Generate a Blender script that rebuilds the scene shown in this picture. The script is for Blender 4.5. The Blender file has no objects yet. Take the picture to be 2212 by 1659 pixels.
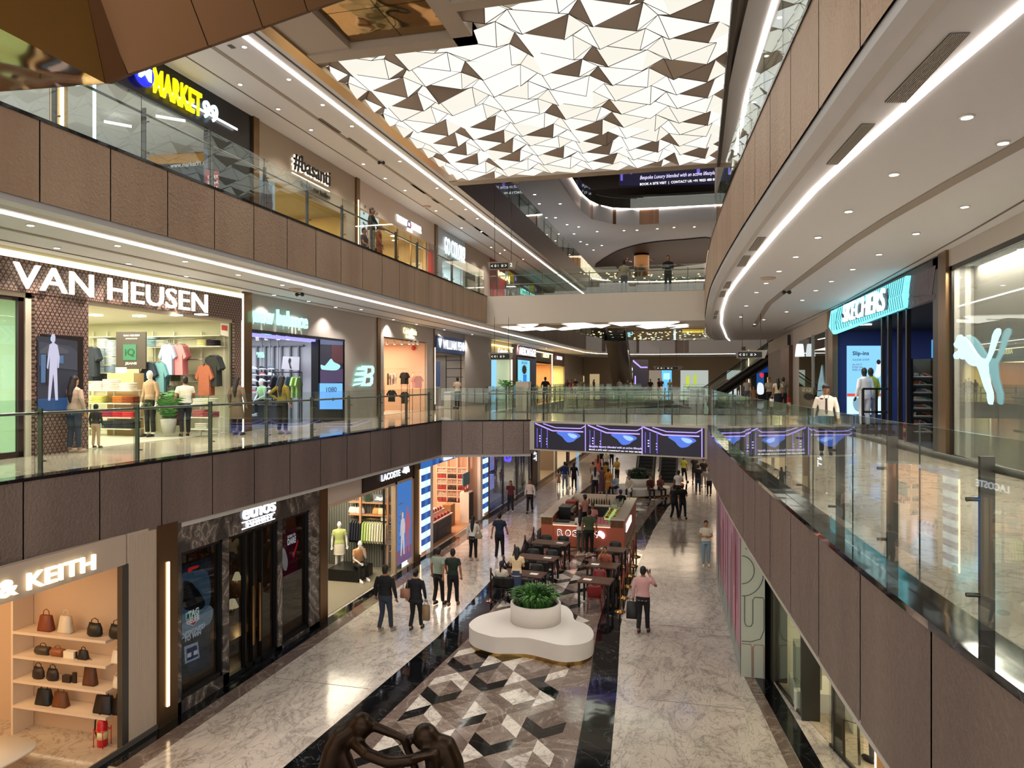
import bpy, bmesh, math, random
from math import sin, cos, pi, radians, sqrt, atan2
from mathutils import Vector, Matrix
random.seed(7)
C = bpy.context.scene.collection
# ---------------------------------------------------------------- camera, world, exposure
EYE, FPX, CX, HY, YAW = 6.8, 1560.0, 1106.0, 820.0, radians(14.35)
S_, C_ = sin(YAW), cos(YAW)
cam = bpy.data.cameras.new('camera'); camo = bpy.data.objects.new('camera', cam); C.objects.link(camo)
cam.sensor_fit = 'HORIZONTAL'; cam.sensor_width = 36; cam.lens = FPX/2212*36
cam.shift_y = -(829.5-HY)/2212; cam.clip_start = 0.05; cam.clip_end = 400
camo.location = (0, 0, EYE); camo.rotation_euler = (pi/2, 0, YAW)
bpy.context.scene.camera = camo
wd = bpy.data.worlds.new('world'); bpy.context.scene.world = wd; wd.use_nodes = True
wd.node_tree.nodes['Background'].inputs[0].default_value = (1.0, .93, .86, 1)
wd.node_tree.nodes['Background'].inputs[1].default_value = 1.6
vs = bpy.context.scene.view_settings
vs.view_transform = 'Standard'; vs.look = 'None'; vs.exposure = 0.35; vs.gamma = 1; vs.use_curve_mapping = False

# ---------------------------------------------------------------- survey helpers: where a sight line meets a real plane of the building
def ray(px, py):
    d = (px-CX)/FPX
    return Vector((-S_+d*C_, C_+d*S_, (HY-py)/FPX))
def W(px, py, z): r = ray(px, py); return Vector((0, 0, EYE))+r*((z-EYE)/r.z)
def WX(px, py, x): r = ray(px, py); return Vector((0, 0, EYE))+r*(x/r.x)
def WY(px, py, y): r = ray(px, py); return Vector((0, 0, EYE))+r*(y/r.y)
def WD(px, py, d): return Vector((0, 0, EYE))+ray(px, py)*d

# ---------------------------------------------------------------- materials
MATS = {}
def lin(c):
    c = c.lstrip('#'); v = [int(c[i:i+2], 16)/255 for i in (0, 2, 4)]
    return tuple(x/12.92 if x <= .04045 else ((x+.055)/1.055)**2.4 for x in v)+(1,)
def mt(col, rough=.5, metal=0, em=0, bump=None, name=None, spec=None, samp=None, coat=0):
    key = (col, rough, metal, em, bump, name, samp, coat, spec)
    if key in MATS: return MATS[key]
    m = bpy.data.materials.new(name or 'material_'+col.strip('#')); m.use_nodes = True
    n = m.node_tree.nodes; p = n['Principled BSDF']
    p.inputs['Base Color'].default_value = lin(col); p.inputs['Roughness'].default_value = rough
    p.inputs['Metallic'].default_value = metal
    if spec is not None: p.inputs['Specular IOR Level'].default_value = spec
    if coat: p.inputs['Coat Weight'].default_value = coat; p.inputs['Coat Roughness'].default_value = .05
    if em:
        p.inputs['Emission Color'].default_value = lin(col); p.inputs['Emission Strength'].default_value = em
        p.inputs['Base Color'].default_value = (.02, .02, .02, 1)
        if samp is None: samp = 'NONE'
        m.cycles.emission_sampling = samp
    if bump:
        tc = n.new('ShaderNodeTexCoord'); tx = n.new('ShaderNodeTexNoise'); b = n.new('ShaderNodeBump')
        tx.inputs['Scale'].default_value = bump[0]; tx.inputs['Detail'].default_value = 3
        b.inputs['Strength'].default_value = bump[1]; b.inputs['Distance'].default_value = bump[2] if len(bump) > 2 else .01
        L = m.node_tree.links
        L.new(tc.outputs['Object'], tx.inputs['Vector']); L.new(tx.outputs['Fac'], b.inputs['Height']); L.new(b.outputs['Normal'], p.inputs['Normal'])
    MATS[key] = m
    return m
def em(col, s=1.0, samp=None): return mt(col, em=s, samp=samp)
def nodes_of(name):
    m = bpy.data.materials.new(name); m.use_nodes = True
    return m, m.node_tree.nodes, m.node_tree.links, m.node_tree.nodes['Principled BSDF']
def ramp(n, stops):
    r = n.new('ShaderNodeValToRGB'); e = r.color_ramp.elements
    while len(e) > 1: e.remove(e[0])
    e[0].position = stops[0][0]; e[0].color = lin(stops[0][1])
    for p, c in stops[1:]:
        q = e.new(p); q.color = lin(c)
    return r
def marble(name, base, vein, dark, scale=1.0, rough=.12, width=.05, stretch=(1, 1, 1), rot=0.6, warp=2.2, tiles=False):
    m, n, L, p = nodes_of(name)
    tc = n.new('ShaderNodeTexCoord'); mp = n.new('ShaderNodeMapping'); L.new(tc.outputs['Object'], mp.inputs[0])
    mp.inputs['Rotation'].default_value = (0, 0, rot); mp.inputs['Scale'].default_value = tuple(scale*s for s in stretch)
    src = mp.outputs[0]
    if tiles:      # slabs of veined stone laid in two directions: each slab turns the vein
        ck = n.new('ShaderNodeTexChecker'); ck.inputs['Scale'].default_value = 1.05; L.new(tc.outputs['Object'], ck.inputs['Vector'])
        mp2 = n.new('ShaderNodeMapping'); L.new(tc.outputs['Object'], mp2.inputs[0]); mp2.inputs['Rotation'].default_value = (0, 0, rot+1.35)
        mp2.inputs['Scale'].default_value = tuple(scale*s for s in stretch)
        mx = n.new('ShaderNodeMix'); mx.data_type = 'VECTOR'; L.new(ck.outputs['Fac'], mx.inputs[0]); L.new(mp.outputs[0], mx.inputs[4]); L.new(mp2.outputs[0], mx.inputs[5])
        src = mx.outputs[1]
    a = n.new('ShaderNodeTexNoise'); a.inputs['Scale'].default_value = .9; a.inputs['Detail'].default_value = 7; a.inputs['Distortion'].default_value = warp; L.new(src, a.inputs[0])
    r = ramp(n, [(0, base), (.5-width*2.2, base), (.5-width*.3, vein), (.5, dark), (.5+width*.3, vein), (.5+width*2.2, base), (1, base)]); L.new(a.outputs['Fac'], r.inputs[0])
    b = n.new('ShaderNodeTexNoise'); b.inputs['Scale'].default_value = 3.1; b.inputs['Detail'].default_value = 6; b.inputs['Distortion'].default_value = warp*1.3; L.new(src, b.inputs[0])
    r2 = ramp(n, [(0, '#ffffff'), (.46, '#ffffff'), (.5, '#c4bdb7'), (.53, '#ffffff'), (1, '#e8e2dd')]); L.new(b.outputs['Fac'], r2.inputs[0])
    mm = n.new('ShaderNodeMix'); mm.data_type = 'RGBA'; mm.blend_type = 'MULTIPLY'; mm.inputs[0].default_value = .8
    L.new(r.outputs[0], mm.inputs[6]); L.new(r2.outputs[0], mm.inputs[7]); L.new(mm.outputs[2], p.inputs['Base Color'])
    p.inputs['Roughness'].default_value = rough
    w = n.new('ShaderNodeTexNoise'); w.inputs['Scale'].default_value = 1.6; L.new(tc.outputs['Object'], w.inputs[0])
    bu = n.new('ShaderNodeBump'); bu.inputs['Strength'].default_value = .12; bu.inputs['Distance'].default_value = .03
    L.new(w.outputs['Fac'], bu.inputs['Height']); L.new(bu.outputs[0], p.inputs['Normal'])
    return m
def hammered(name, c0, c1, rough=.36, metal=.75, scale=20, strength=.9):
    m, n, L, p = nodes_of(name)
    tc = n.new('ShaderNodeTexCoord')
    v = n.new('ShaderNodeTexNoise'); v.inputs['Scale'].default_value = scale; v.inputs['Detail'].default_value = 2; L.new(tc.outputs['Object'], v.inputs[0])
    mp = n.new('ShaderNodeMapping'); mp.inputs['Scale'].default_value = (1, 1, .12); L.new(tc.outputs['Object'], mp.inputs[0])
    a = n.new('ShaderNodeTexNoise'); a.inputs['Scale'].default_value = 1.1; a.inputs['Detail'].default_value = 4; L.new(mp.outputs[0], a.inputs[0])
    r = ramp(n, [(.3, c0), (.7, c1)]); L.new(a.outputs['Fac'], r.inputs[0]); L.new(r.outputs[0], p.inputs['Base Color'])
    b = n.new('ShaderNodeBump'); b.inputs['Strength'].default_value = strength; b.inputs['Distance'].default_value = .02
    L.new(v.outputs['Fac'], b.inputs['Height']); L.new(b.outputs[0], p.inputs['Normal'])
    p.inputs['Roughness'].default_value = rough; p.inputs['Metallic'].default_value = metal
    return m
def mirror_bronze():
    m, n, L, p = nodes_of('polished_bronze')
    p.inputs['Base Color'].default_value = lin('#a98a5c'); p.inputs['Metallic'].default_value = 1; p.inputs['Roughness'].default_value = .07
    tc = n.new('ShaderNodeTexCoord'); a = n.new('ShaderNodeTexNoise'); a.inputs['Scale'].default_value = .9; a.inputs['Detail'].default_value = 1; L.new(tc.outputs['Object'], a.inputs[0])
    b = n.new('ShaderNodeBump'); b.inputs['Strength'].default_value = .5; b.inputs['Distance'].default_value = .15; L.new(a.outputs['Fac'], b.inputs['Height']); L.new(b.outputs[0], p.inputs['Normal'])
    return m
def glass(name, tint='#f3f8f5', refl=1.0):
    m = bpy.data.materials.new(name); m.use_nodes = True; n = m.node_tree.nodes; L = m.node_tree.links; n.clear()
    o = n.new('ShaderNodeOutputMaterial'); t = n.new('ShaderNodeBsdfTransparent'); g = n.new('ShaderNodeBsdfGlossy'); x = n.new('ShaderNodeMixShader'); ge = n.new('ShaderNodeNewGeometry')
    t.inputs[0].default_value = lin(tint); g.inputs['Roughness'].default_value = 0; g.inputs[0].default_value = (.95, 1, .98, 1)
    d = n.new('ShaderNodeVectorMath'); d.operation = 'DOT_PRODUCT'; L.new(ge.outputs['Normal'], d.inputs[0]); L.new(ge.outputs['Incoming'], d.inputs[1])
    prev = d.outputs['Value']
    for op, a, b in (('ABSOLUTE', None, None), ('SUBTRACT', 1.0, None), ('POWER', None, 5.0), ('MULTIPLY_ADD', None, .94)):   # Schlick reflectance of glass
        k = n.new('ShaderNodeMath'); k.operation = op
        if a is not None: k.inputs[0].default_value = a; L.new(prev, k.inputs[1])
        else: L.new(prev, k.inputs[0])
        if b is not None: k.inputs[1].default_value = b
        if op == 'MULTIPLY_ADD': k.inputs[2].default_value = .045
        prev = k.outputs[0]
    k = n.new('ShaderNodeMath'); k.operation = 'MULTIPLY'; k.inputs[1].default_value = refl; k.use_clamp = True
    L.new(prev, k.inputs[0]); L.new(k.outputs[0], x.inputs[0]); L.new(t.outputs[0], x.inputs[1]); L.new(g.outputs[0], x.inputs[2]); L.new(x.outputs[0], o.inputs[0])
    return m
def pattern_wave(name, c0, c1, scale=6, rot=(0, 0, 0), rough=.4, metal=0, kind='BANDS'):
    m, n, L, p = nodes_of(name)
    tc = n.new('ShaderNodeTexCoord'); mp = n.new('ShaderNodeMapping'); mp.inputs['Rotation'].default_value = rot; L.new(tc.outputs['Object'], mp.inputs[0])
    w = n.new('ShaderNodeTexWave'); w.wave_type = kind; w.inputs['Scale'].default_value = scale; L.new(mp.outputs[0], w.inputs[0])
    r = ramp(n, [(.35, c0), (.65, c1)]); L.new(w.outputs['Fac'], r.inputs[0]); L.new(r.outputs[0], p.inputs['Base Color'])
    p.inputs['Roughness'].default_value = rough; p.inputs['Metallic'].default_value = metal
    return m
def wood(name, c0, c1, scale=3, rot=0):
    m, n, L, p = nodes_of(name)
    tc = n.new('ShaderNodeTexCoord'); mp = n.new('ShaderNodeMapping'); mp.inputs['Rotation'].default_value = (0, 0, rot); mp.inputs['Scale'].default_value = (scale*6, scale*.5, scale*.5); L.new(tc.outputs['Object'], mp.inputs[0])
    a = n.new('ShaderNodeTexNoise'); a.inputs['Scale'].default_value = 1; a.inputs['Detail'].default_value = 5; L.new(mp.outputs[0], a.inputs[0])
    r = ramp(n, [(.3, c0), (.7, c1)]); L.new(a.outputs['Fac'], r.inputs[0]); L.new(r.outputs[0], p.inputs['Base Color']); p.inputs['Roughness'].default_value = .35
    return m

# ---------------------------------------------------------------- mesh builder
class M:
    def __init__(s): s.v = []; s.fc = []; s.mi = []; s.ml = []; s.sm = []
    def _m(s, m):
        if m not in s.ml: s.ml.append(m)
        return s.ml.index(m)
    def add(s, vs, fs, m, smooth=False):
        b = len(s.v); s.v += [Vector(q) for q in vs]; k = s._m(m)
        for f in fs: s.fc.append([b+i for i in f]); s.mi.append(k); s.sm.append(smooth)
        return s
    def f(s, pts, m): return s.add(pts, [list(range(len(pts)))], m)
    def box(s, x0, x1, y0, y1, z0, z1, m):
        x0, x1 = sorted((x0, x1)); y0, y1 = sorted((y0, y1)); z0, z1 = sorted((z0, z1))
        v = [(x, y, z) for z in (z0, z1) for y in (y0, y1) for x in (x0, x1)]
        return s.add(v, [(0, 2, 3, 1), (4, 5, 7, 6), (0, 1, 5, 4), (2, 6, 7, 3), (0, 4, 6, 2), (1, 3, 7, 5)], m)
    def ob(s, c, sz, rz, m):       # box centred in plan, standing on c.z, turned by rz
        hx, hy = sz[0]/2, sz[1]/2; R = Matrix.Rotation(rz, 3, 'Z')
        v = [Vector(c)+R@Vector((x, y, z)) for z in (0, sz[2]) for y in (-hy, hy) for x in (-hx, hx)]
        return s.add(v, [(0, 2, 3, 1), (4, 5, 7, 6), (0, 1, 5, 4), (2, 6, 7, 3), (0, 4, 6, 2), (1, 3, 7, 5)], m)
    def ext(s, pts, vec, m, ms=None):    # polygon extruded along vec
        n = len(pts); vec = Vector(vec); a = [Vector(p) for p in pts]; b = [p+vec for p in a]
        s.add(a+b, [list(range(n))[::-1], list(range(n, 2*n))], m)
        s.add(a+b, [(i, (i+1) % n, n+(i+1) % n, n+i) for i in range(n)], ms or m)
        return s
    def plate(s, pts2, z0, z1, m, ms=None): return s.ext([(p[0], p[1], z0) for p in pts2], (0, 0, z1-z0), m, ms)
    def tube(s, path, r, m, n=8, closed=False):
        path = [Vector(p) for p in path]; k = len(path); V = []; F = []
        rr = r if isinstance(r, (list, tuple)) else [r]*k; up = None
        for i, p in enumerate(path):
            t = (path[min(i+1, k-1)]-path[max(i-1, 0)])
            if t.length < 1e-9: t = Vector((0, 0, 1))
            t.normalize()
            if up is None: up = Vector((0, 0, 1)) if abs(t.z) < .9 else Vector((1, 0, 0))
            a = t.cross(up); 
            if a.length < 1e-6: a = t.orthogonal()
            a.normalize(); b = a.cross(t); up = b
            V += [p+(a*cos(2*pi*j/n)+b*sin(2*pi*j/n))*rr[i] for j in range(n)]
        for i in range(k-1):
            for j in range(n): F.append((i*n+j, i*n+(j+1) % n, (i+1)*n+(j+1) % n, (i+1)*n+j))
        F.append(list(range(n))[::-1]); F.append([(k-1)*n+j for j in range(n)])
        return s.add(V, F, m, True)
    def lathe(s, prof, c, m, n=20, smooth=True):    # prof [(r, z)]
        V = []; F = []; c = Vector(c); k = len(prof)
        for r, z in prof: V += [c+Vector((r*cos(2*pi*j/n), r*sin(2*pi*j/n), z)) for j in range(n)]
        for i in range(k-1):
            for j in range(n): F.append((i*n+j, i*n+(j+1) % n, (i+1)*n+(j+1) % n, (i+1)*n+j))
        F.append(list(range(n))[::-1]); F.append([(k-1)*n+j for j in range(n)])
        return s.add(V, F, m, smooth)
    def ball(s, c, r, m, n=10, k=7):
        rx, ry, rz = r if isinstance(r, (tuple, list)) else (r, r, r); c = Vector(c); V = [c+Vector((0, 0, -rz))]; F = []
        for i in range(1, k):
            a = -pi/2+pi*i/k
            V += [c+Vector((rx*cos(a)*cos(2*pi*j/n), ry*cos(a)*sin(2*pi*j/n), rz*sin(a))) for j in range(n)]
        V.append(c+Vector((0, 0, rz))); t = len(V)-1
        for j in range(n): F.append((0, 1+(j+1) % n, 1+j)); F.append((t, t-n+j, t-n+(j+1) % n))
        for i in range(k-2):
            for j in range(n): F.append((1+i*n+j, 1+i*n+(j+1) % n, 1+(i+1)*n+(j+1) % n, 1+(i+1)*n+j))
        return s.add(V, F, m, True)
    def rings(s, R, m, cap=True):    # R: list of point lists of equal length
        n = len(R[0]); V = [q for r in R for q in r]; F = []
        for i in range(len(R)-1):
            for j in range(n): F.append((i*n+j, i*n+(j+1) % n, (i+1)*n+(j+1) % n, (i+1)*n+j))
        if cap: F.append(list(range(n))[::-1]); F.append([(len(R)-1)*n+j for j in range(n)])
        return s.add(V, F, m, True)
    def xf(s, mat):
        s.v = [mat@q for q in s.v]; return s
    def obj(s, name, parent=None, label=None, cat=None, group=None, kind=None, local=False):
        me = bpy.data.meshes.new(name)
        vv = s.v
        if parent is None and not local:
            lo = Vector((min(q.x for q in vv), min(q.y for q in vv), min(q.z for q in vv))); hi = Vector((max(q.x for q in vv), max(q.y for q in vv), max(q.z for q in vv)))
            org = Vector(((lo.x+hi.x)/2, (lo.y+hi.y)/2, lo.z)) if kind != 'structure' else Vector((0, 0, 0))
        elif parent is not None and not local: org = parent_org(parent)
        else: org = Vector((0, 0, 0))
        me.from_pydata([tuple(q-org) for q in vv], [], s.fc)
        for m in s.ml: me.materials.append(m)
        me.polygons.foreach_set('material_index', s.mi); me.polygons.foreach_set('use_smooth', s.sm)
        me.update()
        o = bpy.data.objects.new(name, me); C.objects.link(o)
        if parent is None: o.location = org
        else: o.parent = parent
        meta(o, label, cat, group, kind)
        return o
def parent_org(p):
    v = Vector((0, 0, 0))
    while p is not None: v += p.location; p = p.parent
    return v
def meta(o, label=None, cat=None, group=None, kind=None):
    if label: o['label'] = label
    if cat: o['category'] = cat
    if group: o['group'] = group
    if kind: o['kind'] = kind
    return o
def T(name, label, cat, loc=(0, 0, 0), rz=0, group=None):
    o = bpy.data.objects.new(name, None); C.objects.link(o); o.location = loc; o.rotation_euler = (0, 0, rz); o.empty_display_size = .1
    return meta(o, label, cat, group)
def dup(root, loc, rz=None, label=None, group=None, scale=None):
    r = root.copy(); C.objects.link(r); r.location = loc
    if rz is not None: r.rotation_euler = (0, 0, rz)
    if label: r['label'] = label
    if group: r['group'] = group
    if scale: r.scale = scale
    for ch in list(root.children):
        c = ch.copy(); C.objects.link(c); c.parent = r
        for g in list(ch.children):
            d = g.copy(); C.objects.link(d); d.parent = c
    return r
def struct(mb, name): return mb.obj(name, kind='structure')
def slab(pts, z0, z1, top, under):
    struct(M().plate(pts, z0, z1-.02, under), 'ceiling'); struct(M().plate(pts, z1-.02, z1, top), 'floor')
WS = bpy.data.scenes.new('workshop')      # separate bench for evaluating modifiers and lettering quickly, removed at the end
def baked(o):
    WS.collection.objects.link(o)
    with bpy.context.temp_override(scene=WS, view_layer=WS.view_layers[0]):
        dg = bpy.context.evaluated_depsgraph_get(); me = bpy.data.meshes.new_from_object(o.evaluated_get(dg))
    WS.collection.objects.unlink(o); return me
def text(s, org, u, v, width, height, m, depth=.03, bold=0, slant=0, name='lettering', parent=None, label=None):
    """letters whose box starts at org and runs width along u and height along v"""
    cu = bpy.data.curves.new('t', 'FONT'); cu.body = s; cu.size = 1; cu.resolution_u = 3; cu.offset = bold*.5; cu.shear = slant
    cu.extrude = .5; cu.space_character = 1+bold*1.3
    ob = bpy.data.objects.new('t', cu); me = baked(ob)
    bpy.data.objects.remove(ob); bpy.data.curves.remove(cu)
    P = [q.co.copy() for q in me.vertices]; x0 = min(q.x for q in P); x1 = max(q.x for q in P); y0 = min(q.y for q in P); y1 = max(q.y for q in P)
    u = Vector(u).normalized(); v = Vector(v).normalized(); w = u.cross(v); org = Vector(org); off = parent_org(parent) if parent else Vector((0, 0, 0))
    if height is None: height = (y1-y0)*width/(x1-x0)
    if width is None: width = (x1-x0)*height/(y1-y0)
    base = org if parent is None else org-off
    if parent is None: base = Vector((0, 0, 0))
    for q, p in zip(me.vertices, P):
        q.co = base+u*((p.x-x0)/(x1-x0)*width)+v*((p.y-y0)/(y1-y0)*height)+w*((p.z+.5)*depth)
    me.materials.clear(); me.materials.append(m); me.name = name
    o = bpy.data.objects.new(name, me); C.objects.link(o)
    if parent: o.parent = parent
    else: o.location = org
    if label: o['label'] = label
    return o
def light(kind, loc, power, col='#fff6ea', size=.2, rot=None, spot=None, sy=None, parent=None, blend=.6, name='lamp_glow'):
    l = bpy.data.lights.new(name, kind); l.energy = power; l.color = lin(col)[:3]
    if kind == 'AREA':
        l.size = size
        if sy: l.shape = 'RECTANGLE'; l.size_y = sy
    else: l.shadow_soft_size = size
    if kind == 'SPOT': l.spot_size = radians(spot or 100); l.spot_blend = blend
    o = bpy.data.objects.new(name, l); C.objects.link(o); o.location = Vector(loc)-(parent_org(parent) if parent else Vector((0, 0, 0)))
    if rot: o.rotation_euler = rot
    if parent: o.parent = parent
    return o
# palette of building materials
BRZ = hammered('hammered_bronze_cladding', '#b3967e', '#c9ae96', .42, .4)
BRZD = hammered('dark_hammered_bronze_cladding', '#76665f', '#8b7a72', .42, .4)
SOFF = mt('#c7c7ca', .6, name='soffit_paint'); SOFD = mt('#9a8b7d', .6, name='soffit_recess_paint')
BEIG = mt('#b8ada2', .5, name='beige_wall_paint'); WHT = mt('#e6e2da', .5, name='white_paint')
LED = em('#fff3e6', 6.0, 'AUTO'); LEDW = em('#ffe2b0', 4.0)
BLK = mt('#0b0b0c', .35, name='black_paint'); BLKG = mt('#08090a', .1, name='black_gloss')
STEEL = mt('#8d8a84', .32, .9, name='brushed_steel'); STEELD = mt('#5f5c57', .38, .8, name='dark_brushed_steel')
BRASS = mt('#b08a52', .25, 1, name='brass'); BRONZE = mt('#7d6347', .3, .9, name='bronze_trim')
GRANITE = marble('black_granite', '#0c0d10', '#16181c', '#55585c', .7, .06, .012)
WFLOOR = marble('white_veined_marble', '#c9c0b7', '#bcb3ab', '#a29a93', .55, .13, .05, (1, .5, 1), .6, 3.0, tiles=True)
TAUPE = marble('taupe_marble', '#6f6059', '#7d6f67', '#a3968c', .9, .1, .03)
CREAMF = marble('cream_marble', '#bbac99', '#b7a895', '#b0a18e', .4, .1, .04)
GLASS = glass('railing_glass'); SHOPG = glass('shop_glass', '#f2f5f1', .9); DARKG = glass('smoked_glass', '#a9adad', 1.1)
MIRB = mirror_bronze()
TRIMG = mt('#b39a78', .3, .8, name='gold_trim')
# ================================================================ THE BUILDING SHELL
F1, F2, F3, F4 = 5.2, 10.9, 16.66, 22.8
G1, G2, G3, G4 = 3.9, 9.5, 15.1, 21.3      # undersides of the slabs
def interp(tab, y):
    if y <= tab[0][0]: return tab[0][1]
    for (a, b), (c, d) in zip(tab, tab[1:]):
        if y <= c:
            t = (y-a)/(c-a); return b+(d-b)*t
    return tab[-1][1]
ERT = [(-4, 2.9), (1, 2.1), (3, 1.78), (4.2, 1.61), (5.5, 1.48), (6.4, 1.36), (8.4, 1.24), (10, 1.10), (11.5, 1.0), (14, .82), (17.9, .6), (22, .43), (26, .37), (34, .37), (44, .6), (52, 1.2), (60, 2.4), (66, 3.6)]
def ER(y): # smoothed
    return sum(interp(ERT, y+d) for d in (-1.2, -.6, 0, .6, 1.2))/5
def offs(poly, d):      # shift a plan polyline sideways (to the left of travel for +d)
    out = []
    for i, p in enumerate(poly):
        a = Vector(poly[max(i-1, 0)]); b = Vector(poly[min(i+1, len(poly)-1)]); t = (b-a).normalized()
        out.append((p[0]-t.y*d, p[1]+t.x*d))
    return out
def resample(poly, step):
    out = []; P = [Vector(p) for p in poly]; acc = 0; out.append(P[0].copy())
    for a, b in zip(P, P[1:]):
        L = (b-a).length; s = step-acc
        while s <= L: out.append(a+(b-a)*(s/L)); s += step
        acc = (acc+L) % step
    if (out[-1]-P[-1]).length > .05: out.append(P[-1])
    return [tuple(q) for q in out]
def fascia(name, poly, z0, z1, side, mat, width=1.42, lip=True, gap=.012):
    """metal clad edge of a slab: separate panels over a dark backing, granite coping on top"""
    mb = M(); pts = resample(poly, width/4 if len(poly) > 8 else width); k = 4 if len(poly) > 8 else 1
    oo = offs(pts, side*.03); bb = offs(pts, side*.012)
    for i in range(len(pts)-1):
        a, b = Vector(oo[i]), Vector(oo[i+1]); t = (b-a).normalized()
        if i % k == 0: a = a+t*gap
        if i % k == k-1: b = b-t*gap
        mb.f([(a.x, a.y, z0), (b.x, b.y, z0), (b.x, b.y, z1), (a.x, a.y, z1)], mat)
        c, d = bb[i], bb[i+1]; mb.f([(c[0], c[1], z0), (d[0], d[1], z0), (d[0], d[1], z1), (c[0], c[1], z1)], BLK)
    struct(mb, name)
    if lip:
        mb = M(); o1 = offs(pts, side*.05); i1 = offs(pts, -side*.28)
        for i in range(len(pts)-1):
            q = [(o1[i][0], o1[i][1]), (o1[i+1][0], o1[i+1][1]), (i1[i+1][0], i1[i+1][1]), (i1[i][0], i1[i][1])]
            mb.plate(q, z1-.02, z1+.035, GRANITE)
        struct(mb, 'trim_1')
def strip(mb, poly, z, w, m, th=.015):
    a = offs(poly, w/2); b = offs(poly, -w/2)
    for i in range(len(poly)-1): mb.plate([a[i], a[i+1], b[i+1], b[i]], z-th, z, m)
E1L = [(-10.5, 3.5), (-10.4, 8.9), (-10.12, 13), (-9.9, 18), (-9.55, 26.3)]
BR1 = [(-9.55, 26.3), (-6.3, 27.6)]
SCR = [(-6.3, 27.25), (.38, 25.75)]
E2L = [(-10.06, 3.5), (-10.06, 34.2)]
E1R = [(ER(y), y) for y in [1+.8*i for i in range(32)]]
E1R[-1] = (ER(25.8), 25.8)
E2R = [(ER(y), y) for y in [1+.9*i for i in range(60)] if y < 52]
# ---- ground floor
fl = M()
fl.plate([(-10.32, -6), (14, -6), (14, 124), (-10.32, 124)], -.3, 0, WFLOOR)
struct(fl, 'floor')
fs = M()          # border bands and the inlaid centre strip
yb = [(-10.05, -2), (-10.05, 70)]
strip(fs, [(-10.03, 2), (-10.03, 80)], .004, .34, GRANITE, .003)
strip(fs, [(-9.66, 2), (-9.66, 80)], .004, .4, TAUPE, .003)
LB = [(-7.35, 7), (-7.0, 11.2), (-6.6, 18), (-6.75, 24.3), (-6.9, 30), (-7.0, 38), (-6.6, 47)]
strip(fs, [(p[0]+.38, p[1]) for p in LB], .005, .8, GRANITE, .004)
RB = [(-1.2, 7), (-1.47, 12.5), (-1.72, 16.1), (-2.05, 20), (-2.15, 23.7), (-2.06, 27.9), (-1.92, 33), (-1.5, 39.4), (-.4, 47.3), (.8, 54)]
strip(fs, [(p[0]-.3, p[1]) for p in RB], .005, .62, GRANITE, .004)
strip(fs, [(p[0]-.85, p[1]) for p in RB], .004, .5, TAUPE, .003)
RBR = [(1.3, 19.0), (1.7, 15.5), (2.0, 13.4), (2.7, 10.5)]
strip(fs, [(1.05, 18.2), (1.42, 15.5), (1.68, 13.4), (2.3, 10)], .004, .24, TAUPE, .003)
strip(fs, [(1.32, 18.3), (1.72, 15.5), (2.0, 13.4), (2.65, 10)], .005, .36, GRANITE, .004)
for y0 in (10.2, 14.6, 19.4, 24.5, 30, 36, 43): fs.box(-9.4, -7.0, y0, y0+.012, 0, .003, mt('#6b635d', .6)); fs.box(-1.0, .95, y0+1, y0+1.012, 0, .003, mt('#6b635d', .6))
struct(fs, 'floor')
# centre strip: rhombi cut into triangles, four stones
inl = M(); W1 = marble('inlay_white_marble', '#cfc7be', '#b9b0a8', '#8d8680', .8, .1, .03)
G_1 = marble('inlay_brown_marble', '#5e5049', '#6b5c54', '#8d7f75', .9, .1, .04); G_2 = marble('inlay_grey_marble', '#7c6e66', '#8a7c73', '#a3958b', .9, .1, .04)
tones = [W1, GRANITE, G_1, G_2]; rnd = random.Random(4)
def inside(p): return interp([(q[1], q[0]+.98) for q in LB], p[1]) < p[0] < interp([(q[1], q[0]-1.12) for q in RB], p[1]) and 8.5 < p[1] < 46
CW_, PR = .41, 1.72
for k in range(-10, 14):       # strips of triangles and parallelograms, every other strip mirrored
    xa, xb = -5.37+CW_*k, -4.96+CW_*k; even = k % 2 == 0
    if not even: xa, xb = xb, xa
    sh = 17.19+(-.86+.46 if not even else 0)+.43*((k*3) % 4)
    lt = None
    for n_ in range(-18, 6):
        A = sh-PR*n_; L = lambda t: (xa, A-t); R_ = lambda t: (xb, A-t)
        for pts, kind in (((L(0), L(.86), R_(.46)), 0), ((L(.86), L(1.28), R_(.9), R_(.46)), 1), ((L(1.28), R_(.9), R_(1.73)), 2), ((L(1.28), L(1.72), R_(2.18), R_(1.73)), 3)):
            t = rnd.choice([x for x in ([W1, G_2, G_1], [GRANITE, GRANITE, G_1], [W1, G_2, GRANITE, G_1], [GRANITE, G_1, G_2, W1])[kind] if x is not lt]); lt = t
            c = (sum(p[0] for p in pts)/len(pts), sum(p[1] for p in pts)/len(pts))
            if inside(c): inl.add([(p[0], p[1], .0045) for p in (pts if even else pts[::-1])], [tuple(range(len(pts)))], t)
base = M(); strip(base, [((interp([(q[1], q[0]+.98) for q in LB], y)+interp([(q[1], q[0]-1.12) for q in RB], y))/2, y) for y in range(8, 47, 2)], .0015, 4.3, TAUPE, .001)
struct(base, 'floor'); struct(inl, 'floor')

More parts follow.
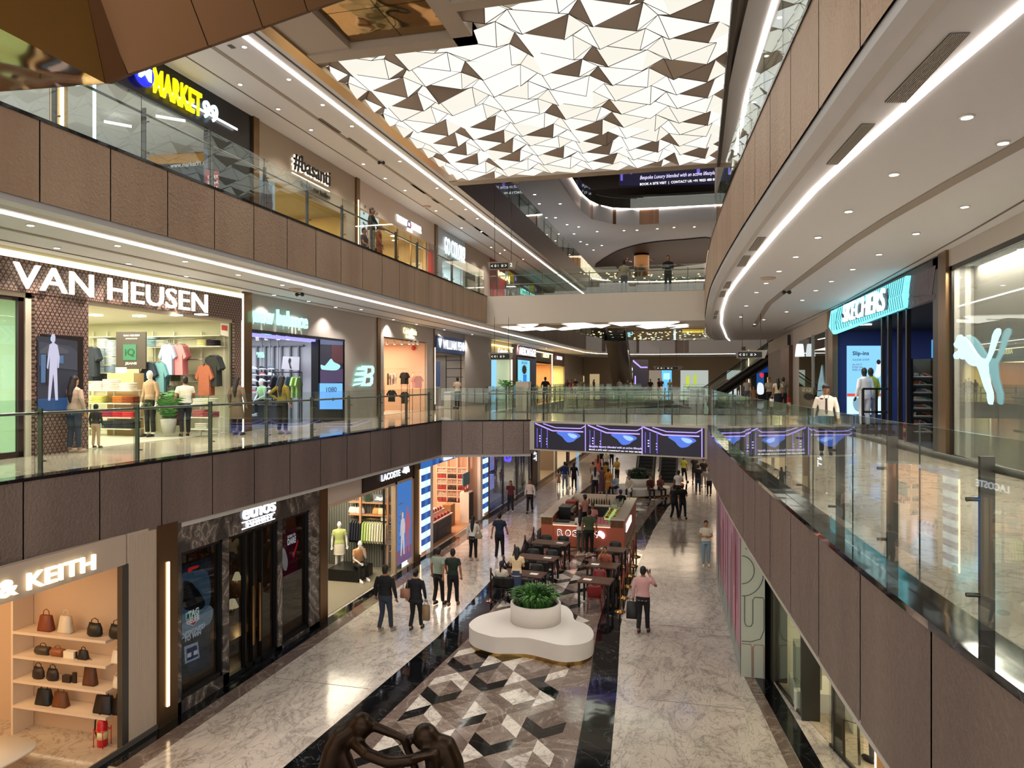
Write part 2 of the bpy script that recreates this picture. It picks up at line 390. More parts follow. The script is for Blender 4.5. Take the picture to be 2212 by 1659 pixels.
# ---- first floor: left deck, crossing, right deck
slab([(-20, 2), (-10.5, 2)]+E1L+[BR1[1], (-6.3, 33.5), (-9.6, 33.6), (-9.9, 57), (-9.9, 110), (-20, 110)], G1, F1, CREAMF, SOFF)
slab([(-6.3, 27.55), (.38, 25.75), (.38, 33.9), (-6.3, 33.5)], G1+.25, F1, CREAMF, SOFF)
slab(E1R+[(.38, 40), (.7, 56), (11, 56), (11, 1)], G1, F1, CREAMF, SOFF)
slab([(-9.89, 57), (11, 57), (11, 110), (-9.89, 110)], G1, F1, CREAMF, SOFF)
slab([(-20, -6), (11, -6), (11, .9), (2.1, .9), (-20, .9)], G1, F1, CREAMF, SOFF)
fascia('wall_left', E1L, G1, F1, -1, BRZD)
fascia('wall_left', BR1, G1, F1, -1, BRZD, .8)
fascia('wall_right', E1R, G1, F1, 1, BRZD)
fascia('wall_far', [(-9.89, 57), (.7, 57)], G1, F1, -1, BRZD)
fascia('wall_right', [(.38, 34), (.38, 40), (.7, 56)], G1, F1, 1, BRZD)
# ---- second floor
SO = M()
slab([(-20, 2), (-10.06, 2), (-10.06, 38.2), (-10.0, 66), (-9, 72), (-6, 76), (-2, 77.4), (14, 77.4), (14, 110), (-20, 110)], G2, F2, CREAMF, SOFF)
slab(E2R+[(14, 52), (14, 1)], G2, F2, CREAMF, SOFF)
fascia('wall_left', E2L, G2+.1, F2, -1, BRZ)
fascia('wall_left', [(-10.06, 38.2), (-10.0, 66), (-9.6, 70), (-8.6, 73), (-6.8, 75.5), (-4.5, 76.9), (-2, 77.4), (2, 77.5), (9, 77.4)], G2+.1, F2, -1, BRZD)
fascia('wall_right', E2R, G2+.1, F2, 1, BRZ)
# white footbridge
b = M(); b.box(-10.06, .40, 34.2, 38.2, G2+.02, F2, mt('#cdc5b9', .5)); struct(b, 'wall_bridge')
# ---- third floor (near part is the lit ceiling), fourth floor
d = M(); d.plate([(-20, 2), (-9.95, 2), (-9.95, 110), (-20, 110)], G3, F3, SOFF); struct(d, 'ceiling')
d = M(); d.plate([(ER(y)+.42, y) for y in [1+1.5*i for i in range(30)]]+[(14, 45), (14, 1)], G3, F3, SOFF); struct(d, 'ceiling')
d = M(); d.plate([(-9.7, 28), (-9.7, 61), (-9.2, 65), (-7.5, 67.6), (-5, 68.4), (14, 68.8), (14, 110), (-20, 110), (-20, 28)], G4, F4, SOFF); struct(d, 'ceiling')
fascia('wall_left', [(-9.96, 28.9), (-9.96, 80)], G3, F3, -1, mt('#5d5052', .45, .5), 1.42, False)
F4P = [(-9.7, 28), (-9.7, 61), (-9.6, 63), (-9.2, 65), (-8.5, 66.6), (-7.5, 67.6), (-6.3, 68.2), (-5, 68.4), (0, 68.6), (14, 68.8)]
fascia('wall_far', F4P, G4, F4, -1, hammered('copper_cladding', '#7d5c48', '#8c6a54', .35), 1.42, False)
mb = M(); strip(mb, offs(resample(F4P, 2.0), -.06), F4-.02, .16, LED, .1); mb.obj('led_strip', label='white light line round the uppermost curved balcony edge', cat='light strip')
d = M(); d.box(-20, 14, 125, 125.4, 0, 36, SOFD); struct(d, 'wall_far')
d = M(); d.box(-20, 14, 20, 125, 36, 36.4, mt('#6d6159', .7)); struct(d, 'ceiling')
d = M(); d.box(-20.4, -20, -6, 125, 0, 36, SOFD); d.box(14, 14.4, -6, 125, 0, 36, SOFD); struct(d, 'wall_left')

# ---- soffit details: light lines, grooves
def ledline(poly, z, label, w=.09): mb = M(); strip(mb, poly, z, w, LED, .03); return mb.obj('led_strip', label=label, cat='light strip')
ledline([(-10.78, 4), (-10.78, 56), (-10.7, 70), (-9.9, 74.5), (-7.8, 77.2), (-4.5, 78.3), (-2, 78.5), (4, 78.5)], G2-.002, 'white light line in the soffit above the first floor left walkway')
ledline([(-10.58, 4), (-10.58, 84)], G3-.002, 'white light line in the upper left soffit running beside the lit ceiling', .1)
LR = [W(px, py, 9.48) for px, py in [(2212, 15), (2040, 160), (1870, 310), (1760, 412), (1680, 500), (1620, 572), (1590, 610), (1570, 640), (1560, 672), (1558, 700), (1570, 730), (1590, 753)]]
ledline([(2.75, 3.5)]+[(q.x, q.y) for q in LR][:-1]+[(2.2, 52)], G2-.002, 'curving white light line in the soffit above the right walkway', .065)
ledline([(interp(ERT, y)+1.0, y) for y in [6+2*i for i in range(19)]], G3-.002, 'curving white light line in the soffit above the upper right balcony', .1)
mb = M(); GR = mt('#8f857b', .7)
strip(mb, [(-11.95, 4), (-11.95, 60)], G2-.001, .12, GR); strip(mb, [(-13.0, 4), (-13.0, 60)], G2-.001, .03, mt('#6d645c', .7))
strip(mb, [(-11.7, 4), (-11.7, 84)], G3-.001, .12, GR); strip(mb, [(-12.7, 4), (-12.7, 84)], G3-.001, .03, mt('#6d645c', .7))
strip(mb, [(-10.25, 4), (-10.25, 84)], G3-.001, .05, mt('#4e4740', .7))
g1 = [W(*p, 9.48) for p in [(2212, 310), (2047, 400), (1918, 474), (1838, 525), (1745, 593), (1690, 634), (1661, 657), (1629, 706)]]
strip(mb, [(4.2, 3)]+[(q.x, q.y) for q in g1], G2-.001, .2, GR)
g2 = [W(*p, 9.48) for p in [(2212, 435), (2100, 500), (1822, 654), (1693, 712)]]
strip(mb, [(4.7, 3)]+[(q.x, q.y) for q in g2], G2-.001, .03, mt('#6d645c', .7))
struct(mb, 'ceiling')
# stepped cove under the fascias
mb = M()
for poly, s in ((E2L, -1), (E2R, 1)):
    o1 = offs(poly, -s*.02); o2 = offs(poly, -s*(.42 if s < 0 else .26))
    for i in range(len(poly)-1):
        mb.f([(o1[i][0], o1[i][1], G2+.08), (o1[i+1][0], o1[i+1][1], G2+.08), (o2[i+1][0], o2[i+1][1], G2-.03), (o2[i][0], o2[i][1], G2-.03)], mt('#b9b4b0', .4))
struct(mb, 'ceiling')
mb = M()
for poly, s in ((E1L+BR1[1:], -1), (E1R, 1)):
    o1 = offs(poly, -s*.0); o2 = offs(poly, -s*.16)
    for i in range(len(poly)-1):
        mb.plate([o1[i], o1[i+1], o2[i+1], o2[i]], G1-.1, G1+.01, mt('#bdb8b2', .5))
struct(mb, 'ceiling')

# ---- lit faceted ceiling over the atrium
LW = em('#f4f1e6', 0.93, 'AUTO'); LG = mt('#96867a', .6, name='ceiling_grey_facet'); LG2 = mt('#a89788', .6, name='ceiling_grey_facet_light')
LWS = [LW, em('#f1ede0', .85, 'AUTO'), em('#f3f1ec', .89, 'AUTO')]; lc = M(); lg = M(); ln = M(); rnd = random.Random(21)  # glow tones vary from facet to facet to imitate relief shading
PX, PY, OX, OY = 1.67, 1.152, -4.19, 15.75
Z0 = G3-.02
def node(k, i, j):
    r = random.Random(i*977+j*31+k*7); jx, jy = r.uniform(-.06, .06), r.uniform(-.05, .05)
    b = Vector((OX+PX*i, OY+PY*j, Z0))
    dd = [Vector((0, 0, .10)), Vector((-.36, .57, .10)), Vector((.26, .76, -.16)), Vector((-.52+PX*0, 1.28, -.14))][k]
    return b+dd+Vector((jx, jy, r.uniform(-.04, .04)))
X0, X1, Y0, Y1 = -9.6, .74, 4.5, 28.35
def clip(poly):
    for ax, s, lim in ((0, 1, X0), (0, -1, X1), (1, 1, Y0), (1, -1, Y1)):
        out = []
        for q, r in zip(poly, poly[1:]+poly[:1]):
            a, b = s*(q[ax]-lim), s*(r[ax]-lim)
            if a >= 0: out.append(q)
            if (a >= 0) != (b >= 0): out.append(q+(r-q)*(a/(a-b)))
        poly = out
        if len(poly) < 3: return []
    return poly
for i in range(-5, 5):
    for j in range(-10, 13):
        A, B, Cn = node(0, i, j), node(1, i, j), node(2, i, j); A2 = node(0, i, j+1)
        Br, Ar2, Br2 = node(1, i+1, j), node(0, i+1, j+1), node(1, i+1, j+1); Er = node(3, i+1, j)
        tris = [((A, B, Cn), .38), ((B, Cn, A2), .05), ((A, Cn, Br), .04), ((Cn, A2, Br), 0), ((A2, Br, Er), .42), ((A2, Er, Br2), .04), ((Br, Ar2, Er), .06), ((Er, Ar2, Br2), .34)]
        for t, p in tris:
            dark = rnd.random() < p; q = clip([x.copy() for x in t])
            c = sum(t, Vector())/3
            if c.x < -5.3 and c.y < 16.95: continue
            if c.y < 15.25: continue
            if not q: continue
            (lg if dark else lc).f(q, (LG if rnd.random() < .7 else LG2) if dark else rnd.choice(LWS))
            qq = t
            for a, b in zip(qq, qq[1:]+qq[:1]):
                if X0 < min(a.x, b.x) and max(a.x, b.x) < X1 and Y0 < min(a.y, b.y) and max(a.y, b.y) < Y1 and rnd.random() < .62:
                    ln.tube([a-Vector((0, 0, .006)), b-Vector((0, 0, .006))], .009, mt('#5b5047', .6), 3)
root = T('luminous_ceiling', 'faceted white backlit ceiling of folded triangles above the atrium', 'ceiling light', (-4.4, 21, G3-.3))
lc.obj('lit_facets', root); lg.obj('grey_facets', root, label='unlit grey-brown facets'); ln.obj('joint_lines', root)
mb = M(); FR = mt('#a89a8b', .6)
mb.box(-9.95, 1.9, 4.5, 28.35, G3+.28, G3+.6, FR)
mb.box(-9.95, -9.6, 4.5, 28.9, G3-.1, G3+.3, TRIMG); mb.box(-9.95, 1.05, 28.35, 28.95, G3-.12, G3+1.5, FR)
mb.box(.74, .86, 14.9, 28.4, G3-.25, G3+.3, mt('#3a322c', .5)); mb.box(-5.2, .86, 14.9, 15.25, G3-.12, G3+.3, FR); mb.box(-9.6, -5.2, 16.5, 16.95, G3-.08, G3+.3, FR)
mb.box(-5.7, -5.2, 4.5, 16.95, G3-.08, G3+.3, FR); mb.box(-5.2, .86, 4.5, 15.0, G3+.05, G3+.3, mt('#6f6055', .6)); mb.box(-9.6, -8.4, 4.5, 16.5, G3-.03, G3+.3, FR)
struct(mb, 'ceiling')
# lit facets under the footbridge
lc = M(); lg = M(); rnd = random.Random(5)
for i in range(9):
    for j in range(3):
        a = Vector((-9.7+i*1.12, 34.4+j*1.2, G2-.02)); b = a+Vector((1.12, .1*rnd.uniform(-2, 2), 0)); c = a+Vector((.5, 1.2, -.06)); e = a+Vector((1.5, 1.15, 0))
        for t in ((a, b, c), (b, e, c)):
            if max(q.x for q in t) < .3: (lc if rnd.random() < .55 else lg).f(list(t), em('#fff8ea', 2.2, 'AUTO') if rnd.random() < .9 else LG2)
r2 = T('luminous_soffit', 'triangular lit panels under the white footbridge', 'ceiling light', (-4.5, 36, G2-.1)); lc.obj('lit_facets', r2)

# ---- shop front walls (planes), openings left where the shops are
def wall_plane(name, axis_x, spans, z0, z1, m, th=.25):
    mb = M()
    for a, b in spans: mb.box(axis_x-th/2, axis_x+th/2, a, b, z0, z1, m)
    struct(mb, name)
exec_after = []
# ================================================================ SHOP FRONTS, LEFT SIDE
XG, XF, XS, XR = -10.2, -13.5, -13.6, 5.1
def yc(px, X): return WX(px, 820, X).y
def zc(px, py, X): return WX(px, py, X).z
def draw(name, X, pts, m, off=.02, parent=None, label=None, th=.008, **k):
    """flat shape on the wall plane x=X given by where its corners are seen"""
    s = 1 if X < 0 else -1
    P = [WX(px, py, X)+Vector((s*off, 0, 0)) for px, py in pts]
    mb = M(); mb.ext(P, (s*th, 0, 0), m); return mb.obj(name, parent, label=label, **k)
def smooth(pts, n=4):
    out = []; k = len(pts)
    for i in range(k):
        p0, p1, p2, p3 = [Vector(pts[(i+j-1) % k]) for j in range(4)]
        for q in range(n):
            t = q/n; out.append(tuple(.5*((2*p1)+(p2-p0)*t+(2*p0-5*p1+4*p2-p3)*t*t+(-p0+3*p1-3*p2+p3)*t**3)))
    return out
def wtext(s, X, pxa, pxb, zb, h, m, off=.03, **k):
    """lettering on wall plane between two seen columns, bottom at zb"""
    sg = 1 if X < 0 else -1
    a, b = yc(pxa, X), yc(pxb, X)
    return text(s, (X+sg*off, a, zb), (0, sg, 0), (0, 0, 1), abs(b-a), h, m, **k)
def room(x0, x1, y0, y1, z0, z1, wall, floor, ceil, power, col='#ffe6c2', side=1, far=None):
    """shop interior open towards the mall: three walls, floor finish, ceiling and its light panel"""
    w = mt(wall, .7) if isinstance(wall, str) else wall; t = .08
    back = min(x0, x1) if side > 0 else max(x0, x1); s = -1 if side > 0 else 1
    struct(M().box(back, back+s*t, y0, y1, z0, z1, w), 'wall_shop'); struct(M().box(x0, x1, y0-t, y0, z0, z1, w), 'wall_shop')
    struct(M().box(x0, x1, y1, y1+t, z0, z1, mt(far, .7) if far else w), 'wall_shop')
    struct(M().box(x0, x1, y0, y1, z0+.001, z0+.012, floor), 'floor'); struct(M().box(x0, x1, y0, y1, z1-.06, z1-.01, mt(ceil, .8)), 'ceiling')
    if power: light('AREA', ((x0+x1)/2, (y0+y1)/2, z1-.09), power, col, abs(x1-x0)*.7, sy=(y1-y0)*.7, name='shop_ceiling_light')
FT = mt('#b9a98f', .3); FTW = mt('#cfc8bc', .25)
WLED = em('#ffd9a0', 4)
# ----------------------------------------------------------- ground floor
room(-16.5, XG-.1, 3.0, 11.45, 0, 3.9, '#c7ac90', CREAMF, '#cbbba8', 240, '#ffd4a0')
room(-15.5, XG-.1, 12.4, 18.1, 0, 3.9, '#54402f', mt('#6a5a48', .3), '#2b2420', 50, '#ffc98a')
room(-14.2, XG-.1, 18.5, 24.15, 0, 3.9, '#6a6a5c', mt('#8d8472', .35), '#5b574d', 240, '#fff0d4')
room(-13.8, XG-.1, 25.9, 33.75, 0, 3.9, '#d8b89c', wood('oak_floor', '#a97c52', '#bd9268'), '#d0bfae', 330, '#ffdcc0')
room(-15, XG-.1, 35.2, 44.5, 0, 3.9, '#4c4a55', mt('#80828e', .2), '#3a3a45', 160, '#d6d8ff')
room(-15, XG-.1, 45.6, 53, 0, 3.9, '#8d7a68', FT, '#8d8070', 180)
room(-15, XG-.1, 53.5, 80, 0, 3.9, '#8d7a68', FT, '#8d8070', 500)
mb = M(); a, b = XG-.12, XG+.02
HW = mt('#bba999', .6, name='ribbed_beige_wall')
mb.box(a, b, 3, 11.12, 3.4, 3.95, HW); mb.box(a, b, 11.16, 11.9, 0, 3.95, HW)
for i in range(16): mb.box(b, b+.008, 11.18+i*.045, 11.18+i*.045+.02, .12, 3.9, HW)
mb.box(a+.04, b+.01, 11.02, 11.17, 0, 3.4, STEELD); mb.box(b, b+.03, 3, 11.9, 0, .1, mt('#55504a', .4))
mb.box(a-.1, b+.06, 11.9, 12.42, 0, 3.95, BRONZE); mb.box(a-.1, b+.06, 18.1, 18.52, 0, 3.95, BRONZE)
mb.box(a-.1, b+.06, 25.02, 25.6, 0, 3.95, BRONZE); mb.box(a-.1, b+.04, 34.85, 35.1, 0, 3.95, BRONZE)
struct(mb, 'wall_left')
MRBD = marble('grey_brown_marble', '#3f3a38', '#6e655f', '#a59a90', .9, .2, .05)
mb = M(); gz = 3.27
mb.box(a, b+.03, 12.42, 18.1, gz, 3.95, MRBD)
for y0, y1 in ((12.42, 12.56), (13.9, 14.1), (16.07, 16.25), (17.57, 18.1)): mb.box(a, b+.03, y0, y1, 0, gz, MRBD)
mb.box(a, b+.03, 12.42, 14.1, 0, .26, MRBD); mb.box(a, b+.03, 16.07, 18.1, 0, .1, MRBD)
struct(mb, 'wall_left')
for i, (y0, y1, zb) in enumerate(((12.56, 13.9, .26), (14.1, 16.07, .02), (16.25, 17.57, .1))):
    r = T('shop_window' if i != 1 else 'entrance_door', ['black framed window left of the dark glass entrance doors', 'pair of dark glass entrance doors with long brass pulls in grey marble', 'black framed window right of the dark glass entrance doors'][i], 'window' if i != 1 else 'door', (XG, (y0+y1)/2, zb))
    f = M(); f.box(a+.02, b, y0, y0+.05, zb, gz, BLK); f.box(a+.02, b, y1-.05, y1, zb, gz, BLK); f.box(a+.02, b, y0, y1, gz-.06, gz, BLK); f.box(a+.02, b, y0, y1, zb, zb+.1, BLK)
    if i == 1: f.box(a+.02, b, 15.04, 15.12, zb, gz, BLK); f.box(a+.02, b, 14.75, 14.79, zb, gz, BLK); f.box(a+.02, b, 15.4, 15.44, zb, gz, BLK)
    f.obj('frame', r); g = M(); g.box(a+.04, a+.055, y0+.05, y1-.05, zb+.1, gz-.06, DARKG); g.obj('glass_pane', r)
    if i == 1:
        for yy in (14.93, 15.2): h = M(); h.box(b+.02, b+.07, yy, yy+.07, .55, 1.95, BRASS); h.box(b-.02, b+.04, yy+.02, yy+.05, .7, .75, BRASS); h.box(b-.02, b+.04, yy+.02, yy+.05, 1.75, 1.8, BRASS); h.obj('door_pull', r)
t = M(); t.box(b+.06, b+.085, 12.1, 12.16, .35, 3.2, LEDW); t.obj('led_strip', label='tall warm light line on the bronze pilaster beside the handbag shop', cat='light strip')
t = M(); t.box(b+.06, b+.085, 25.55, 25.6, .2, 3.4, LEDW); t.obj('led_strip', label='warm light line on the pilaster left of the blue checked shop front', cat='light strip')
# signs
SG = em('#ffe9bb', 1.6, 'AUTO')
r = T('shop_sign', 'warm lit letters above the handbag shop at the lower left', 'sign', (XG, 8, 3.5)); z1 = 3.47
text('CHARLES & KEITH', (XG+.04, 6.35, 3.5), (0, 1, 0), (0, 0, 1), 4.02, .27, SG, depth=.05, bold=.035, parent=r)
r = T('shop_sign', 'white rounded shop name over underlined letters on the grey marble front', 'sign', (XG, 15, 3.3))
SW = em('#eef2ff', 1.6, 'AUTO'); ya, yb_ = yc(518, XG), yc(589, XG)
zl, zk = zc(586, 1108, XG), zc(586, 1121, XG)
text('ethos', (XG+.06, ya, zl+.05), (0, 1, 0), (0, 0, 1), yb_-ya, .36, SW, depth=.04, bold=.03, parent=r)
text('S·U·M·M·I·T', (XG+.06, ya+.12, zk+.035), (0, 1, 0), (0, 0, 1), yb_-ya-.24, (zl-zk)*.62, SW, depth=.04, bold=.03, parent=r)
q = M(); q.box(XG+.05, XG+.07, ya, yb_, zk-.012, zk+.012, SW); q.box(XG+.05, XG+.07, ya, yb_, zl-.012, zl+.012, SW); q.obj('underline', r)
# racing driver watch screen in the first window
XS_ = XG-.3
r = T('advertising_screen', 'tall lit advertising screen with a watch behind the left window', 'screen', (XS_, 13, .3))
def scr(n, pts, m, off=.01, X=XS_, p=None, **k): return draw(n, X, pts, m, off, parent=p or r, **k)
scr('screen', [(386, 1225), (455, 1203), (450, 1440), (383, 1468)], em('#1b2b3b', .8))
scr('screen_image', smooth([(388, 1245), (420, 1232), (446, 1236), (453, 1290), (440, 1320), (410, 1330), (388, 1325), (400, 1290)]), em('#49647c', .9), .02)
scr('screen_image', smooth([(388, 1262), (410, 1258), (440, 1300), (425, 1318), (392, 1312)]), em('#10161d', .8), .03)
scr('screen_image', smooth([(387, 1330), (452, 1308), (452, 1345), (420, 1360), (386, 1372)]), em('#8fa6bb', .8), .02)
scr('screen_image', smooth([(404, 1228), (426, 1221), (424, 1226), (412, 1231), (406, 1237)]), em('#ff2b2b', 1.2), .03)
scr('screen_image', [(398, 1325), (427, 1315), (428, 1335), (414, 1352), (400, 1347)], em('#e8e8ee', 1), .03)
scr('screen_image', [(400, 1327), (426, 1318), (426, 1329), (400, 1338)], em('#0f8a62', .9), .04)
scr('screen_image', [(400, 1339), (426, 1330), (426, 1334), (414, 1350), (401, 1346)], em('#c62b36', .9), .04)
wtext('TAG', XS_, 402, 425, zc(402, 1336, XS_), .15, em('#ffffff', 1.2), .05, depth=.005, bold=.04, parent=r)
wtext('HEUER', XS_, 401, 426, zc(413, 1344, XS_), .13, em('#ffffff', 1.2), .05, depth=.005, bold=.04, parent=r)
wtext('DESIGNED', XS_, 388, 440, zc(413, 1369, XS_), .11, em('#dfe6f2', 1), .03, depth=.005, bold=.05, slant=.15, parent=r)
wtext('TO WIN', XS_, 396, 432, zc(413, 1379, XS_), .10, em('#dfe6f2', 1), .03, depth=.005, bold=.05, slant=.15, parent=r)
scr('watch_image', [(396, 1397), (425, 1386), (429, 1420), (398, 1434)], em('#b5c1d2', .9), .02)
scr('watch_image', [(400, 1402), (422, 1393), (425, 1417), (401, 1428)], em('#232a63', .9), .03)
for c in ((405, 1414), (419, 1408)): scr('watch_image', [(c[0]-4, c[1]-2), (c[0]+4, c[1]-5), (c[0]+4, c[1]+4), (c[0]-4, c[1]+7)], em('#e8ecf5', .9), .04)
scr('watch_image', [(404, 1434), (424, 1424), (416, 1448), (406, 1452)], em('#3b4656', .8), .02)
X3 = XG-.5; r = T('advertising_screen', 'dark red lit poster with white slogan behind the right window', 'screen', (X3, 17, .3))
draw('screen', X3, [(608, 1150), (640, 1138), (640, 1240), (608, 1255)], em('#561325', .8), parent=r)
wtext('BORN TO', X3, 619, 636, zc(620, 1163, X3), .08, em('#fff0f4', 1.2), .03, depth=.004, bold=.05, parent=r)
wtext('DARE', X3, 619, 637, zc(620, 1178, X3), .17, em('#ffffff', 1.4), .03, depth=.004, bold=.06, parent=r)
draw('screen_image', X3, smooth([(606, 1190), (612, 1186), (619, 1210), (616, 1232), (609, 1225)]), em('#cfc4c4', .8), .03, parent=r)
draw('screen_image', X3, [(630, 1200), (641, 1165), (642, 1170), (632, 1205)], em('#ff3344', .9), .03, parent=r)
# interior of the dark shop
m_ = M(); m_.box(-13.3, -13.25, 12.6, 16.3, 2.45, 2.5, em('#ffc26a', 3)); m_.obj('led_strip', label='warm light line along the ceiling of the dark watch shop', cat='light strip')
m_ = M(); m_.box(-14.6, -13.4, 12.7, 16.2, .7, .78, mt('#7a3a22', .4)); m_.box(-14.6, -14.5, 12.7, 16.2, 0, .7, mt('#33241b', .5)); m_.box(-13.5, -13.4, 12.7, 16.2, 0, .7, mt('#33241b', .5)); m_.obj('display_cabinet', label='long reddish display counter at the back of the dark shop', cat='cabinet')
for k, (px, py, s) in enumerate(((502, 1312, 1.0), (512, 1252, .85))):
    p = WX(px, py, -11.6 if k == 0 else -12.6); r = T('table_lamp', ['cream table lamp with cone shade on a glass table inside the dark shop', 'smaller cream table lamp on the back counter of the dark shop'][k], 'lamp', (p.x, p.y, p.z))
    q = M(); q.lathe([(.16*s, 0), (.15*s, .02), (.07*s, .2), (.065*s, .21)], p, em('#ffe3b4', 1.3), 16); q.obj('lamp_shade', r)
    q = M(); q.tube([p+Vector((0, 0, -.42)), p+Vector((0, 0, .02))], .01, BRASS); q.lathe([(.09*s, 0), (.02, .02)], p+Vector((0, 0, -.45)), BRASS, 14); q.obj('lamp_base', r)
    light('POINT', p+Vector((0, 0, -.05)), 8, '#ffd296', .05, parent=r)
p = WX(502, 1330, -11.6); q = M(); q.box(p.x-.4, p.x+.4, p.y-.6, p.y+.6, p.z-.52, p.z-.45+.05, mt('#b59a6a', .2, .3))
for dx in (-.36, .36):
    for dy in (-.55, .55): q.box(p.x+dx-.02, p.x+dx+.02, p.y+dy-.02, p.y+dy+.02, .012, p.z-.5, BLK)
q.obj('display_table', label='low brass and glass table under the cream lamp in the dark shop', cat='table')

# --- handbag shop: wall shelves facing the camera on plane y = 11
YS = 11.0
sx0, sx1 = WY(28, 1400, YS).x, XG-.32
SHM = mt('#d9c6b0', .5)
shelf_rows = []
r = T('wall_shelf', 'cream wall shelving with four lit shelves in the handbag shop', 'shelf', ((sx0+sx1)/2, 11.2, 0))
q = M(); q.box(sx0-.05, sx0, YS, 11.44, 0, 3.4, SHM); q.obj('side_panel', r)
for i, (px, py) in enumerate([(33, 1364), (30, 1416), (29, 1469), (27, 1523)]):
    z = WY(px, py, YS).z; shelf_rows.append(z)
    q = M(); q.box(sx0, sx1, YS, 11.44, z-.05, z, SHM); q.obj('shelf', r); q = M(); q.box(sx0+.05, sx1-.05, YS+.3, YS+.33, z-.065, z-.051, em('#ffdcae', 3)); q.obj('shelf_light', r)
def tote(x, z, w, h, col, kind, label):
    r = T('handbag', label, 'handbag', (x, YS+.18, z), 0, 'handbags on the cream shelves'); m = mt(col, .45, bump=(30, .2)); q = M(); d = w*.42
    if kind == 'tote': R = [[Vector((sx*w/2*k, sy*d/2*k2, zz)) for sx, sy in ((-1, -1), (1, -1), (1, 1), (-1, 1))] for zz, k, k2 in ((0, 1, 1), (h*.1, 1.02, 1), (h*.95, .8, .5), (h, .78, .4))]; q.rings(R, m)
    elif kind == 'slouch': R = [[Vector((w/2*k*cos(a_*pi/6), d/2*k2*sin(a_*pi/6), zz+(.05*h*cos(a_*pi/3) if zz > h*.8 else 0))) for a_ in range(12)] for zz, k, k2 in ((0, .8, .9), (h*.15, 1, 1.1), (h*.6, .95, 1), (h, .75, .35))]; q.rings(R, m)
    elif kind == 'roll': q.tube([(-w/2, 0, h*.5), (-w/2+.02, 0, h*.5), (w/2-.02, 0, h*.5), (w/2, 0, h*.5)], [h*.42, h*.5, h*.5, h*.42], m, 12)
    else: q.box(-w/2, w/2, -d/2, d/2, 0, h, m)
    q.obj('bag_body', r, local=True)
    if kind != 'box':
        q = M(); q.tube([(-w*.25, 0, h*.92), (-w*.2, 0, h*1.25), (0, 0, h*1.38), (w*.2, 0, h*1.25), (w*.25, 0, h*.92)], .008, m, 6); q.obj('handle', r, local=True)
BG = [(0, 82, 'tote', .30, .30, '#7c3d20', 'tan brown tote bag, leftmost on the top shelf'), (0, 125, 'tote', .28, .32, '#d8cdbb', 'cream tote bag beside the tan one on the top shelf'),
 (0, 188, 'slouch', .34, .24, '#141210', 'black slouchy bag in the middle of the top shelf'), (0, 236, 'slouch', .34, .25, '#161311', 'black slouchy bag at the right end of the top shelf'),
 (1, 75, 'roll', .30, .16, '#3e3328', 'dark barrel bag, leftmost on the second shelf'), (1, 107, 'roll', .28, .15, '#8a4f26', 'tan barrel bag beside the dark one on the second shelf'), (1, 135, 'box', .24, .13, '#e4dac8', 'cream clutch in the middle of the second shelf'),
 (1, 163, 'tote', .20, .17, '#15110f', 'small black handbag with tall handles on the second shelf'), (1, 240, 'tote', .26, .24, '#e6dccb', 'white quilted bag at the right end of the second shelf'), (1, 146, 'box', .06, .12, '#2b1714', 'tiny dark purse in front on the second shelf'),
 (2, 65, 'slouch', .28, .22, '#2a1a18', 'dark brown bag, leftmost on the third shelf'), (2, 96, 'slouch', .28, .22, '#1e1414', 'black bag behind the dark brown one on the third shelf'), (2, 128, 'box', .18, .13, '#2c1d17', 'small dark box bag on the third shelf'), (2, 144, 'box', .08, .20, '#20140f', 'narrow dark bottle bag on the third shelf'), (2, 178, 'tote', .26, .36, '#5a3418', 'brown and cream shoulder bag on the third shelf'), (2, 239, 'slouch', .24, .22, '#ded2bf', 'cream folded bag at the right end of the third shelf'),
 (3, 78, 'tote', .32, .30, '#15191a', 'black green tote with looped strap on the bottom shelf'), (3, 114, 'tote', .30, .28, '#6d3f1e', 'tan tote beside the dark one on the bottom shelf'), (3, 209, 'tote', .38, .33, '#1a1210', 'large black tote on the bottom shelf'), (3, 241, 'tote', .24, .30, '#15100e', 'black bag at the right end of the bottom shelf')]
for row, px, kd, w, h, col, lb in BG: tote(WY(px, 1400, YS).x, shelf_rows[row]+.002, w, h, col, kd, lb)
# fire extinguisher, foot rack, round table
def extinguisher(p, label, s=1.0):
    r = T('fire_extinguisher', label, 'fire extinguisher', p); red = mt('#c21a22', .3); q = M(); q.lathe([(.08*s, 0), (.09*s, .03), (.09*s, .42*s), (.05*s, .5*s), (.025*s, .52*s)], p, red, 16); q.obj('cylinder', r)
    q = M(); q.lathe([(.092*s, .14*s), (.092*s, .3*s)], p, mt('#e8d9a0', .5), 16); q.obj('label_band', r)
    q = M(); q.tube([p+Vector((0, 0, .52*s)), p+Vector((-.06, 0, .58*s)), p+Vector((-.16, 0, .45*s)), p+Vector((-.17, 0, .25*s)), p+Vector((-.1, 0, .12*s))], .014, BLK); q.obj('hose', r)
    q = M(); q.box(p.x-.03, p.x+.05, p.y-.015, p.y+.015, p.z+.5*s, p.z+.56*s, mt('#8a1218', .3)); q.obj('valve', r)
    q = M()
    for dx, dy in ((-.1, -.1), (.1, -.1), (.1, .1), (-.1, .1)): q.tube([p+Vector((dx, dy, .0)), p+Vector((dx, dy, .35*s))], .008, red, 5)
    q.tube([p+Vector((dx, dy, .3*s)) for dx, dy in ((-.1, -.1), (.1, -.1), (.1, .1), (-.1, .1), (-.1, -.1))], .008, red, 5); q.obj('stand', r)
p = W(236, 1602, 0.012); extinguisher(Vector((p.x, p.y-.16, .012)), 'red fire extinguisher standing in a red rack by the handbag shop entrance', 1.0)
